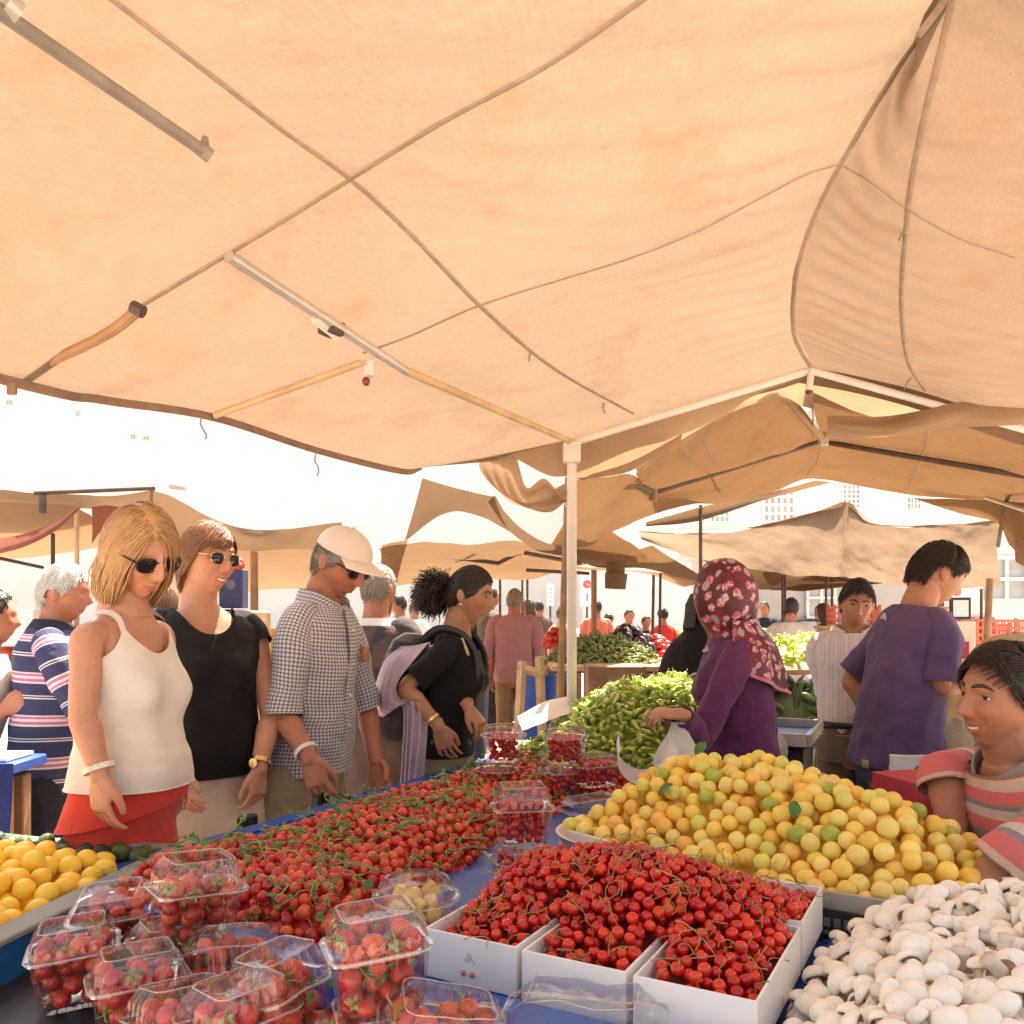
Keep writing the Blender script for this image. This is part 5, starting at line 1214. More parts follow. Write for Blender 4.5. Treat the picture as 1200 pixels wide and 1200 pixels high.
simple_person('woman in long dark brown coat far under the yellow canopy', 966, 10.0, 150, 1.58, DKBR, DKBR, H_BROWN, SK_O, 1, .97, 'long', skirtlike=True)
simple_person('person in coral shirt standing by a far stall', 699, 12.0, 95, 1.64, ORANGE, DKNAVY, H_DARK, SK_T, 0, .97, 'short', vox=.014)
simple_person('person in black shirt bending over a far stall', 735, 12.5, -80, 1.52, BLACK_T, DKNAVY, H_DARK, SK_T, 0, .55, 'short', vox=.014, lean=10)
simple_person('child in dark shirt beside the person in black', 757, 12.6, -70, 1.42, DKNAVY, DKNAVY, H_DARK, SK_T, 0, .55, 'short', vox=.014)
simple_person('dark haired person in bright red shirt beyond the bean stall', 777, 11.5, 100, 1.55, REDSH, DKNAVY, H_DARK, SK_O, 1, .97, 'pony', vox=.014)
simple_person('person in pale rose shirt behind the white post', 658, 12.0, 60, 1.56, ROSE, DKNAVY, H_BROWN, SK_O, 1, .97, 'short', vox=.014)
simple_person('small dark figure in the shade beside the person in coral', 713, 12.6, 60, 1.46, BROWNW, DKNAVY, H_DARK, SK_T, 0, .97, 'short', vox=.014)
simple_person('red haired shopper half hidden behind the striped shirt man', 1000, 5.6, -60, 1.60, OLIVE, TAUPE, H_AUB, SK_R, 0, .97, 'short', vox=.010)
simple_person('woman with long brown hair between the blonde and the auburn woman', 183, 4.0, 70, 1.60, REDSH, DKNAVY, H_BROWN, SK_F, 1, .5, 'long', vox=.009, hn=500)
p = simple_person('vendor in white shirt leaning in at the edge of the blue table', -46, 3.2, 30, 1.52, WHITE_T, DKNAVY, H_DARK, SK_R, 0, .5, 'short', vox=.008, lean=10, arms={1: dict(e=P(-26,845,3.1), w=P(4,832,3.1), curl=.5)})
p = simple_person('vendor in blue cap half hidden behind the smiling seated man', 1218, 2.75, 120, 1.72, cloth_mat('grey_shirt', (.25,.22,.22), .1), TAUPE, H_DARK, SK_T, 0, .5, 'short', vox=.009, seat=True, extra_z=-.39, lean=6)
cap = MB(); rows = []
for i in range(11):
    th = i/10*math.pi*.52; rows.append([p.H((HW+.014)*math.sin(th)*math.cos(a), -.002+(HD+.012)*math.sin(th)*math.sin(a), .020+(HH-.002)*math.cos(th)) for a in (2*math.pi*k/28 for k in range(28))])
cap.grid(rows[::-1], True, cap1=True); co = p.add('baseball_cap', cap, cloth_mat('blue_cap', (.03,.05,.26), .1))
b = MB(); b.grid([[p.H((HW+.01)*math.sin(q), (HD+.006+.07*t)*math.cos(q), .018-.02*math.sin(q)**2) for q in np.linspace(-1.1, 1.1, 15)] for t in (0, .33, .66, 1)]); p.add('cap_brim', b, MATS['blue_cap'], co)
simple_person('seated person in pink and white headscarf behind the green pepper crates', 937, 7.4, 100, 1.58, LILAC, TAUPE, None, SK_O, 1, .97, 'short', vox=.012, seat=True, extra_z=-.40)

for a_ in (('far shopper in olive shirt between the vest man and the frizzy ponytail', 468, 9.6, 200, 1.66, OLIVE, DKNAVY, H_DARK), ('far shopper in white shirt beyond the aisle drape near the ponytail', 486, 11.2, 60, 1.62, WHITE_T, TAUPE, H_BROWN),
           ('far shopper in dark brown beside the banner with pink letters', 632, 13.2, 120, 1.66, DKBR, DKNAVY, H_DARK), ('far shopper in rose shirt beyond the chador woman', 846, 12.4, 80, 1.6, ROSE, DKNAVY, H_BROWN),
           ('far shopper in navy near the grey kiosk', 896, 13.0, 240, 1.64, DKNAVY, TAUPE, H_DARK), ('far shopper in red near the white shop front', 1078, 12.0, 100, 1.62, REDSH, DKNAVY, H_DARK), ('far shopper in beige walking past the maroon panel', 1098, 13.5, 20, 1.66, BEIGE, TAUPE, H_BROWN)):
    simple_person(*a_, SK_T, 0, .97, 'recede', vox=.016)
# ---------------------------------------------------------------- produce tables
O2 = Vector((-.508, 1.586)); U2 = Vector((.48, .877)).normalized(); V2 = Vector((U2.y, -U2.x)); TA = math.atan2(U2.y, U2.x)   # table frame
def T(u, v, z): q = O2+U2*u+V2*v; return Vector((q.x, q.y, z))
def uv_of(x, y): q = Vector((x, y))-O2; return q.dot(U2), q.dot(V2)
RT = Matrix.Rotation(TA, 4, 'Z')     # local x along u, local -y along v
def fruit_mat(name, ramp_, rough=.25, spec=.5, coat=.0, spots=None, sss=.08, bump=0., use_color=False, mott=.35):
    m, nt, out = new_mat(name); n = N(nt); o = n.obj()
    oi = n.add('ShaderNodeObjectInfo'); g = n.add('ShaderNodeNewGeometry')
    r = n.math('FRACT', n.math('ADD', oi.outputs['Random'], g.outputs['Random Per Island']))
    sh = n.add('ShaderNodeVectorMath', operation='ADD'); cx = n.add('ShaderNodeCombineXYZ'); n.link(n.math('MULTIPLY', r, 13.), cx.inputs[0]); n.link(o, sh.inputs[0]); n.link(cx.outputs[0], sh.inputs[1])
    t = n.noise(32, 3, sh.outputs[0])
    f = n.math('ADD', n.math('MULTIPLY', r, 1-mott), n.math('MULTIPLY', t.outputs['Fac'], mott))
    col = n.ramp(f, ramp_)
    if use_color:
        col = n.mix(n.math('MULTIPLY', n.math('SUBTRACT', t.outputs['Fac'], .38), 1.1), oi.outputs['Color'], col)
        col = n.mix(1., col, n.ramp(r, [(0, (.86,.84,.8)), (1, (1.06,1.06,1.06))]), 'MULTIPLY')
    if use_color:
        sz = n.add('ShaderNodeSeparateXYZ'); n.link(o, sz.inputs[0]); pit = n.ramp(n.math('DIVIDE', n.math('LENGTH' if False else 'ADD', n.math('ABSOLUTE', sz.outputs[0]), n.math('ABSOLUTE', sz.outputs[1])), .01), [(.12, (1,1,1)), (.28, (0,0,0))]); up = n.math('GREATER_THAN', sz.outputs[2], 0.)
        col = n.mix(n.math('MULTIPLY', n.math('MULTIPLY', pit, up), .5), col, (.22,.12,.03))
        fk = n.ramp(n.noise(210, 2, sh.outputs[0]).outputs['Fac'], [(.62, (1,1,1)), (.72, (.72,.58,.45))]); col = n.mix(.2, col, fk, 'MULTIPLY')
        bl = n.ramp(n.noise(14, 2, sh.outputs[0]).outputs['Fac'], [(.50, (1,1,1)), (.70, (1.0,.80,.62))]); col = n.mix(.45, col, bl, 'MULTIPLY')
    nm = None
    if spots:
        v = n.add('ShaderNodeTexVoronoi'); v.inputs['Scale'].default_value = spots[0]; n.link(sh.outputs[0], v.inputs[0])
        s = n.ramp(v.outputs['Distance'], [(.10, (1,1,1)), (.22, (0,0,0))]); col = n.mix(n.math('MULTIPLY', s, spots[2]), col, spots[1])
        nm = n.bump(v.outputs['Distance'], .5, .0015)
    if bump: nm = n.bump(n.noise(90, 3, o).outputs['Fac'], bump, .003)
    b = n.pri(out, col, rough, spec, 0, nm)
    if coat: b.inputs['Coat Weight'].default_value = coat; b.inputs['Coat Roughness'].default_value = .08
    if sss: b.inputs['Subsurface Weight'].default_value = sss; b.inputs['Subsurface Scale'].default_value = .006; b.inputs['Subsurface Radius'].default_value = (1, .4, .2)
    return m
M_STRAW = fruit_mat('strawberry_skin', [(.08, (.34,.009,.008)), (.5, (.63,.032,.016)), (.92, (.82,.15,.035))], .3, .5, .25, (330, (.62,.30,.08), .5), sss=0)
M_CHERRY = fruit_mat('cherry_skin', [(.1, (.34,.004,.004)), (.5, (.62,.012,.007)), (.92, (.80,.06,.014))], .16, .5, .3, sss=0)
M_APRI = fruit_mat('apricot_skin', [(.2, (.93,.75,.18)), (.55, (.93,.66,.12)), (.9, (.91,.55,.12))], .42, .35, 0, None, .0, .12, True)
M_APR2 = fruit_mat('apricot_skin_plain', [(.15, (.92,.74,.19)), (.5, (.92,.66,.12)), (.85, (.91,.56,.11))], .42, .35, 0, None, 0, .12)
M_PLUM = fruit_mat('yellow_plum_skin', [(.2, (.86,.60,.06)), (.8, (.87,.50,.04))], .38, .4, 0, None, 0, .1)
M_AVO = fruit_mat('avocado_skin', [(.2, (.035,.03,.02)), (.6, (.06,.075,.02)), (.9, (.10,.15,.03))], .5, .4, 0, None, 0, .4)
M_MUSH = fruit_mat('mushroom_skin', [(.15, (.84,.76,.62)), (.5, (.91,.85,.73)), (.9, (.94,.91,.82))], .6, .25, 0, (75, (.42,.29,.18), .30), 0, .15, mott=.6)
M_STEMM = fruit_mat('mushroom_stem', [(.2, (.66,.55,.43)), (.8, (.80,.72,.62))], .75, .2, 0, None, 0, .3, mott=.7)
M_GILL = mat('mushroom_gill', (.30,.19,.13), .8, .3, 60)
M_PEP = fruit_mat('green_pepper_skin', [(.1, (.24,.34,.04)), (.5, (.40,.49,.08)), (.9, (.58,.63,.19))], .22, .5, .2, sss=0)
M_DGREEN = fruit_mat('dark_green_skin', [(.1, (.03,.06,.02)), (.6, (.07,.12,.035)), (.9, (.12,.18,.06))], .4, .4, 0, sss=0)
M_BEAN = fruit_mat('bean_skin', [(.1, (.09,.13,.02)), (.6, (.18,.21,.04)), (.9, (.30,.30,.08))], .4, .4, 0, sss=0)
M_TOM = fruit_mat('tomato_skin', [(.1, (.45,.015,.01)), (.9, (.65,.05,.02))], .2, .5, .2, sss=0)
M_AUBER = fruit_mat('aubergine_skin', [(.1, (.012,.006,.014)), (.9, (.04,.015,.04))], .18, .5, .2, sss=0)
M_GREEN = mat('fresh_green', (.27,.36,.09), .5, .35, 60, .2, 90); M_TWIG = mat('cherry_twig', (.36,.26,.08), .6, .35, 40); M_LEAF = mat('leaf_green', (.06,.16,.03), .4, .3, 50, .2, 60)
BLUE = mat('blue_plastic', (.012,.075,.40), .35, .15, 6, .1, 40, spec=.5); BLUEP = mat('blue_sheet', (.035,.09,.36), .45, .2, 5, .25, 18, spec=.5)
BLACKC = mat('black_crate_plastic', (.022,.020,.022), .45, .25, 20, .15); WBOX = mat('white_card', (.82,.80,.77), .55, .04, 9, .1, 50); CARD = mat('grey_card', (.42,.37,.31), .8, .12, 12, .2, 60)
SLATE = mat('grey_board', (.26,.27,.24), .7, .15, 9, .2, 40); BLUEC = mat('blue_crate', (.02,.13,.36), .45, .15, 8, .12); GREENC = mat('green_crate', (.05,.16,.09), .5, .15, 8)
# --- shared fruit meshes
def build_mesh(name, fn, mats):
    mb = MB(); fn(mb); me = mb.mesh(name); [me.materials.append(m) for m in mats]; smooth_mesh(me, 180); return me
def ballmb(mb, r, dimple=.25, squash=1., nu=18, nv=12, seam=0., seed=0):
    rows = []
    for i in range(nv+1):
        th = math.pi*(.003+.994*i/nv); row = []
        for k in range(nu):
            a = 2*math.pi*k/nu; rr = r*(1+.03*noise.noise(Vector((math.cos(a), math.sin(a), th+seed))))
            if seam: rr *= 1-seam*math.exp(-((math.atan2(math.sin(a), math.cos(a)))/.22)**2)*math.sin(th)
            z = -math.cos(th)*rr*squash; x = rr*math.sin(th)
            if th > math.pi*.6: z -= dimple*r*math.exp(-((math.pi-th)/.42)**2)
            row.append((x*math.cos(a), x*math.sin(a), z))
        rows.append(row)
    mb.grid(rows, True, None, 0, True, True)
def strawmb(mb, r=.0145, seed=0, nu=14, nv=9, calyx=True):
    rows = []
    for i in range(nv+1):
        t = i/nv; th = math.pi*(.003+.994*t); w = math.sin(th)*(1-.10*math.cos(th)) ; z = -math.cos(th)*1.02
        rows.append([(r*w*(1+.05*noise.noise(Vector((math.cos(a)*1.5, math.sin(a)*1.5, z+seed))))*math.cos(a), r*w*math.sin(a), r*z) for a in (2*math.pi*k/nu for k in range(nu))])
    mb.grid(rows, True, None, 0, True, True)
    if calyx:
        rd = random.Random(seed); zz = r*.98
        for k in range(6):
            a = 2*math.pi*k/6+rd.uniform(-.3,.3); ca, sa = math.cos(a), math.sin(a); L = r*rd.uniform(.6, 1.0); w = r*.22
            p = [Vector((0,0,zz)), Vector((ca*L*.5-sa*w, sa*L*.5+ca*w, zz+.001)), Vector((ca*L, sa*L, zz-r*rd.uniform(-.2,.45))), Vector((ca*L*.5+sa*w, sa*L*.5-ca*w, zz+.001))]
            b = len(mb.v); mb.v.extend(tuple(q) for q in p); mb.face([b, b+1, b+2, b+3], None, 1)
        mb.tube([Vector((0,0,zz)), Vector((r*.2,0,zz+r*.7)), Vector((r*.6, r*.2, zz+r*1.5))], .0011, 5, 1)
ME_STRAW = [build_mesh('strawberry', lambda mb, k=k: strawmb(mb, .0145, k, calyx=(k != 0)), [M_STRAW, M_GREEN]) for k in range(4)]
ME_CHERRY = [build_mesh('cherry', lambda mb, k=k: ballmb(mb, .0098, .3, .95, 18, 12, .03, k), [M_CHERRY]) for k in range(3)]
def stemmb(mb, seed):
    rd = random.Random(seed); p = Vector((0, 0, .0085)); path = [p]; d = Vector((rd.gauss(0,.4), rd.gauss(0,.4), 1))
    for k in range(5): d += Vector((rd.gauss(0,.45), rd.gauss(0,.45), -.1)); p = p+d.normalized()*.0085; path.append(p)
    mb.tube(path, [.0007,.0006,.0006,.0006,.0008,.0013], 5, smooth=3)
ME_CSTEM = [build_mesh('stem', lambda mb, k=k: stemmb(mb, k), [M_TWIG]) for k in range(6)]
ME_APRI = [build_mesh('apricot', lambda mb, k=k: ballmb(mb, .0215, .18, (.94, 1.06, 1.0)[k], 24, 16, .06, k*3), [M_APRI]) for k in range(3)]
ME_PLUM = [build_mesh('yellow_plum', lambda mb, k=k: ballmb(mb, .0225, .12, (1.0, 1.14)[k], 22, 14, .04, k*5), [M_PLUM]) for k in range(2)]
ME_AVO = [build_mesh('avocado', lambda mb: ballmb(mb, .02, .05, 1.35, 18, 12, 0, 3), [M_AVO])]
def mushcap(mb, r, seed):
    rows = []; prof = [(.02,1.0),(.3,.96),(.6,.82),(.85,.56),(.98,.22),(1.0,.02),(.93,-.16),(.78,-.18),(.62,-.08),(.35,-.02),(.05,.0)]
    for x, z in prof:
        rows.append([(r*x*(1+.07*noise.noise(Vector((math.cos(a), math.sin(a), seed))))*math.cos(a), r*x*(1+.05*math.sin(a+seed))*math.sin(a), r*z*.86*(1+.06*noise.noise(Vector((math.cos(a)*2, seed, z))))) for a in (2*math.pi*k/22 for k in range(22))])
    mb.grid(rows[::-1], True, None, 0, True, True); nfr = 22
    for f in range(3*nfr): mb.m[f] = 1
ME_MCAP = [build_mesh('mushroom', lambda mb, k=k: mushcap(mb, .0205, k*1.7), [M_MUSH, M_GILL]) for k in range(4)]
ME_MSTEM = [build_mesh('stem', lambda mb, k=k: mb.tube([(0,0,0),(.001*k,.0,-.012),(.002*k,.001,-.023)], [.0085,.0078,.0095], 14, smooth=3), [M_STEMM]) for k in range(3)]
def pepmb(mb, L, r, seed, stem=True):
    rd = random.Random(seed); b_ = rd.uniform(-.5, .5); pts = []; rad = []
    for k in range(9):
        t = k/8; pts.append(Vector((L*(t-.5), .35*L*b_*(t-.5)**2*2, .1*L*rd.uniform(-.1,.1)+.25*L*b_*(t-.5)**2))); rad.append(r*(min(1, t*5+.45))*(1-.85*t**2.2)*rd.uniform(.92, 1.08))
    mb.tube(pts, rad, 9)
    if stem: mb.tube([pts[0]+Vector((.003,0,0)), pts[0]-Vector((.014,0,-.004))], [.0022,.0018], 5, 1)
ME_PEP = [build_mesh('green_pepper', lambda mb, k=k: pepmb(mb, (.08,.09,.07,.095,.085)[k], (.0135,.012,.0145,.0115,.014)[k], k), [M_PEP, M_GREEN]) for k in range(5)]
# --- heap packing
def heap(inside, bounds, h, r, n, seed=1, depth=2.2, tries=14, flat=1.):
    rd = random.Random(seed); cell = 2*r; g = {}; out = []; miss = 0
    while len(out) < n and miss < 900:
        best = None
        for _ in range(3):
            x, y = rd.uniform(*bounds[0]), rd.uniform(*bounds[1])
            if not inside(x, y): continue
            top = h(x, y); z = top-depth*r; ci, cj = int(x//cell), int(y//cell)
            for i in (ci-1, ci, ci+1):
                for j in (cj-1, cj, cj+1):
                    for (a, b, c) in g.get((i, j), ()):
                        d2 = (a-x)**2+(b-y)**2
                        if d2 < (2*r)**2*.96: z = max(z, c+flat*math.sqrt(max(0, (2*r)**2*.96-d2)))
            if z > top: continue
            if best is None or z-top < best[3]: best = (x, y, z, z-top)
        if best is None: miss += 1; continue
        miss = 0; x, y, z, _ = best; out.append((x, y, z)); g.setdefault((int(x//cell), int(y//cell)), []).append((x, y, z))
    return out
def exposed(pts, r):
    """order: those with nothing above first, nearest the photographer first"""
    res = []
    for i, (x, y, z) in enumerate(pts):
        cover = sum(1 for (a, b, c) in pts if c > z+r*.5 and (a-x)**2+(b-y)**2 < (1.5*r)**2)
        res.append(((cover > 0)*1000+math.hypot(x, y), i))
    return [pts[i] for _, i in sorted(res)]
def rrot(rd, tilt=math.pi): return (rd.uniform(-tilt, tilt), rd.uniform(-tilt, tilt), rd.uniform(0, 6.283))
def inst(name, me, loc, rot, label, cat, group, sc=1., color=None):
    o = bpy.data.objects.new(name, me); COL.objects.link(o); o.location = loc; o.rotation_euler = rot; o.scale = (sc,)*3
    if color: o.color = (*color, 1)
    return props(o, label, cat, group)
def kid(name, me, parent, rot=(0,0,0), loc=(0,0,0)):
    o = bpy.data.objects.new(name, me); COL.objects.link(o); o.parent = parent; o.rotation_euler = rot; o.location = loc; return o
def mass(name, pts, r, fn, mats, core=None, label=None, seed=3, cat=None):
    """what is left of a heap as one object"""
    rd = random.Random(seed); mb = MB()
    for p in pts:
        s = MB(); fn(s, rd.randint(0, 99)); M = Matrix.Translation(p) @ Euler(rrot(rd)).to_matrix().to_4x4(); mb.join(s, M)
    if core is not None: mb.grid(core)
    return put(name, mb, mats, None, label, cat, None, 'stuff', ang=180)
def core_rows(bounds, inside, h, off, nx_=40, ny=40):
    return [[Vector((x, y, h(x, y)-off if inside(x, y) else h(x, y)-off-.02)) for x in np.linspace(*bounds[0], nx_)] for y in np.linspace(*bounds[1], ny)]

# --- the big table and the blue tray
tb = empty('fruit_table', T(.9, .55, 0), 'long trestle table under the trays of red berries, cherries and apricots', 'table')
mb = MB(); mb.box(T(.98, .60, .795), (2.1, 2.0, .03), RT, 0, .004); put('table_top', mb, BLUEP, tb)
for u_, v_ in ((.02,-.33),(1.95,-.33),(.02,1.5),(1.95,1.5),(.98,-.33),(.98,1.5)):
    mb = MB(); mb.tube([T(u_, v_, 0), T(u_, v_, .778)], .022, 8); put('leg', mb, DARKP, tb)
tr = empty('blue_tray', T(.85, 0, .81), 'wide shallow blue plastic tray full of red strawberries', 'tray')
mb = MB(); mb.box(T(.86, -.005, .822), (1.80, .82, .018), RT, 0, .003); put('tray_floor', mb, BLUEP, tr)
for (u_, v_, lu, lv) in ((.86,-.42,1.80,.03),(.86,.41,1.80,.02),(-.045,-.005,.02,.83),(1.765,-.005,.02,.83)):
    mb = MB(); mb.box(T(u_, v_, .838), (lu, lv, .052), RT, 0, .006); put('rim', mb, BLUE, tr)
mb = MB(); mb.box(T(.86, -.445, .866), (1.84, .05, .010), RT, 0, .004); put('rim', mb, BLUE, tr)
ld = MB(); ld.box(T(-.10, .62, .842), (.09, 1.3, .05), RT, 0, .008); put('blue_ledge', ld, BLUE, None, 'bright blue plastic ledge along the front of the white cherry boxes', 'ledge')
mb = MB(); mb.box(T(.62, .62, .820), (1.34, .34, .012), RT, 0, .003); mb.box(T(.2, 1.0, .8195), (.62, .42, .013), RT, 0, .003); put('blue_cloth', mb, BLUEP, None, 'blue plastic sheet under the white boxes', 'sheet')
# strawberries heaped in the tray
def in_straw(x, y):
    u, v = uv_of(x, y)
    if not (-.02 < u < 1.72): return False
    hi = np.interp(u, [0, .15, .6, 1.0, 1.3, 1.72], [.27, .20, .135, .10, .10, .26])
    return -.385 < v < hi+.03*noise.noise(Vector((u*6, 0, 0)))
def h_straw(x, y):
    u, v = uv_of(x, y); hi = np.interp(u, [0, .15, .6, 1.0, 1.3, 1.72], [.27, .20, .135, .10, .10, .26])
    e = min(sstep((v+.40)/.13), sstep((hi+.02-v)/.15), sstep((u+.05)/.10), sstep((1.78-u)/.2))
    return .846+.085*e*(.75+.35*noise.noise(Vector((u*4, v*4, 3))))
bd = ((-1.0, 1.0), (1.3, 3.5))
pts = heap(in_straw, bd, h_straw, .0116, 3300, 2)
pts = exposed(pts, .0116); rd = random.Random(5)
print('straw', len(pts))
NI = 130
def zone(u): return 'near end' if u < .35 else ('middle' if u < .9 else 'far end')
for p in pts[:NI]:
    u, v = uv_of(p[0], p[1]); k = rd.randint(0, 3)
    inst('strawberry', ME_STRAW[k], p, rrot(rd), f'small red strawberry {"with green calyx " if k else "without calyx "}heaped at the {zone(u)} of the blue tray', 'strawberry', 'strawberries on the blue tray', rd.uniform(.72, .95))
rest = [p for p in pts[NI:] if True]
mass('strawberry_heap', rest, .0135, lambda s, k: strawmb(s, .0116*(.82+.36*(k/99)), k, 10, 7, k % 2 == 0), [M_STRAW, M_GREEN], None, 'deep heap of red strawberries with green stems filling the blue tray', cat='strawberries')
mb = MB()
nn = 60
mb.grid([[T(u_, v_, max(.832, h_straw(*T(u_, v_, 0).to_2d())-.026) if in_straw(*T(u_, v_, 0).to_2d()) else .826) for u_ in np.linspace(-.03, 1.75, 80)] for v_ in np.linspace(-.40, .33, nn)])
put('strawberry_bed', mb, M_STRAW, None, 'lowest layer of the red strawberries on the blue tray', 'strawberries', None, 'stuff', ang=180)
# loose green sprigs over the berries
def sprig(mb, rd, L):
    p = Vector((0, 0, 0)); d = Vector((1, 0, .25)); path = [p]
    for k in range(7): d = (d+Vector((rd.gauss(0,.25), rd.gauss(0,.38), rd.gauss(-.06,.2)))).normalized(); p = p+d*(L/7); p.z = max(-.002, p.z); path.append(p)
    mb.tube(path, [.0013]*7+[.0008], 5, 0, smooth=3)
    for k in (2, 4, 5, 7):
        if rd.random() < .75:
            q = path[k]; a = rd.uniform(0, 6.28); l_ = rd.uniform(.010, .022); w = l_*.34; dv = Vector((math.cos(a), math.sin(a), rd.uniform(-.1,.5))).normalized(); sd = dv.cross(Vector((0,0,1))).normalized()
            rows = [[q+dv*(l_*t)-sd*(w*math.sin(math.pi*min(1,t*.96+.02)))+Vector((0,0,-.15*l_*t*t)), q+dv*(l_*t)+Vector((0,0,.12*l_*math.sin(3*t))), q+dv*(l_*t)+sd*(w*math.sin(math.pi*min(1,t*.96+.02)))+Vector((0,0,-.15*l_*t*t))] for t in (0, .25, .5, .75, 1)]
            mb.grid(rows, m=1)
ME_SPRIG = []
for k in range(8):
    rd2 = random.Random(40+k); ME_SPRIG.append(build_mesh('green_sprig', lambda mb: sprig(mb, rd2, rd2.uniform(.05, .11)), [M_GREEN, M_LEAF]))
rd = random.Random(8); cnt = 0
while cnt < 300:
    x, y = rd.uniform(-.9, .6), rd.uniform(1.4, 3.2)
    if not in_straw(x, y): continue
    u, v = uv_of(x, y); q = Vector((x, y, h_straw(x, y)+.009))
    inst('green_sprig', ME_SPRIG[rd.randint(0, 7)], q, (rd.uniform(-.5,.5), rd.uniform(-.5,.3), rd.uniform(0, 6.28)), f'thin green stem with leaflets on the strawberries, {zone(u)} of the tray', 'sprig', 'green stems on the strawberries', rd.uniform(.7, 1.25)); cnt += 1
# black crates whose pegs stand up along the aisle edge
for (px, py, Y) in ((176,1003,2.02), (290,966,2.33), (376,940,2.62)):
    q = P(px, py, Y); c = empty('crate_peg', (q.x, q.y, 0), {176: 'black plastic crate peg in front of the red skirt', 290: 'black plastic crate peg below the gold wristwatch', 376: 'black plastic crate peg below the hand of the capped man'}[px], 'crate peg')
    for s_ in (-1, 1):
        mb = MB(); b_ = Vector((q.x, q.y, 0))+Vector((U2.x, U2.y, 0))*(s_*.016)
        mb.box(b_+Vector((0,0,(q.z+.025)/2)), (.022,.030,q.z+.025), RT, 0, .004); put('peg', mb, BLACKC, c)
# ---- white boxes with sour cherries
def white_box(u0, v0, lu, lv, hgt, zb, label, mark=False):
    b = empty('white_box', T(u0+lu/2, v0+lv/2, zb), label, 'box', 'white boxes of cherries')
    th = .004; parts = [(T(u0+lu/2, v0+lv/2, zb+.003), (lu-.002, lv-.002, .004), 'floor_panel'), (T(u0+th/2, v0+lv/2, zb+hgt/2), (th, lv, hgt), 'front_panel'), (T(u0+lu-th/2, v0+lv/2, zb+hgt/2), (th, lv, hgt), 'back_panel'),
        (T(u0+lu/2, v0+th/2, zb+hgt/2+.0005), (lu-2*th-.0005, th, hgt-.001), 'side_panel'), (T(u0+lu/2, v0+lv-th/2, zb+hgt/2+.0005), (lu-2*th-.0005, th, hgt-.001), 'side_panel')]
    for c, d_, nm in parts:
        mb = MB(); mb.box(c, d_, RT, 0, .0012); put(nm, mb, WBOX, b)
    if mark:
        mb = MB()
        c = T(u0-.0008, v0+lv*.52, zb+hgt*.55); e = Vector((V2.x, V2.y, 0)); z_ = Vector((0,0,1))
        mb.tube([c+e*a+z_*b_ for a, b_ in ((-.006,.006),(-.002,.009),(.002,.004),(-.003,-.002),(-.008,-.004),(-.006,.003),(.001,.002),(.008,-.004),(.006,-.007))], .0005, 5, smooth=3)
        put('printed_sketch', mb, mat('grey_ink', (.45,.42,.40), .7), b)
        mb = MB()
        for dx in (-.012, .004): mb.ellipsoid(c+e*dx+z_*-.022, (.0045,.0045,.004), 10, 6)
        put('printed_cherry', mb, mat('faded_red_ink', (.55,.16,.12), .6), b)
    return b
BX = [(-.035,.44,.40,.165,.075), (-.04,.617,.40,.163,.075), (-.045,.792,.30,.168,.075), (.27,.80,.20,.16,.078)]
white_box(*BX[0], .866-.012, 'white cardboard cherry box with a small printed sketch, beside the clear berry tubs', True)
white_box(*BX[1], .866-.012, 'white cardboard cherry box between two others, behind the flat clear lid')
white_box(*BX[2], .866-.012, 'white cardboard cherry box next to the mushrooms')
white_box(*BX[3], .866-.012, 'white box of cherries tucked behind the others at the black crate corner')
def in_cherry(x, y):
    u, v = uv_of(x, y)
    if not (.455 < v < .948): return False
    if (abs(v-.611) < .018 or abs(v-.786) < .018) and h_cherry(x, y) < .940: return False
    if v < .60: return -.018 < u < .352
    if v < .785: return -.022 < u < .348
    return -.028 < u < .455 and abs(u-.262) > .014 + (.0 if h_cherry(x, y) > .95 else .004)
def h_cherry(x, y):
    u, v = uv_of(x, y)
    z = .900+.112*math.exp(-((u-.255)/.205)**2-((v-.665)/.31)**2)
    # dips at the walls between the boxes near the front
    for w_ in (.611, .786): z -= .016*math.exp(-((v-w_)/.014)**2)*(1-sstep((u-.10)/.12))
    e = min(sstep((u+.04)/.06), 1)
    return z*1. - (1-e)*.018+.006*noise.noise(Vector((u*20, v*20, 0)))
pts = heap(in_cherry, ((-.2, .8), (1.0, 2.0)), h_cherry, .0093, 1900, 4, 2.4)
pts = exposed(pts, .0093); rd = random.Random(6); print('cherry', len(pts))
def czone(u, v):
    a = 'in the sketch marked box' if v < .605 else ('in the middle white box' if v < .785 else 'in the box by the mushrooms')
    return ('atop the heap ' if h_cherry(*T(u, v, 0).to_2d()) > .955 else '')+a
for i, p in enumerate(pts[:300]):
    u, v = uv_of(p[0], p[1]); st = rd.random() < .30
    o = inst('cherry', ME_CHERRY[rd.randint(0, 2)], p, rrot(rd, .8), f'shiny red cherry {"with its thin stem " if st else "without a stem "}{czone(u, v)}', 'cherry', 'cherries in the white boxes', rd.uniform(.9, 1.08))
    if st: kid('stem', ME_CSTEM[rd.randint(0, 5)], o)
def cherrymb(s, k): ballmb(s, .0093, .25, .95, 12, 8, 0, k)
mass('cherry_heap', pts[300:], .0093, cherrymb, [M_CHERRY], None, 'heaped red cherries filling the white boxes below their topmost fruit', cat='cherries')
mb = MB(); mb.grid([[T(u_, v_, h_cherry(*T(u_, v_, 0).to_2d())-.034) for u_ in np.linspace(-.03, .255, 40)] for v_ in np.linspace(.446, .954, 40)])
mb.grid([[T(u_, v_, max(.84, h_cherry(*T(u_, v_, 0).to_2d())-.036)) for u_ in np.linspace(.255, .455, 30)] for v_ in np.linspace(.446, .94, 40)])
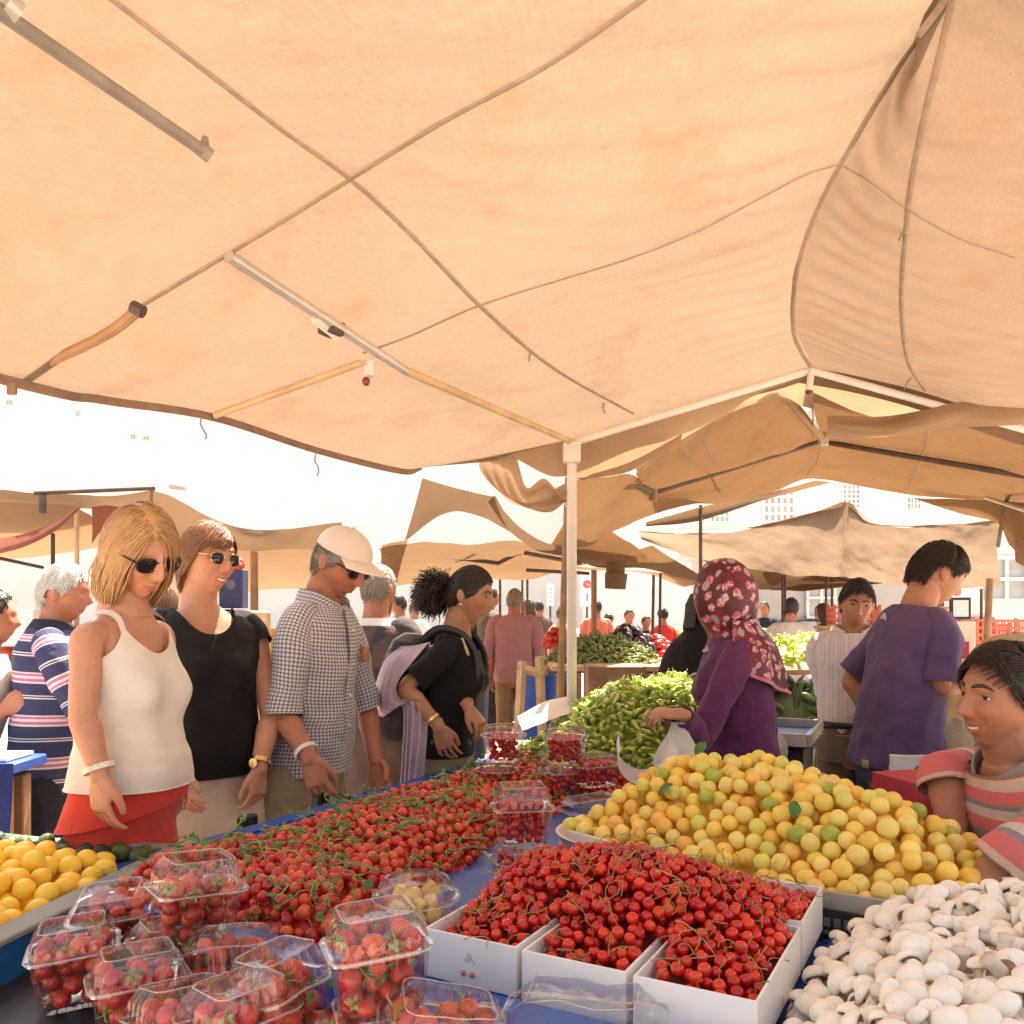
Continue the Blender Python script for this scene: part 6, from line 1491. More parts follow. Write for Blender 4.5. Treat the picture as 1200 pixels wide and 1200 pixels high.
put('cherry_filler', mb, mat('dark_cherry', (.12,.004,.004), .4), None, 'dark red filler sheet under the cherry heap', 'cherries', None, 'stuff', ang=180)  # dark sheet that closes the gaps below the heaped cherries
def twig(mb, rd):
    p = Vector((0,0,0)); d = Vector((1, 0, .5)); path = [p]; L = rd.uniform(.03, .07)
    for k in range(6): d = (d+Vector((rd.gauss(0,.3), rd.gauss(0,.5), rd.gauss(-.12,.35)))).normalized(); p = p+d*(L/6); path.append(p)
    mb.tube(path, [.0012,.0008,.0008,.0008,.0008,.0009,.0014], 5, smooth=3)
    q = path[2]; d2 = (d+Vector((0,1,.3))).normalized(); mb.tube([q, q+d2*L*.3, q+d2*L*.5+Vector((.006,0,-.004))], [.0009,.0007,.0010], 5, smooth=3)
ME_TWIG = []
for k in range(8):
    rd2 = random.Random(70+k); ME_TWIG.append(build_mesh('cherry_twig', lambda mb: twig(mb, rd2), [M_TWIG]))
cnt = 0
while cnt < 80:
    u, v = rd.uniform(-.02, .44), rd.uniform(.45, .95); q = T(u, v, 0)
    if not in_cherry(q.x, q.y): continue
    q.z = h_cherry(q.x, q.y)+.007
    inst('cherry_twig', ME_TWIG[rd.randint(0, 7)], q, (rd.uniform(-.7,.7), rd.uniform(-.7,.3), rd.uniform(0, 6.28)), f'bent olive brown cherry stalk lying {czone(u, v)}', 'stalk', 'loose cherry stalks', rd.uniform(.7, 1.2)); cnt += 1
# ---- apricots
A_, B_, C_, D_, E_, F_ = Vector((.126,2.1)), Vector((.565,1.60)), Vector((.80,1.455)), Vector((1.10,1.75)), Vector((.80,2.42)), Vector((.34,2.45))
POLY = [A_, B_, C_, D_, E_, F_]
def poly_d(x, y):
    """signed distance to the tray outline, inside positive"""
    q = Vector((x, y)); m_ = 9.
    for a, b in zip(POLY, POLY[1:]+POLY[:1]):
        e = (b-a).normalized(); nrm = Vector((-e.y, e.x)); m_ = min(m_, (q-a).dot(nrm))
    return m_
def h_apri(x, y):
    d = poly_d(x, y); u, v = uv_of(x, y)
    ridge = .125*sstep(d/.26)
    return .905+ridge+.010*noise.noise(Vector((x*9, y*9, 1)))+.03*sstep((y-1.75)/.5)*sstep(d/.15)
pts = heap(lambda x, y: poly_d(x, y) > .012, ((.1, 1.15), (1.4, 2.5)), h_apri, .0186, 1500, 9, 3.4)
pts = exposed(pts, .0208); rd = random.Random(9); print('apricot', len(pts))
AC = [((.94,.77,.23), 'pale yellow'), ((.94,.68,.13), 'golden'), ((.92,.53,.12), 'orange blushed'), ((.76,.74,.16), 'greenish yellow'), ((.36,.46,.06), 'green unripe')]
for i, p in enumerate(pts[:300]):
    c, nm = AC[rd.choices(range(5), (4, 4, 1.2, 2.2, .7))[0]]; dd = poly_d(p[0], p[1])
    z_ = 'at the cardboard rim' if dd < .06 and p[1] < 1.8 else ('on the crest' if h_apri(p[0], p[1]) > 1.02 else 'on the slope')
    inst('apricot', ME_APRI[rd.randint(0, 2)], p, rrot(rd), f'{nm} apricot {z_} of the big apricot heap', 'apricot', 'apricots in the big heap', rd.uniform(.80, .98), c)
mass('apricot_heap', pts[300:], .0208, lambda s, k: ballmb(s, .0190, .15, 1, 14, 9, 0, k), [M_APR2], None, 'apricots in the lower layer of the big heap', cat='apricots')
at = empty('apricot_tray', (.6, 1.95, .83), 'shallow tray with a grey cardboard rim heaped with apricots', 'tray')
mb = MB(); mb.grid([[Vector((lerp(.1,1.12,i/40), lerp(1.42,2.47,j/40), (h_apri(lerp(.1,1.12,i/40), lerp(1.42,2.47,j/40))-.085 if poly_d(lerp(.1,1.12,i/40), lerp(1.42,2.47,j/40)) > 0 else .84))) for i in range(41)] for j in range(41)])
mb.f = [f for f in mb.f if all(poly_d(mb.v[i][0], mb.v[i][1]) > .0 for i in f)]; mb.uv = []; mb.m = [0]*len(mb.f); put('liner', mb, M_APR2, at, ang=180)
for a, b in zip(POLY, POLY[1:]+POLY[:1]):
    mb = MB(); e = (b-a); c = (a+b)/2; nrm = Vector((e.y, -e.x)).normalized()
    hi_ = .912 if (a-A_).length > .01 and (a-F_).length > .01 else .90
    mb.box((c.x+nrm.x*.006, c.y+nrm.y*.006, (hi_+.83)/2), (e.length+.010, .007, hi_-.83), Matrix.Rotation(math.atan2(e.y, e.x), 4, 'Z'), 0, .002); put('rim_panel', mb, CARD if hi_ > .905 else WBOX, at)
mb = MB(); base = [(q.x, q.y, .829) for q in POLY]; mb.v += base; mb.face(range(6)); put('tray_floor', mb, CARD, at)
# leaf among the apricots
def leafmb(mb, L, w, cup=.2):
    mb.grid([[Vector((L*t, s_*w*math.sin(math.pi*min(1, t*.97+.015))**.8, cup*L*(s_*s_*.35)+.12*L*math.sin(3*t))) for s_ in np.linspace(-1, 1, 9)] for t in np.linspace(0, 1, 12)])
ME_LEAFS = build_mesh('apricot_leaf', lambda mb: leafmb(mb, .045, .014), [M_LEAF])
for (px, py, Y, rz, lb) in ((928,1002,1.78,1.1,'dark green leaf stuck upright on the front slope of the apricots'), (772,1000,2.02,-.3,'dark green leaf half buried near the cherries side of the apricots'), (815,968,2.1,.5,'small green leaf between the apricots near the bowl')):
    q = P(px, py, Y); q.z = h_apri(q.x, q.y)+.024; inst('apricot_leaf', ME_LEAFS, q, (.5, -.7, rz), lb, 'leaf', None)
# pale bowl rim at the left of the apricots
mb = MB(); c = P(700,985,2.02); rows = []
for z, r in ((-.07,.10),(-.03,.135),(.0,.150),(.006,.154),(.006,.146),(-.0,.142),(-.03,.127)):
    rows.append([Vector((c.x+.055+r*1.0*math.cos(a), c.y-.0+r*math.sin(a), .905+z)) for a in (2*math.pi*k/48 for k in range(48))])
mb.grid(rows, True, None, 0, True); put('pale_bowl', mb, mat('pale_plastic', (.66,.56,.50), .35, .06), None, 'pale plastic bowl rim holding the apricots beside the cherries', 'bowl')
# ---- black crate below the apricot tray, at its front corner
def slat_crate(name, A, B, depth, z0, z1, m, label, group=None, nsl=16, rails=4):
    """lattice crate whose front runs from A to B (plan)"""
    A, B = Vector(A), Vector(B); e = (B-A); L = e.length; e.normalize(); nb = Vector((-e.y, e.x)); c = empty(name, (*( (A+B)/2+nb*depth/2), z0), label, 'crate', group)
    rot = Matrix.Rotation(math.atan2(e.y, e.x), 4, 'Z')
    def side(P0, d, Ln, nm):
        rt = Matrix.Rotation(math.atan2(d.y, d.x), 4, 'Z'); mb = MB(); n_ = max(4, int(nsl*Ln/L))
        for k in range(n_+1):
            q = P0+d*(Ln*k/n_); big = k % 5 == 0
            mb.box((q.x, q.y, (z0+z1)/2), (.010 if big else .0045, .006, z1-z0-.016), rt)
        for k in range(rails):
            z = lerp(z0+.006, z1-.007, k/(rails-1)); q = P0+d*(Ln/2); mb.box((q.x, q.y, z), (Ln, .008 if k in (0, rails-1) else .005, .014 if k in (0, rails-1) else .004), rt)
        put(nm, mb, m, c, ang=0)
    side(A, e, L, 'lattice_side'); side(A+nb*depth, e, L, 'lattice_side'); side(A, nb, depth, 'lattice_side'); side(B, nb, depth, 'lattice_side')
    mb = MB(); q = (A+B)/2+nb*depth/2; mb.box((q.x, q.y, z0+.004), (L-.012, depth-.012, .005), rot); put('crate_floor', mb, m, c)
    for q in (A, B, A+nb*depth, B+nb*depth):
        mb = MB(); mb.box((q.x, q.y, (z0+z1)/2+.008), (.022,.022,z1-z0+.02), rot, 0, .003); put('corner_post', mb, m, c)
    return c
slat_crate('black_crate', (.535,1.575), (.775,1.425), .25, .79, .888, BLACKC, 'black lattice plastic crate under the cardboard rim of the apricot tray')
mb = MB(); q = P(941,1065,1.56); mb.box((q.x, q.y, .87), (.016,.02,.12), RT, 0, .003); put('crate_corner', mb, BLACKC, None, 'black crate corner peg standing between the cherries and the apricots', 'crate peg')
# ---- mushrooms
def in_mush(x, y):
    u, v = uv_of(x, y); return -.42 < u < .47-.05*(v < 1.1) and .985+.02*noise.noise(Vector((u*9,0,0))) < v < 1.72 and not (poly_d(x, y) > -.03)
def h_mush(x, y):
    u, v = uv_of(x, y); e = min(sstep((v-.965)/.20), sstep((.55-u)/.16))
    return .875+.105*e+.075*sstep((v-1.12)/.4)*sstep((u+.1)/.35)+.012*noise.noise(Vector((x*8, y*8, 5)))
pts = heap(in_mush, ((.2, 1.4), (.6, 1.75)), h_mush, .0148, 1500, 12, 3.2, flat=.86)
vis = [p for p in pts if abs((p[0])/p[1]) < .64 and (HC-p[2])/p[1] < .52]; vis = exposed(vis, .0148); rd = random.Random(10); print('mush', len(pts), len(vis))
for i, p in enumerate(vis[:300]):
    lay = rd.random(); rot = (rd.uniform(-.8,.8), rd.uniform(-.8,.8), rd.uniform(0,6.28)) if lay < .70 else (rd.uniform(1.0, 1.9) if lay < .94 else rd.uniform(2.4, 3.5), rd.uniform(-.5,.5), rd.uniform(0, 6.28))
    u, v = uv_of(p[0], p[1]); zn = 'beside the white cherry box' if v < 1.13 else ('near the black crate' if u > .25 else 'in the middle of the mushroom heap')
    how = 'cap up' if lay < .70 else ('on its side, stem showing' if lay < .94 else 'upside down, gills showing')
    o = inst('mushroom', ME_MCAP[rd.randint(0, 3)], Vector(p)+Vector((0,0,-.003)), rot, f'white button mushroom {how}, {zn}', 'mushroom', 'white mushrooms in the heap', rd.choice((.65,.75,.82,.9,.98,1.05,1.18)))
    kid('stem', ME_MSTEM[rd.randint(0, 2)], o)
mb = MB(); mb.grid([[T(u_, v_, h_mush(*T(u_, v_, 0).to_2d())-.045) for u_ in np.linspace(-.42, .47, 40)] for v_ in np.linspace(.99, 1.7, 40)])
put('mushroom_bed', mb, M_STEMM, None, 'lower layer of the white mushroom heap', 'mushrooms', None, 'stuff', ang=180)
mb = MB(); mb.box(T(.02, 1.36, .82), (.98,.78,.05), RT, 0, .006); put('mushroom_board', mb, BLUE, None, 'blue board under the mushroom heap', 'board')
mb = MB(); mb.box(T(-.05, 1.36, .792), (.9,.74,.006), RT); 
for u_, v_ in ((-.4,1.05),(-.4,1.66),(.35,1.66)): mb.tube([T(u_, v_, 0), T(u_, v_, .79)], .02, 8)
put('trestle', mb, DARKP, None, 'iron trestle carrying the mushroom board', 'trestle')

left_m = vis[300:]+[q_ for q_ in pts if q_ not in set(vis)]; mb = MB(); rdm = random.Random(55)
for p_ in left_m:
    s_ = MB(); mushcap(s_, .0205*rdm.choice((.55,.65,.75,.85,.95)), rdm.uniform(0, 9)); mb.join(s_, Matrix.Translation(p_) @ Euler((rdm.uniform(-1,1), rdm.uniform(-1,1), rdm.uniform(0,6.28))).to_matrix().to_4x4())
if left_m: put('mushroom_heap', mb, [M_MUSH, M_GILL], None, 'smaller white mushrooms filling the heap', 'mushrooms', None, 'stuff', ang=180)
# ---------------------------------------------------------------- clear plastic tubs
def clear_mat(name, tint=(.97,.96,.95), haze=.008):
    m, nt, out = new_mat(name); n = N(nt)
    tr = n.add('ShaderNodeBsdfTransparent'); tr.inputs[0].default_value = (*tint, 1)
    o = n.obj(); nm = n.bump(n.noise(30, 2, o).outputs['Fac'], .10, .004)
    gl = n.add('ShaderNodeBsdfGlossy'); gl.inputs['Roughness'].default_value = .045; gl.inputs[0].default_value = (1,1,1,1); n.link(nm, gl.inputs['Normal'])
    df = n.add('ShaderNodeBsdfDiffuse'); df.inputs[0].default_value = (.85,.83,.8,1)
    lw = n.add('ShaderNodeLayerWeight'); lw.inputs['Blend'].default_value = .35; n.link(nm, lw.inputs['Normal'])
    f = n.math('MULTIPLY_ADD', lw.outputs['Fresnel'], .42, .035)
    a = n.add('ShaderNodeMixShader'); a.inputs[0].default_value = haze; n.link(tr.outputs[0], a.inputs[1]); n.link(df.outputs[0], a.inputs[2])
    b = n.add('ShaderNodeMixShader'); n.link(f, b.inputs[0]); n.link(a.outputs[0], b.inputs[1]); n.link(gl.outputs[0], b.inputs[2]); n.link(b.outputs[0], out.inputs[0]); return m
CLEAR = clear_mat('clear_plastic'); CLEARL = clear_mat('clear_lid', haze=.015); CLEARR = clear_mat('clear_rim', haze=.22)
def rrect(w, d, r, n=6):
    pts = []
    for cx, cy, a0 in ((w/2-r, d/2-r, 0), (-w/2+r, d/2-r, 90), (-w/2+r, -d/2+r, 180), (w/2-r, -d/2+r, 270)):
        for k in range(n): a = R(a0+90*k/(n-1)); pts.append((cx+r*math.cos(a), cy+r*math.sin(a)))
    return pts
def rib(w, d, r, z, amp, n=7):
    """rounded rectangle ring with pleated sides"""
    base = rrect(w, d, r, 6); ring = resample([Vector((x, y, 0)) for x, y in base+base[:1]], 97)[:-1]; out = []
    for i, p in enumerate(ring):
        q = p.copy(); nrm = Vector((q.x/(w/2)**2, q.y/(d/2)**2, 0)).normalized(); out.append(Vector((q.x, q.y, z))+nrm*(amp*(1 if i % 4 < 2 else -1)))
    return out
def tub(kind, w=.118, d=.10, h=.075, lid=.032, M=None, label='', group='clear tubs of berries', fill='strawberry', nf=16, seed=1, dome=.74, sag=0., flab=None):
    """clamshell: tapered base, flange, domed lid"""
    loc = M.to_translation(); b = empty('berry_tub' if fill else 'clear_lid', loc, label, 'plastic tub' if fill else 'plastic lid', group)
    rd = random.Random(seed)
    X = lambda ring: [M @ (p+Vector((0, 0, sag*noise.noise(p*22+Vector((seed, 0, 0)))))) for p in ring]
    a = .0009
    if fill:
        mb = MB(); rows = [X(rib(w*.72, d*.72, .012, .0, 0)), X(rib(w*.80, d*.80, .014, .003, a)), X(rib(w*.88, d*.88, .016, h*.5, a)), X(rib(w*.96, d*.96, .018, h-.006, a)), X(rib(w*.97, d*.97, .018, h-.003, 0)), X(rib(w*1.06, d*1.06, .022, h-.002, 0)), X(rib(w*1.065, d*1.065, .022, h-.006, 0))]
        mb.grid(rows, True, None, 0, True); put('base', mb, CLEAR, b, ang=50)
    hz = h+.001; mb = MB()
    rows = [X(rib(w*1.075, d*1.075, .022, hz-.006, 0)), X(rib(w*1.07, d*1.07, .022, hz, 0)), X(rib(w*.965, d*.965, .018, hz+.001, 0)), X(rib(w*.945, d*.945, .018, hz+.006, a)), X(rib(w*dome*1.25, d*dome*1.25, .016, hz+lid*.55, a)), X(rib(w*dome*1.04, d*dome*1.04, .013, hz+lid*.92, a)), X(rib(w*dome, d*dome, .012, hz+lid, 0)), X(rib(w*dome*.93, d*dome*.93, .011, hz+lid-.0005, 0)), X(rib(w*dome*.88, d*dome*.88, .010, hz+lid-.004, 0)), X(rib(w*dome*.3, d*dome*.3, .004, hz+lid-.0035, 0))]
    mb.grid(rows, True, None, 0, False, True); ld_ = put('lid', mb, CLEARL, b, ang=30)
    rm = MB(); rr_ = X(rib(w*1.075, d*1.075, .022, hz-.003, 0)); rm.tube(rr_+rr_[:1], .0016, 6, caps=False); r2 = X(rib(w*dome, d*dome, .012, hz+lid, 0)); rm.tube(r2+r2[:1], .0009, 5, caps=False); put('rim', rm, CLEARR, ld_, ang=180)
    if fill:
        wi, di = w*.80/2-.012, d*.80/2-.012
        r = {'strawberry': .0135, 'cherry': .0098, 'mango_cube': .013}[fill]
        pts = heap(lambda x, y: abs(x) < wi+.004 and abs(y) < di+.004, ((-wi-.004, wi+.004), (-di-.004, di+.004)), lambda x, y: h+.008, r*.96, int(nf*1.3), seed, (h+.006-r)/r)
        order = sorted(pts, key=lambda p: (M @ Vector(p)).y-.8*(M @ Vector(p)).z)
        return b, order, M, fill, flab
    return b, [], M, fill, flab
FILLS = []
def MT(px, py, Y, rz=0, tx=0, ty=0, z=None):
    q = P(px, py, Y) if z is None else PZ(px, py, z)
    return Matrix.Translation(q) @ Matrix.Rotation(R(rz), 4, 'Z') @ Matrix.Rotation(R(ty), 4, 'Y') @ Matrix.Rotation(R(tx), 4, 'X')
L_ = [
 (dict(w=.125,d=.105,h=.088,lid=.036,M=MT(90,1172,1.36,24,0,-3),label='clear clamshell of strawberries standing on the black crate nearest the blue fruit crate',seed=1,nf=34), 'in the clear tub nearest the blue fruit crate'),
 (dict(w=.125,d=.105,h=.085,lid=.036,M=MT(162,1214,1.22,30,-4,0),label='clear clamshell of strawberries in front of the stacked pair, its square lid raised',seed=2,nf=34), 'in the clear tub before the stacked pair'),
 (dict(w=.125,d=.105,h=.08,lid=.034,M=MT(215,1262,1.10,42,-12,4),label='tilted clear clamshell at the bottom edge with a bright glare on its lid',seed=3,nf=30), 'in the tilted tub at the bottom edge'),
 (dict(w=.135,d=.10,h=.07,lid=.028,M=MT(140,1100,1.56,10,14,-6),label='clear clamshell of strawberries lying behind the stacked pair against the blue table',seed=4,nf=28), 'in the tub lying against the blue table'),
 (dict(w=.13,d=.105,h=.082,lid=.03,M=MT(205,1158,1.41,38),label='lower clear clamshell of the stacked pair',seed=5,nf=30), 'in the lower tub of the stacked pair'),
 (dict(w=.135,d=.11,h=.09,lid=.046,M=MT(226,1102,1.40,38,0,4,),label='upper clear clamshell of the stacked pair, highest of the front tubs',seed=6,nf=40), 'in the upper tub of the stacked pair'),
 (dict(w=.14,d=.10,h=.072,lid=.032,M=MT(272,1172,1.32,40,-28,10),label='clear clamshell tipped on its side against the corner of the blue tray',seed=7,nf=30,sag=.006), 'in the tub tipped against the blue tray'),
 (dict(w=.115,d=.10,h=.088,lid=.040,M=MT(338,1226,1.14,58,-6,-5),label='clear clamshell with crinkled shiny lid beside the tall strawberry tub',seed=8,nf=34,sag=.004), 'in the tub with the crinkled lid'),
 (dict(w=.125,d=.10,h=.092,lid=.042,M=MT(446,1186,1.10,22,0,-3),label='tall clear clamshell with big strawberries and leaves, in front of the yellow fruit tub',seed=9,nf=44), 'in the tall tub before the yellow fruit'),
 (dict(w=.14,d=.11,h=.08,lid=.03,M=MT(440,1282,1.09,18),label='clear clamshell hidden under the tall strawberry tub',seed=10,nf=24), 'in the tub under the tall one'),
 (dict(w=.15,d=.11,h=.075,lid=.032,M=MT(508,1272,1.04,10,4,10),label='low clear clamshell with a cloudy lid at the bottom edge beside the cherry boxes',seed=11,nf=26,sag=.006), 'in the low cloudy tub'),
 (dict(w=.13,d=.10,h=.085,lid=.034,M=MT(280,1260,1.09,50,0,0),label='clear clamshell at the bottom edge between the tilted one and the crinkled one',seed=16,nf=28), 'in the tub between the tilted and the crinkled one'),
 (dict(w=.128,d=.105,h=.082,lid=.045,M=MT(612,987,1.90,8),label='upper clear clamshell of cherries stacked in the middle of the blue tray',seed=12,nf=60,fill='cherry'), 'in the upper tub on the blue tray'),
 (dict(w=.118,d=.10,h=.062,lid=.034,M=MT(609,1037,1.875,20),label='lower clear clamshell of cherries standing on the bare blue tray',seed=13,nf=50,fill='cherry'), 'in the lower tub on the blue tray'),
 (dict(w=.135,d=.11,h=.068,lid=.026,M=MT(698,920,2.66,25),label='wide clear tub of dark cherries next to the white scoop',seed=14,nf=46,fill='cherry'), 'in the wide tub next to the white scoop'),
]
for kw, flab in L_:
    FILLS.append(tub('clamshell', **kw, flab=flab))
# flat lids without fruit
tub('lid', w=.20, d=.13, h=.012, lid=.03, M=MT(683,1203,1.10,-14,-4,0), label='empty flat clear lid lying on the blue ledge before the white boxes', fill=None, group=None, seed=21, sag=.006, dome=.7)
tub('lid', w=.16, d=.11, h=.012, lid=.024, M=MT(694,950,2.30,20,0,-4), label='clear ribbed lid lying between the red berries and the apricots', fill=None, group=None, seed=22, dome=.75)
# round deli tubs
def deli(M, r0, r1, h, lid, label, fill, nf, seed, flab, group='clear tubs of berries', ov=1.):
    b = empty('deli_tub', M.to_translation(), label, 'plastic tub', group)
    ring = lambda r, z, amp=0.: [M @ Vector(((r+amp*(1 if k % 4 < 2 else -1))*math.cos(2*math.pi*k/72)*ov, (r+amp*(1 if k % 4 < 2 else -1))*math.sin(2*math.pi*k/72), z)) for k in range(72)]
    mb = MB(); mb.grid([ring(r0*.9,0), ring(r0,.004), ring(lerp(r0,r1,.5),h*.45,.0004), ring(r1,h-.004), ring(r1*1.05,h-.003), ring(r1*1.06,h-.007)], True, None, 0, True); put('base', mb, CLEAR, b, ang=50)
    mb = MB(); mb.grid([ring(r1*1.09,h-.006), ring(r1*1.09,h+.002), ring(r1*.98,h+.003), ring(r1*.93,h+lid*.7,.0006), ring(r1*.80,h+lid,.0006), ring(r1*.74,h+lid-.001), ring(r1*.70,h+lid-.005), ring(r1*.2,h+lid-.004)], True, None, 0, False, True); ld_ = put('lid', mb, CLEARL, b, ang=40)
    rm = MB(); rr_ = ring(r1*1.09, h-.002); rm.tube(rr_+rr_[:1], .0016, 6, caps=False); put('rim', rm, CLEARR, ld_, ang=180)
    r = {'strawberry': .0135, 'cherry': .0098, 'fruit_cube': .0155}[fill]
    pts = heap(lambda x, y: math.hypot(x/ov, y) < r0-r*.9, ((-r0*ov, r0*ov), (-r0, r0)), lambda x, y: h-.004, r*.96, nf, seed, (h-.006-r)/r)
    FILLS.append((b, sorted(pts, key=lambda p: (M @ Vector(p)).y-.8*(M @ Vector(p)).z), M, fill, flab))
deli(MT(488,1114,1.50), .062, .070, .098, .030, 'round clear tub of yellow cut fruit behind the tall strawberry tub', 'fruit_cube', 46, 31, 'in the round clear tub', None)
zt = lambda px, Y, z, rz=0: Matrix.Translation(((px-600)*Y/1000, Y, z)) @ Matrix.Rotation(R(rz), 4, 'Z')
deli(zt(582,2.75,.86), .060, .066, .07, .024, 'lower round tub of cherries under a second one, near the reaching woman', 'cherry', 46, 32, 'in the lower round tub near the reaching woman')
deli(zt(590,2.75,.955), .052, .069, .085, .028, 'upper round tub of cherries near the hand of the dark haired woman', 'cherry', 60, 33, 'in the upper round tub near the reaching woman')
deli(zt(657,2.70,.86), .060, .066, .075, .022, 'lower clear tub of cherries before the foot of the white post', 'cherry', 46, 34, 'in the lower tub before the white post')
deli(zt(662,2.70,.958), .056, .068, .085, .026, 'upper clear tub of cherries in front of the white post', 'cherry', 60, 35, 'in the upper tub before the white post')
M_MANGO = fruit_mat('yellow_fruit', [(.1, (.80,.52,.10)), (.9, (.84,.60,.20))], .35, .4, 0, sss=0)
ME_CUBE = [build_mesh('fruit_piece', lambda mb, k=k: mb.box((0,0,0), (.028,.022+.002*k,.02), Euler((k, k*.7, 0)).to_matrix().to_4x4(), 0, .004), [M_MANGO]) for k in range(3)]
rd = random.Random(77); left_s = []; left_c = []; ns = 0; nc = 0
for b, pts, M, fill, flab in FILLS:
    for i, q in enumerate(pts):
        w_ = M @ Vector(q)
        if fill == 'strawberry':
            if i < 15: inst('strawberry', ME_STRAW[rd.randint(0, 3)], w_, rrot(rd), f'ripe strawberry {flab}', 'strawberry', 'strawberries '+flab, rd.uniform(.92, 1.1)); ns += 1
            else: left_s.append(w_)
        elif fill == 'cherry':
            if i < 0: pass
            else: left_c.append(w_)
        else:
            inst('fruit_piece', ME_CUBE[rd.randint(0, 2)], w_, rrot(rd), 'piece of yellow cut fruit in the round clear tub', 'fruit piece', 'yellow fruit pieces in the round tub', rd.uniform(.9, 1.1))
mass('tub_strawberry', left_s, .0135, lambda s, k: strawmb(s, .0135, k, 10, 7, k % 2 == 0), [M_STRAW, M_GREEN], None, 'strawberries deeper inside the clear tubs', cat='strawberries')
mass('tub_cherry', left_c, .0098, cherrymb, [M_CHERRY], None, 'dark red cherries inside the clear tubs on the tray', cat='cherries')
print('tub strawberries', ns)
# calyx leaves pressed to the plastic of some tubs
for (px, py, Y, rz) in ((425,1140,1.035,.3),(440,1150,1.03,1.2),(480,1105,1.04,2.), (335,1150,1.08,.8), (352,1180,1.07,2.1),(410,1110,1.05,.1)):
    q = P(px, py, Y+.028); inst('strawberry_leaf', ME_SPRIG[int(rz*3) % 8], q, (1.2, .2, rz), 'green strawberry leaf pressed against the wall of a clear tub', 'leaf', 'leaves in the clear tubs', .8)
# black crates under the front tubs
def vent_crate(name, c, L, W, H, rz, m, label, group):
    b = empty(name, c, label, 'crate', group, 0); rot = Matrix.Rotation(rz, 4, 'Z'); c = Vector(c)
    f = lambda x, y, z: c+rot.to_3x3() @ Vector((x, y, z))
    for sx, sy, l_ in ((0,-1,L),(0,1,L),(-1,0,W),(1,0,W)):
        rr = rot if sx == 0 else rot @ Matrix.Rotation(math.pi/2, 4, 'Z'); mb = MB(); ct = f(sx*L/2, sy*W/2, 0)
        for k in range(4): mb.box(ct+Vector((0,0,.012+k*(H-.024)/3)), (l_, .008, .018), rr)
        for k in range(9):
            q = ct+rr.to_3x3() @ Vector((l_*(k/8-.5)*.98, 0, H/2)); mb.box(q, (.012,.006,H), rr)
        put('lattice_side', mb, m, b, ang=0)
    mb = MB(); mb.box(f(0,0,.006), (L-.01, W-.01, .008), rot); put('crate_floor', mb, m, b)
    for sx in (-1,1):
        for sy in (-1,1):
            mb = MB(); mb.box(f(sx*L/2, sy*W/2, H/2+.006), (.024,.024,H+.012), rot, 0, .003); put('corner_post', mb, m, b)
    return b
top = .775
for i, (u_, v_, z, lab) in enumerate(((-.30,-.30,.60,'upper black crate below the front clamshells at the blue fruit crate'),(-.34,.22,.60,'upper black crate below the tall strawberry tub'),(-.30,-.30,.40,'black crate under the crate of the first clamshells'),(-.34,.22,.40,'black crate under the crate of the tall strawberry tub'),(-.30,-.30,.2,'second lowest black crate below the clamshells'),(-.34,.22,.2,'second lowest black crate below the tall tub'),(-.30,-.30,0,'lowest black crate standing on the paving below the clamshells'),(-.34,.22,0,'lowest black crate standing on the paving below the tall tub'))):
    vent_crate('black_crate', T(u_, v_, z), .52, .48, .185, TA, BLACKC, lab, 'stacked black crates')
mb = MB(); mb.box(T(-.32, -.04, .797), (.56,1.04,.008), RT); put('black_tray', mb, BLACKC, None, 'thin black tray under the front clamshells', 'tray')
# white scoop and paper
mb = MB(); rows = []
for i in range(16):
    t = i/15; y = lerp(0, .11, t); row = []
    for k in range(24):
        a = lerp(-2.0, 2.0, k/23); row.append(P(757,908,2.46)+Vector((.088*math.sin(a)*(1-.12*t), y-.05, .05-.075*math.cos(a)+.03*t)))
    rows.append(row)
mb.grid(rows); put('white_scoop', mb, BAGM, None, 'white plastic scoop lying between the apricots and the plastic bag', 'scoop', ang=180)
drape('paper_sheet', [[(760,932,2.45),(800,922,2.5),(835,905,2.7)], [(780,945,2.4),(815,935,2.45),(838,922,2.6)]], WBOX, 'white paper sheet beside the apricots under the bag', 'paper', 3, 16, 8, .004, .004)
# ---- yellow plums and avocados in the blue crate at the picture's edge
e1 = Vector((.17,.985)).normalized(); e2 = Vector((-e1.y, e1.x)); Q0 = Vector((-.862,1.42)); RQ = Matrix.Rotation(math.atan2(e1.y, e1.x), 4, 'Z')
def Q(a, b, z): q = Q0+e1*a+e2*b; return Vector((q.x, q.y, z))
def ab_of(x, y): q = Vector((x, y))-Q0; return q.dot(e1), q.dot(e2)
cr = empty('blue_fruit_crate', Q(.28, .34, .72), 'blue crate with a grey board edge full of yellow plums and dark avocados', 'crate')
for (a, b, la, lb) in ((.27,.0,.62,.012),(.27,.70,.62,.012),(-.04,.35,.012,.70),(.58,.35,.012,.70)):
    mb = MB(); mb.box(Q(a, b, .795), (la, lb, .15), RQ, 0, .003); put('side_panel', mb, BLUEC, cr)
mb = MB(); mb.box(Q(.27,.35,.725), (.61,.69,.01), RQ); put('crate_floor', mb, BLUEC, cr)
mb = MB(); mb.box(Q(.27,.015,.875), (.64,.06,.012), RQ, 0, .003); put('board_edge', mb, SLATE, cr)
mb = MB(); mb.box(Q(.59,.35,.875), (.03,.70,.012), RQ, 0, .003); put('board_edge', mb, SLATE, cr)
for a, b in ((0,.05),(0,.65),(.55,.05),(.55,.65)):
    pass
mb = MB(); mb.box(Q(.27,.35,.36), (.55,.62,.70), RQ, 0, .01); put('crate_stand', mb, BLACKC, None, 'black plastic stand under the blue fruit crate', 'stand')
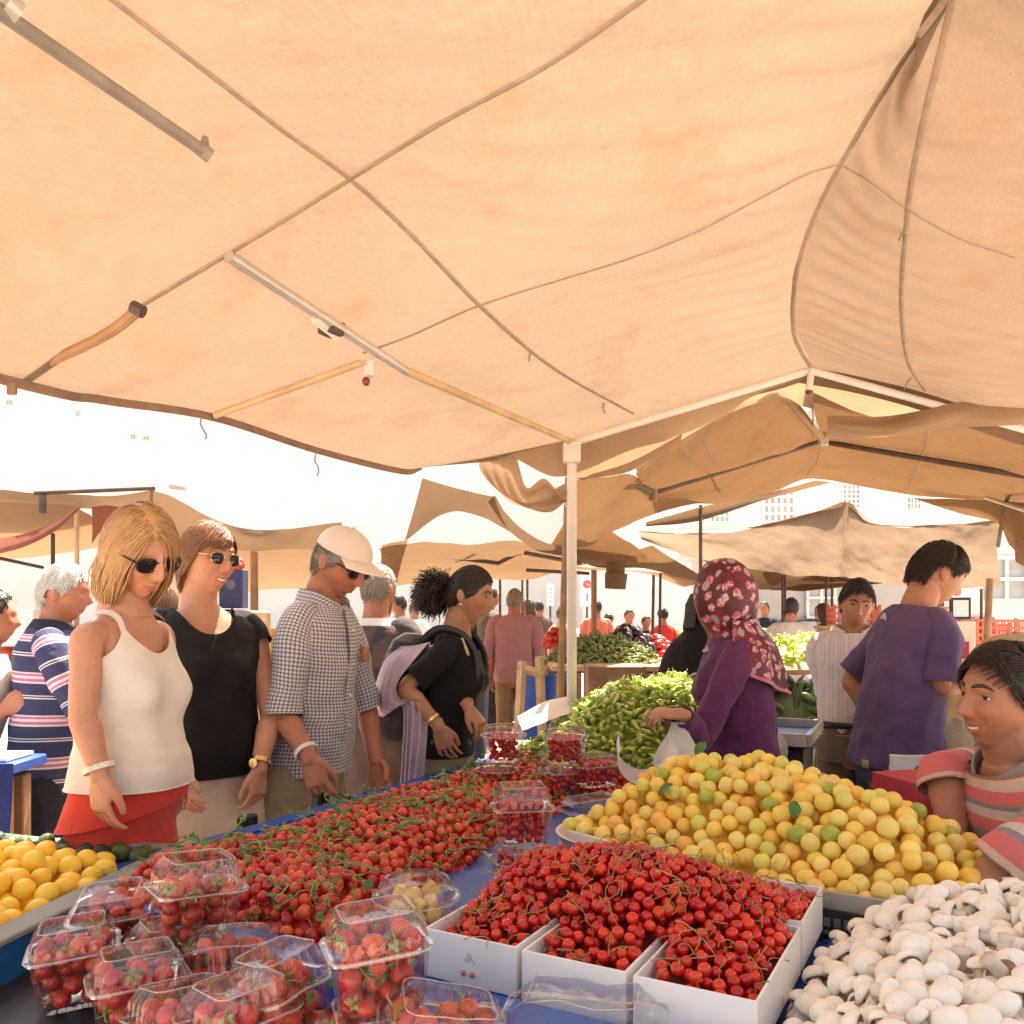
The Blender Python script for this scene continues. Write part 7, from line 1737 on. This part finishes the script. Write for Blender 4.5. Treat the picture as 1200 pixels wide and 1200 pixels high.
in_pl = lambda x, y: (lambda ab: -.03 < ab[0] < .46 and .055 < ab[1] < .68)(ab_of(x, y))
h_pl = lambda x, y: (lambda ab: .872+.045*sstep((ab[1]-.03)/.2)*sstep((.56-ab[0])/.2)+.006*noise.noise(Vector((x*10,y*10,2))))(ab_of(x, y))
pts = exposed(heap(in_pl, ((-1.7,-.7),(1.3,2.1)), h_pl, .0215, 260, 14, 2.2), .0215); rd = random.Random(15)
all_pl = pts; pts = [p for p in pts if p[0]/p[1] > -.66]
for i, p in enumerate(pts[:110]): inst('yellow_plum', ME_PLUM[rd.randint(0,1)], p, rrot(rd), f'deep yellow plum {"near the grey board edge" if ab_of(p[0],p[1])[1] < .2 else "in the middle of the blue crate"}', 'plum', 'yellow plums in the blue crate', rd.uniform(.88,1.12))
rest_pl = [q_ for q_ in all_pl if q_ not in set(pts[:110])]
mass('yellow_plum_heap', rest_pl, .0215, lambda s, k: ballmb(s, .0215, .12, 1.05, 14, 9, 0, k), [M_PLUM], None, 'yellow plums filling the rest of the blue crate', cat='plums')
mb = MB(); mb.grid([[Q(a, b, h_pl(*Q(a, b, 0).to_2d())-.05) for a in np.linspace(-.03,.56,20)] for b in np.linspace(.04,.69,20)]); put('plum_layer', mb, M_PLUM, None, 'lower layer of yellow plums in the blue crate', 'plums', None, 'stuff', ang=180)
in_av = lambda x, y: (lambda ab: .46 < ab[0] < .565 and .05 < ab[1] < .50)(ab_of(x, y))
for i, p in enumerate(heap(in_av, ((-1.7,-.6),(1.3,2.2)), lambda x, y: .885, .020, 40, 16, 2.)):
    inst('avocado', ME_AVO[0], p, rrot(rd), 'small dark avocado lined up behind the yellow plums', 'avocado', 'avocados behind the plums', rd.uniform(.85,1.1))
# pale box with yellow side behind
yb = empty('yellow_box', P(40,1005,2.15), 'pale cardboard box with a yellow printed side behind the plums', 'box')
yc = P(38,1030,2.15); RY = Matrix.Rotation(R(-18), 4, 'Z')
mb = MB(); mb.box(yc+Vector((-.12,.12,-.02)), (.34,.24,.10), RY, 0, .003); put('box_body', mb, WBOX, yb)
mb = MB(); mb.box(yc+Vector((-.158,-.004,-.005)), (.26,.003,.07), RY); put('printed_side', mb, mat('yellow_print', (.75,.52,.02), .5), yb)
mb = MB(); mb.box(yc+Vector((-.16,.12,.04)), (.22,.2,.03), RY, 0, .003); put('green_insert', mb, GREENC, yb)
mb = MB(); mb.box(P(82,1008,2.02)+Vector((0,0,-.01)), (.05,.035,.05), RQ, 0, .004); put('crate_corner', mb, BLUE, None, 'small blue crate corner peg beside the avocados', 'crate peg')
# ---------------------------------------------------------------- green pepper table
pt_ = empty('pepper_table', P(760,900,3.3)*1.0, 'wooden table heaped with pale green peppers beside the woman in purple', 'table'); pt_.location.z = 0; ORG[pt_.name] = Vector(pt_.location)
mb = MB(); mb.box((.50,3.42,.835), (1.15,1.0,.03), None, 0, .004); put('table_top', mb, WOODL, pt_)
for x, y in ((-.02,2.98),(1.02,2.98),(-.02,3.86),(1.02,3.86)):
    mb = MB(); mb.box((x,y,.41), (.05,.05,.818), None, 0, .004); put('leg', mb, WOODP, pt_)
in_pep = lambda x, y: ((x-.50)/.52)**2+((y-3.38)/.46)**2 < 1
def h_pep(x, y):
    d = math.sqrt(((x-.52)/.54)**2+((y-3.44)/.50)**2); return .86+.27*sstep((1.02-d)/.85)+.02*noise.noise(Vector((x*6,y*6,3)))+.06*sstep((x-.35)/.4)*sstep((1-d)/.5)
pts = exposed(heap(in_pep, ((-.1,1.1),(2.9,3.95)), h_pep, .0132, 2100, 18, 2.4, flat=.8), .0132); rd = random.Random(19)
pts = [p for p in pts if p[1] < 3.62 or p[2] > 1.0]; print('pep', len(pts))
for i, p in enumerate(pts[:290]):
    inst('green_pepper', ME_PEP[rd.randint(0,4)], Vector(p)+Vector((0,0,.004)), (rd.gauss(0,.4), rd.gauss(.15,.4), rd.gauss(1.57,.75)+(3.14 if rd.random() < .4 else 0)), f'{rd.choice(("curved","straight"))} pale green pepper {"at the foot" if p[2] < .97 else ("high up" if p[2] > 1.08 else "half way up")} of the pepper heap', 'pepper', 'green peppers in the heap', rd.uniform(.55,.85))
mb = MB()
for p in pts[290:]:
    s = MB(); pepmb(s, .068, .0110, rd.randint(0,9)); mb.join(s, Matrix.Translation(p) @ Euler((rd.gauss(0,.4), rd.gauss(.1,.4), rd.gauss(1.57,.9))).to_matrix().to_4x4())
put('pepper_heap', mb, [M_PEP, M_GREEN], None, 'pale green peppers filling the heap', 'peppers', None, 'stuff', ang=180)
mb = MB(); mb.grid([[Vector((x,y,h_pep(x,y)-.05)) for x in np.linspace(-.03,1.05,36)] for y in np.linspace(2.92,3.9,36)]); put('pepper_bed', mb, M_PEP, None, 'lower layer of the pale green pepper heap', 'peppers', None, 'stuff', ang=180)
for i in range(16):
    x = rd.uniform(.62,1.10); y = rd.uniform(3.62,3.86); L = rd.uniform(.2,.34); a = rd.gauss(.2,.35); z = 1.10+.05*rd.random()
    mb = MB(); mb.tube([(x-L/2*math.cos(a),y-L/2*math.sin(a),z-.03),(x,y,z+.012),(x+L/2*math.cos(a),y+L/2*math.sin(a),z-.02)], [.010,.017,.008], 9, smooth=5)
    put('long_green_pepper', mb, M_DGREEN, None, 'long dark green pepper lying across the back of the pale pepper heap', 'pepper', 'long dark peppers on the heap', ang=180)
mb = MB(); mb.box((.75,3.74,1.0), (.66,.26,.16), None, 0, .02); put('green_crate', mb, GREENC, None, 'green crate at the back of the pepper heap', 'crate')
mb = MB(); mb.tube([P(808,806,3.75),P(810,792,3.75),P(826,789,3.75),P(846,791,3.75),P(852,800,3.75)], .006, 8, smooth=4); put('wire_handle', mb, ALU, None, 'bent grey wire handle sticking up behind the peppers', 'wire handle')
# leafy greens left of the post foot, red pepper, white paper
def leafy(cx, cy, cz, n, spread, L, m, label, cat='greens', seed=1):
    rd = random.Random(seed); mb = MB()
    for i in range(n):
        s = MB(); leafmb(s, L*rd.uniform(.6,1.2), L*.28, .4); M = Matrix.Translation((cx+rd.gauss(0,spread[0]), cy+rd.gauss(0,spread[1]), cz+abs(rd.gauss(0,spread[2])))) @ Euler((rd.uniform(-1,1), rd.uniform(-1.2,.4), rd.uniform(0,6.28))).to_matrix().to_4x4(); mb.join(s, M)
    return put('leafy_greens', mb, m, None, label, cat, None, 'stuff', ang=180)
q = P(632,905,3.05); leafy(q.x, q.y, q.z-.02, 70, (.10,.07,.03), .07, M_GREEN, 'loose bright green leaves beside the stacked cherry tubs')
q = P(835,850,3.0); leafy(q.x, q.y, q.z-.05, 24, (.05,.05,.04), .07, M_LEAF, 'dark leaves between the peppers and the woman in purple', seed=4)
drape('red_bag_strip', [[(812,846,2.70),(826,842,2.70),(842,848,2.72)],[(816,866,2.69),(826,868,2.68),(838,866,2.70)]], mat('red_print', (.65,.03,.02), .5), 'crumpled red plastic strip sticking out of the white carrier bag', 'bag strip', 2, 18, 10, .012, .01)
drape('paper_sheet', [[(606,840,3.5),(640,822,3.6),(668,815,3.7)], [(612,856,3.3),(645,845,3.35),(680,832,3.45)]], CARD, 'grey paper sheet lying by the foot of the white post', 'paper', 5, 16, 8, .006, .01)
# ---------------------------------------------------------------- stalls behind
def stall(name, label, x0, x1, y0, y1, z, m=WOODP, skirt=None, leg=WOODP, tilt=0.):
    c = empty(name, ((x0+x1)/2, (y0+y1)/2, 0), label, 'stall')
    rx = Matrix.Rotation(tilt, 4, 'X')
    mb = MB(); mb.box(((x0+x1)/2, (y0+y1)/2, z), (x1-x0, y1-y0, .035), rx, 0, .005); put('table_top', mb, m, c)
    for x in (x0+.06, x1-.06):
        for y in (y0+.06, y1-.06):
            mb = MB(); mb.box((x, y, z/2-.02), (.05,.05,z-.04), None, 0, .004); put('leg', mb, leg, c)
    mb = MB(); mb.tube([(x0+.08,y0+.08,z-.08),(lerp(x0,x1,.4),y0+.08,.08)], .025, 4); mb.tube([(x1-.08,y0+.08,z-.08),(lerp(x0,x1,.7),y0+.08,.08)], .025, 4); put('brace', mb, leg, c)
    if skirt: 
        b = MB(); b.grid(sheet_rows([Vector((x0-.02,y0-.02,z+.02)),Vector(((x0+x1)/2,y0-.03,z+.02)),Vector((x1+.02,y0-.02,z+.02))], [Vector((x0-.02,y0-.05,.1)),Vector(((x0+x1)/2,y0-.06,.1)),Vector((x1+.02,y0-.05,.1))], 40, 12, (), .01, 3, .02)); put('skirt', b, skirt, c, ang=180)
    return c
def pile(label, cx, cy, rx, ry, z0, hgt, kind, n, cat, seed=1, kinds=None):
    """a far heap of produce that reads as one mass"""
    rd = random.Random(seed); mb = MB()
    mb.grid([[Vector((cx+rx*u, cy+ry*v, z0+hgt*max(0, 1-(u*u+v*v))**.8-.02)) for u in np.linspace(-1,1,18)] for v in np.linspace(-1,1,14)])
    for i in range(n):
        a, r = rd.uniform(0,6.28), math.sqrt(rd.random())*.98; u, v = r*math.cos(a), r*math.sin(a); p = Vector((cx+rx*u, cy+ry*v, z0+hgt*max(0,1-r*r)**.8)); s = MB()
        if kind[0] == 'long': pepmb(s, kind[1]*rd.uniform(.8,1.2), kind[2], rd.randint(0,20), False)
        elif kind[0] == 'ball': s.ellipsoid((0,0,0), (kind[1]*rd.uniform(.85,1.15),)*3, 10, 7)
        else: leafmb(s, kind[1]*rd.uniform(.7,1.3), kind[1]*.3, .4)
        mb.join(s, Matrix.Translation(p) @ Euler((rd.gauss(0,.5), rd.gauss(0,.5), rd.uniform(0,6.28))).to_matrix().to_4x4())
    return put('produce_heap', mb, kind[-1], None, label, cat, None, 'stuff', ang=180)
# bean stall behind the white post
stall('bean_stall', 'wooden trestle stall piled with green beans behind the white post', .24, 1.12, 5.2, 6.6, 1.10, WOODL)
pile('sloping heap of dull green beans on the stall behind the white post', .62, 5.85, .38, .60, 1.09, .18, ('long',.11,.010,M_BEAN), 700, 'beans', 2)
pile('black aubergines heaped behind the beans', .86, 6.35, .22, .22, 1.08, .24, ('ball',.05,M_AUBER), 60, 'aubergines', 3)
pile('red tomatoes heaped beside the aubergines', 1.06, 6.4, .16, .2, 1.08, .18, ('ball',.036,M_TOM), 60, 'tomatoes', 4)
pile('red tomatoes in a bag on top of the beans', .34, 6.35, .10, .10, 1.20, .12, ('ball',.03,M_TOM), 30, 'tomatoes', 14)
bx = MB(); bx.box(P(722,835,5.0)+Vector((0,.1,0)), (.34,.3,.55), None, 0, .006); put('wooden_crate', bx, WOODP, None, 'reddish brown wooden crate under the bean stall', 'crate')
for i, (px, py, w_) in enumerate(((606,775,.0),(588,780,.0))): pass
pile('red peppers in a white bag left of the stout man in pink', -.50, 7.2, .30, .3, .98, .20, ('long',.12,.02,M_TOM), 140, 'red peppers', 5)
mb = MB(); q = Vector((-.50,7.2,.5)); mb.tube([(q.x,q.y,.02),(q.x,q.y,.6),(q.x,q.y,1.0)], [.26,.3,.32], 24); put('dark_tub', mb, mat('dark_blue_tub', (.02,.03,.06), .4), None, 'dark blue tub holding the red peppers', 'tub')
mb = MB(); q = P(637,800,6.2); mb.tube([(q.x,q.y,.02),(q.x,q.y,.1),(q.x,q.y,.95),(q.x,q.y,1.0)], [.15,.165,.18,.19], 24); put('blue_barrel', mb, BLUE, None, 'blue plastic barrel beside the bean stall', 'barrel')
tre = empty('wooden_trestle', P(628,800,5.4), 'pale wooden trestle leg frame beside the blue barrel', 'trestle'); tre.location.z = 0; ORG[tre.name] = Vector(tre.location)
for A, B in ((P(612,775,5.4), P(600,875,5.2)), (P(632,770,5.4), P(640,868,5.5)), (P(606,782,5.4), P(636,790,5.4))): 
    mb = MB(); mb.tube([A, Vector((B.x,B.y,0 if abs(A.z-B.z) > .2 else B.z))], .03, 4); put('leg', mb, WOODL, tre)
# chairs and clutter far under canopies
for i, (px, Y, h_) in enumerate(((612,13,1.0),(645,13.5,1.05),(672,14,1.0),(705,13,1.02),(740,14,.98),(790,13,1.0),(840,13,1.0),(478,9.0,1.0),(1045,11.5,1.0),(892,12,1.0))):
    x = (px-600)*Y/1000; stall('far_stall', ('plain brown stall far behind the stout man','brown stall far behind the rose shirted person','far stall under the banner with the red figure','far stall before the person in coral','far stall before the person in black','far stall beyond the red shirted person','far stall beyond the black chador','far stall behind the frizzy ponytail','far stall beyond the striped shirt man','far stall before the grey kiosk')[i], x-.5, x+.5, Y-.4, Y+.4, h_, WOODP)
    pile(('pile of green leaves','pile of red tomatoes','pile of pale onions','heap of orange carrots','pile of green peppers','pile of pale cabbages','pile of fresh green herbs','pile of dark aubergines','pile of oranges','pile of green melons')[i]+' on a far stall', x, Y, .45, .35, h_+.02, .16, [('leaf',.12,M_GREEN),('ball',.04,M_TOM),('ball',.04,M_MUSH),('long',.16,.016,MATS['coral_shirt']),('long',.12,.014,M_PEP),('ball',.08,M_GREEN),('leaf',.14,M_GREEN),('ball',.05,M_AUBER),('ball',.045,M_PLUM),('ball',.08,M_DGREEN)][i], 60, 'produce', 30+i)
# right side: green pepper crates, courgettes, table
stall('side_stall', 'low wooden stall with a grey edge carrying dark green courgettes', 1.32, 2.05, 4.25, 5.4, .86, WOODL)
pile('dark green courgettes heaped between the purple woman and the striped shirt man', 1.55, 4.75, .40, .42, .84, .22, ('long',.2,.020,M_DGREEN), 70, 'courgettes', 6)
pile('light green long peppers heaped on the farther stall', 2.25, 6.6, .48, .5, 1.02, .24, ('long',.14,.014,M_PEP), 220, 'peppers', 7)
stall('pepper_stall', 'farther wooden stall with light green long peppers', 1.75, 2.8, 6.1, 7.2, 1.02, WOODP)
mb = MB(); mb.ellipsoid(P(955,830,5.0), (.10,.09,.12), 18, 12); mb.tube([P(955,808,5.0),P(956,800,5.0)], [.03,.012], 8); put('beige_sack', mb, TAN, None, 'small beige sack beside the striped shirt man', 'sack', ang=180)
gb = empty('blue_green_crate', P(925,865,3.6), 'shallow crate with a grey rim and blue inside next to the purple woman', 'crate')
mb = MB(); c = P(918,862,3.6); mb.box(c, (.26,.5,.02), Matrix.Rotation(R(-25),4,'Z')); put('crate_floor', mb, BLUEC, gb)
for dx in (-1, 1): mb = MB(); mb.box(c+Matrix.Rotation(R(-25),3,'Z') @ Vector((.13*dx,0,.02)), (.014,.52,.05), Matrix.Rotation(R(-25),4,'Z'), 0, .002); put('rim', mb, ALU, gb)
for dy in (-1, 1): mb = MB(); mb.box(c+Matrix.Rotation(R(-25),3,'Z') @ Vector((0,.26*dy,.02)), (.245,.014,.05), Matrix.Rotation(R(-25),4,'Z'), 0, .002); put('rim', mb, ALU, gb)
mb = MB(); mb.box((c.x,c.y,(c.z-.02)/2), (.2,.4,c.z-.03), Matrix.Rotation(R(-25),4,'Z'), 0, .01); put('crate_stand', mb, BLACKC, None, 'dark crate under the shallow blue crate', 'crate')
mb = MB(); q = P(908,880,3.35); mb.ellipsoid(q, (.05,.05,.075), 14, 10); put('white_sack', mb, BAGM, None, 'small white knotted bag beside the purple jumper', 'bag', ang=180)
# sacks and boxes behind the seated man
def sack(px, py, Y, rx, rz_, lab, seed, m=None):
    c = P(px, py, Y); mb = MB(); rows = []
    for i in range(19):
        t = i/18; th = math.pi*(.01+.98*t); rows.append([c+Vector(((rx*abs(math.sin(th))**.7*math.cos(a))*(1+.10*noise.noise(Vector((math.cos(a)*1.5,math.sin(a)*1.5,t*3+seed)))), rx*.8*abs(math.sin(th))**.7*math.sin(a), -rz_*math.cos(th)+.02*noise.noise(Vector((a,t*4,seed))))) for a in (2*math.pi*k/30 for k in range(30))])
    mb.grid(rows, True, None, 0, True, True); return put('full_sack', mb, m or SACKM, None, lab, 'sack', 'full sacks behind the seated man', ang=180)
SACKM = cloth_mat('sack_cloth', (.36,.25,.13), .2, weave=300, wrinkle=.6)
sack(1100,850,3.6,.22,.26,'brown cloth sack standing behind the young man in purple',1); sack(1120,895,3.2,.16,.17,'pale sack lying before the brown one, behind the seated man',2,cloth_mat('pale_sack',(.52,.42,.30),.15,wrinkle=.6)); sack(1112,935,3.6,.24,.22,'lower brown sack under the upright one',3)
sack(1185,760+60,3.6,.2,.28,'brown sack behind the head of the seated man',4)
rb = empty('red_box', P(1085,935,2.45), 'red and white printed cardboard box beside the seated man', 'box'); c = P(1078,930,2.45); RB = Matrix.Rotation(R(14),4,'Z')
mb = MB(); mb.box(c, (.17,.20,.10), RB, 0, .002); put('box_body', mb, mat('red_card', (.50,.055,.075), .6, .1), rb)
f3 = RB.to_3x3()
for k, (z, h_, w_) in enumerate(((.028,.012,.10),(-.0,.026,.10),(-.034,.010,.10))):
    mb = MB(); mb.box(c+f3 @ Vector((.02,-.1008,z)), (w_,.0016,h_), RB); put('printed_stripe', mb, WBOX, rb)
mb = MB(); mb.box(c+f3 @ Vector((0,0,-.30)), (.22,.26,.49), RB, 0, .004); put('box_stand', mb, CARD, None, 'cardboard box under the red printed box', 'box')
mb = MB(); mb.box(P(1078,893,3.0)+Vector((0,.1,-.05)), (.17,.16,.14), None, 0, .004); put('white_carton', mb, WBOX, None, 'small white carton behind the red printed box', 'box')
mb = MB(); mb.box(P(1140,960,2.35), (.22,.2,.16), RB, 0, .003); put('printed_carton', mb, WBOX, None, 'white carton with dark print behind the arm of the seated man', 'box')
mb = MB()
for k in range(3): mb.box(P(1130+k*9,968,2.35)+f3 @ Vector((-.04+.03*k,-.102,.01*k)), (.02,.0016,.035), RB)
put('carton_mark', mb, BLACKP, bpy.data.objects.get('printed_carton'))
slat_crate('seat_crate', (1.12,1.78), (1.50,1.80), .36, 0, .42, BLACKC, 'black plastic crate the smiling man sits on', None, 8)
# signs, red crates and frames on the far right
sg = empty('framed_sign', P(1124,715,6.5), 'small dark framed board above a beige box with a dark red sign', 'sign')
c = P(1125,713,6.5)
mb = MB(); mb.box(c, (.16,.02,.17), None, 0, .003); put('sign_frame', mb, BLACKP, sg)
mb = MB(); mb.box(c+Vector((0,-.0125,0)), (.115,.004,.125)); put('sign_panel', mb, mat('pale_panel', (.66,.62,.58), .4, .1), sg)
mb = MB(); mb.box(P(1124,755,6.5), (.18,.14,.34), None, 0, .006); put('beige_housing', mb, mat('beige_metal', (.62,.50,.38), .5), sg)
mb = MB(); mb.box(P(1123,762,6.4), (.16,.012,.13), None, 0, .002); put('red_plate', mb, mat('maroon_plate', (.25,.02,.03), .5), sg)
mb = MB(); mb.box((P(1124,770,6.5).x,6.5,.45), (.14,.12,.88), None, 0, .004); put('sign_post', mb, DARKP, sg)
rd = random.Random(91)
for i, (px, py, Y, col, lab) in enumerate(((1168,770,7.0,'red_card','red plastic crate at the bottom of the stack near the leaning pole'),(1168,740,7.0,'coral_shirt','orange crate on the red one near the leaning pole'),(1150,742,9.2,'red_card','small red crate beyond the stack near the leaning pole'),(1000,722,8.5,'coral_shirt','orange wooden crate behind the striped shirt man'),(1085,745,8.0,'white_card','white crate beyond the young man in purple'),(1094,722,9.0,'coral_shirt','orange crate on the far counter beyond the young man'),(990,745,8.5,'pale_wood','pale wooden crate under the orange one'),(1190,800,6.0,'red_card','red crate low at the edge behind the blue cap'))):
    q = P(px, py, Y); vent_crate('plastic_crate', (q.x, q.y, q.z-.1), .42, .3, .2, rd.uniform(-.2,.2), MATS[col], lab, None)
    mb = MB(); mb.box((q.x,q.y,(q.z-.11)/2), (.36,.26,q.z-.115), None, 0, .01)
    if i in (0,3,4,5,6,7): put('crate_stand', mb, WOODP, None, ['wooden stand under the red crate near the leaning pole','','','wooden stand of the orange crate behind the striped shirt man','wooden stand under the white crate','wooden stand of the far counter crate','wooden stand of the pale crate','wooden stand of the low red crate'][i], 'stand')
# blue clothed table behind the grey haired man and the left stall
stall('blue_cloth_table', 'table with a long blue cloth and white papers behind the grey haired man', -2.7, -1.60, 2.72, 2.94, .93, BLUEP, cloth_mat('navy_cloth', (.012,.02,.11), .1))
mb = MB(); mb.box((-1.78,2.83,.956), (.3,.16,.012), None, 0, .002); put('paper_pad', mb, WBOX, None, 'white paper pad on the blue cloth table', 'paper')
for i, (px, py, Y, m_, lab) in enumerate(((18,735,4.6,WBOX,'white carton on the stall behind the grey haired man'),(40,745,4.9,WOODL,'pale wooden box behind the grey haired man'))):
    q = P(px,py,Y); mb = MB(); mb.box(q, (.22,.2,.2), Matrix.Rotation(.3,4,'Z'), 0, .005); put('carton', mb, m_, None, lab, 'box')
stall('aisle_stall', 'wooden stall with mixed fruit along the far side of the aisle', -3.6, -2.2, 4.4, 5.4, 1.02, WOODP)
pile('mixed orange and red fruit on the aisle stall', -2.75, 4.8, .6, .4, 1.02, .22, ('ball',.04,MATS['coral_shirt']), 140, 'fruit', 8)
pile('yellow fruit on the stall behind the two women', -1.9, 6.2, .5, .4, 1.1, .2, ('ball',.045,M_PLUM), 90, 'fruit', 9)
stall('fruit_stall', 'wooden stall with yellow fruit behind the two women', -2.5, -1.3, 5.8, 6.7, 1.10, WOODP)
# dark blue printed box topped with red fruit, between the auburn woman and the capped man
c = P(274,690,4.4); db = empty('blue_printed_box', c, 'dark blue printed box topped with red fruit between the auburn woman and the capped man', 'box')
mb = MB(); mb.box(c, (.12,.10,.20), None, 0, .004); put('box_body', mb, mat('navy_card', (.035,.04,.10), .6), db)
mb = MB(); mb.tube([c+Vector((.0,-.0505,.02)),c+Vector((0,-.0525,.02))], .026, 20); put('round_emblem', mb, mat('faint_emblem', (.12,.10,.14), .6), db)
mb = MB(); rr = random.Random(3)
for k in range(14): mb.ellipsoid(c+Vector((rr.uniform(-.05,.05), rr.uniform(-.05,.05), .11+rr.uniform(0,.03))), (.022,)*3, 10, 7)
put('red_fruit', mb, M_TOM, db)
mb = MB(); mb.box((c.x,c.y,(c.z-.11)/2), (.3,.3,c.z-.115), None, 0, .01); put('box_stand', mb, WOODP, None, 'wooden stand under the dark blue printed box', 'stand')
# banners far behind the post
for px, py, Y, w_, h_, lab, c1 in ((645,697,15,.12,.38,'narrow white banner with faded pink lettering','pink'),(688,690,15,.24,.62,'white banner with a red round figure and a blue strip','fig')):
    c = P(px,py,Y); b = empty('hanging_banner', c, lab, 'banner'); mb = MB(); mb.box(c, (w_,.01,h_)); put('banner_cloth', mb, WBOX, b)
    if c1 == 'pink':
        for k in range(4): mb = MB(); mb.box(c+Vector((0,-.0065,.1-.07*k)), (w_*.6,.003,.035)); put('faded_letter', mb, mat('faded_pink', (.72,.45,.42), .7), b)
    else:
        mb = MB(); mb.tube([c+Vector((0,-.0055,.08)),c+Vector((0,-.0085,.08))], .075, 20); put('red_figure', mb, mat('red_ink', (.55,.12,.12), .6), b)
        mb = MB(); mb.tube([c+Vector((.02,-.0055,.08)),c+Vector((.02,-.0105,.085))], .03, 16); put('white_figure', mb, PWHITE, b)
        mb = MB(); mb.box(c+Vector((0,-.0065,-.15)), (.03,.003,.14)); put('blue_strip', mb, mat('blue_ink', (.1,.2,.5), .6), b)
    mb = MB(); mb.tube([(c.x,c.y+.03,0),(c.x,c.y+.03,c.z+h_/2)], .02, 8); put('banner_pole', mb, DARKP, b)
# ---------------------------------------------------------------- ground and houses
m_g, nt, out = new_mat('paving'); n = N(nt); o = n.obj()
br = n.add('ShaderNodeTexBrick'); br.inputs['Scale'].default_value = 1.6; br.inputs['Color1'].default_value = (.50,.43,.36,1); br.inputs['Color2'].default_value = (.44,.37,.31,1); br.inputs['Mortar'].default_value = (.12,.10,.085,1); br.inputs['Mortar Size'].default_value = .012; n.link(o, br.inputs[0])
col = n.mix(n.math('MULTIPLY', n.noise(2.5,5,o).outputs['Fac'], .6), br.outputs[0], (.33,.27,.22))
n.pri(out, col, .85, .3, 0, n.bump(br.outputs['Fac'], .4, .01))
mb = MB(); mb.grid([[Vector((x,y,0)) for x in (-300,-40,40,300)] for y in (-60,-5,60,400)]); put('ground', mb, m_g, None, kind='structure', ang=0)
PLAST = mat('white_plaster', (.80,.78,.74), .85, .04, 1.5, .15, 12); WIN = mat('window_glass', (.42,.42,.43), .15, .2, 3); SHUT = mat('window_bar', (.70,.68,.66), .5); GREYW = mat('grey_wall', (.42,.40,.38), .8, .08, 2); BLUEW = mat('blue_dado', (.10,.13,.20), .7, .1, 2); ROOFT = mat('roof_tile', (.36,.17,.10), .8, .3, 6)
def house(label, x0, x1, Y, H, wins, wall=PLAST, depth=8, dado=None):
    c = empty('house', ((x0+x1)/2, Y, 0), label, 'building')
    mb = MB(); mb.box(((x0+x1)/2, Y+depth/2, H/2), (x1-x0, depth, H)); put('wall', mb, wall, c, ang=0)
    mb = MB(); mb.box(((x0+x1)/2, Y+depth/2, H+.12), (x1-x0+.5, depth+.5, .24), None, 0, .03); put('cornice', mb, wall, c)
    if dado: mb = MB(); mb.box(((x0+x1)/2, Y-.03, dado/2), (x1-x0, .05, dado)); put('dado', mb, BLUEW, c)
    for (cx, cz, w_, h_, nx_, nz_) in wins:
        mb = MB(); mb.box((cx, Y-.02, cz), (w_,.03,h_)); f = put('window', mb, WIN, c)
        mb = MB()
        for k in range(nx_+1): mb.box((cx-w_/2+w_*k/nx_, Y-.055, cz), (.10*min(1,w_),.04,h_+.05))
        for k in range(nz_+1): mb.box((cx, Y-.061, cz-h_/2+h_*k/nz_), (w_+.05,.04,.10*min(1,w_)))
        put('muntin', mb, SHUT, f, ang=0)
        if wall is not PLAST: mb = MB(); mb.box((cx, Y-.1, cz-h_/2-.12), (w_+.3,.2,.08)); put('sill', mb, wall, f)
    return c
hw = []
for (px, py, w, h, a, b) in ((912,592,36,40,5,4),(843,605,22,14,4,2),(997,582,20,28,4,5),(1070,590,16,14,4,2),(1040,612,24,6,4,1),(955,500,36,40,5,4)):
    Y = 30; q = P(px,py,Y); hw.append((q.x, q.z, w*Y/1000, h*Y/1000, a, b))
house('long white house with barred windows far behind the tents', 2.5, 26, 30, 9.5, hw)
hw = []
for (px, py, w, h, a, b) in ((12,472,7,6,2,1),(92,485,5,6,2,1),(157,512,6,6,2,1),(172,514,7,5,2,1)):
    Y = 34; q = P(px,py,Y); hw.append((q.x, q.z, w*Y/1000, h*Y/1000, a, b))
house('tall plain white house beyond the aisle of shoppers', -34, 2.6, 34, 13.5, hw)
house('grey kiosk with dark blue base under the yellow canopy', 3.9, 7.4, 15.5, 2.6, [(5.6,1.75,.5,.7,2,2)], GREYW, 3, 1.35)
house('white shop front with maroon base beyond the young man in purple', 7.6, 13, 18, 3.2, [(8.9,2.2,.8,.9,2,2),(10.4,2.2,.8,.9,2,2)], PLAST, 3)
mb = MB(); mb.box((9.0,17.9,.9), (2.2,.08,1.0)); put('maroon_panel', mb, mat('maroon_panel', (.36,.14,.16), .7), None, 'dull maroon panel before the white shop front', 'panel')
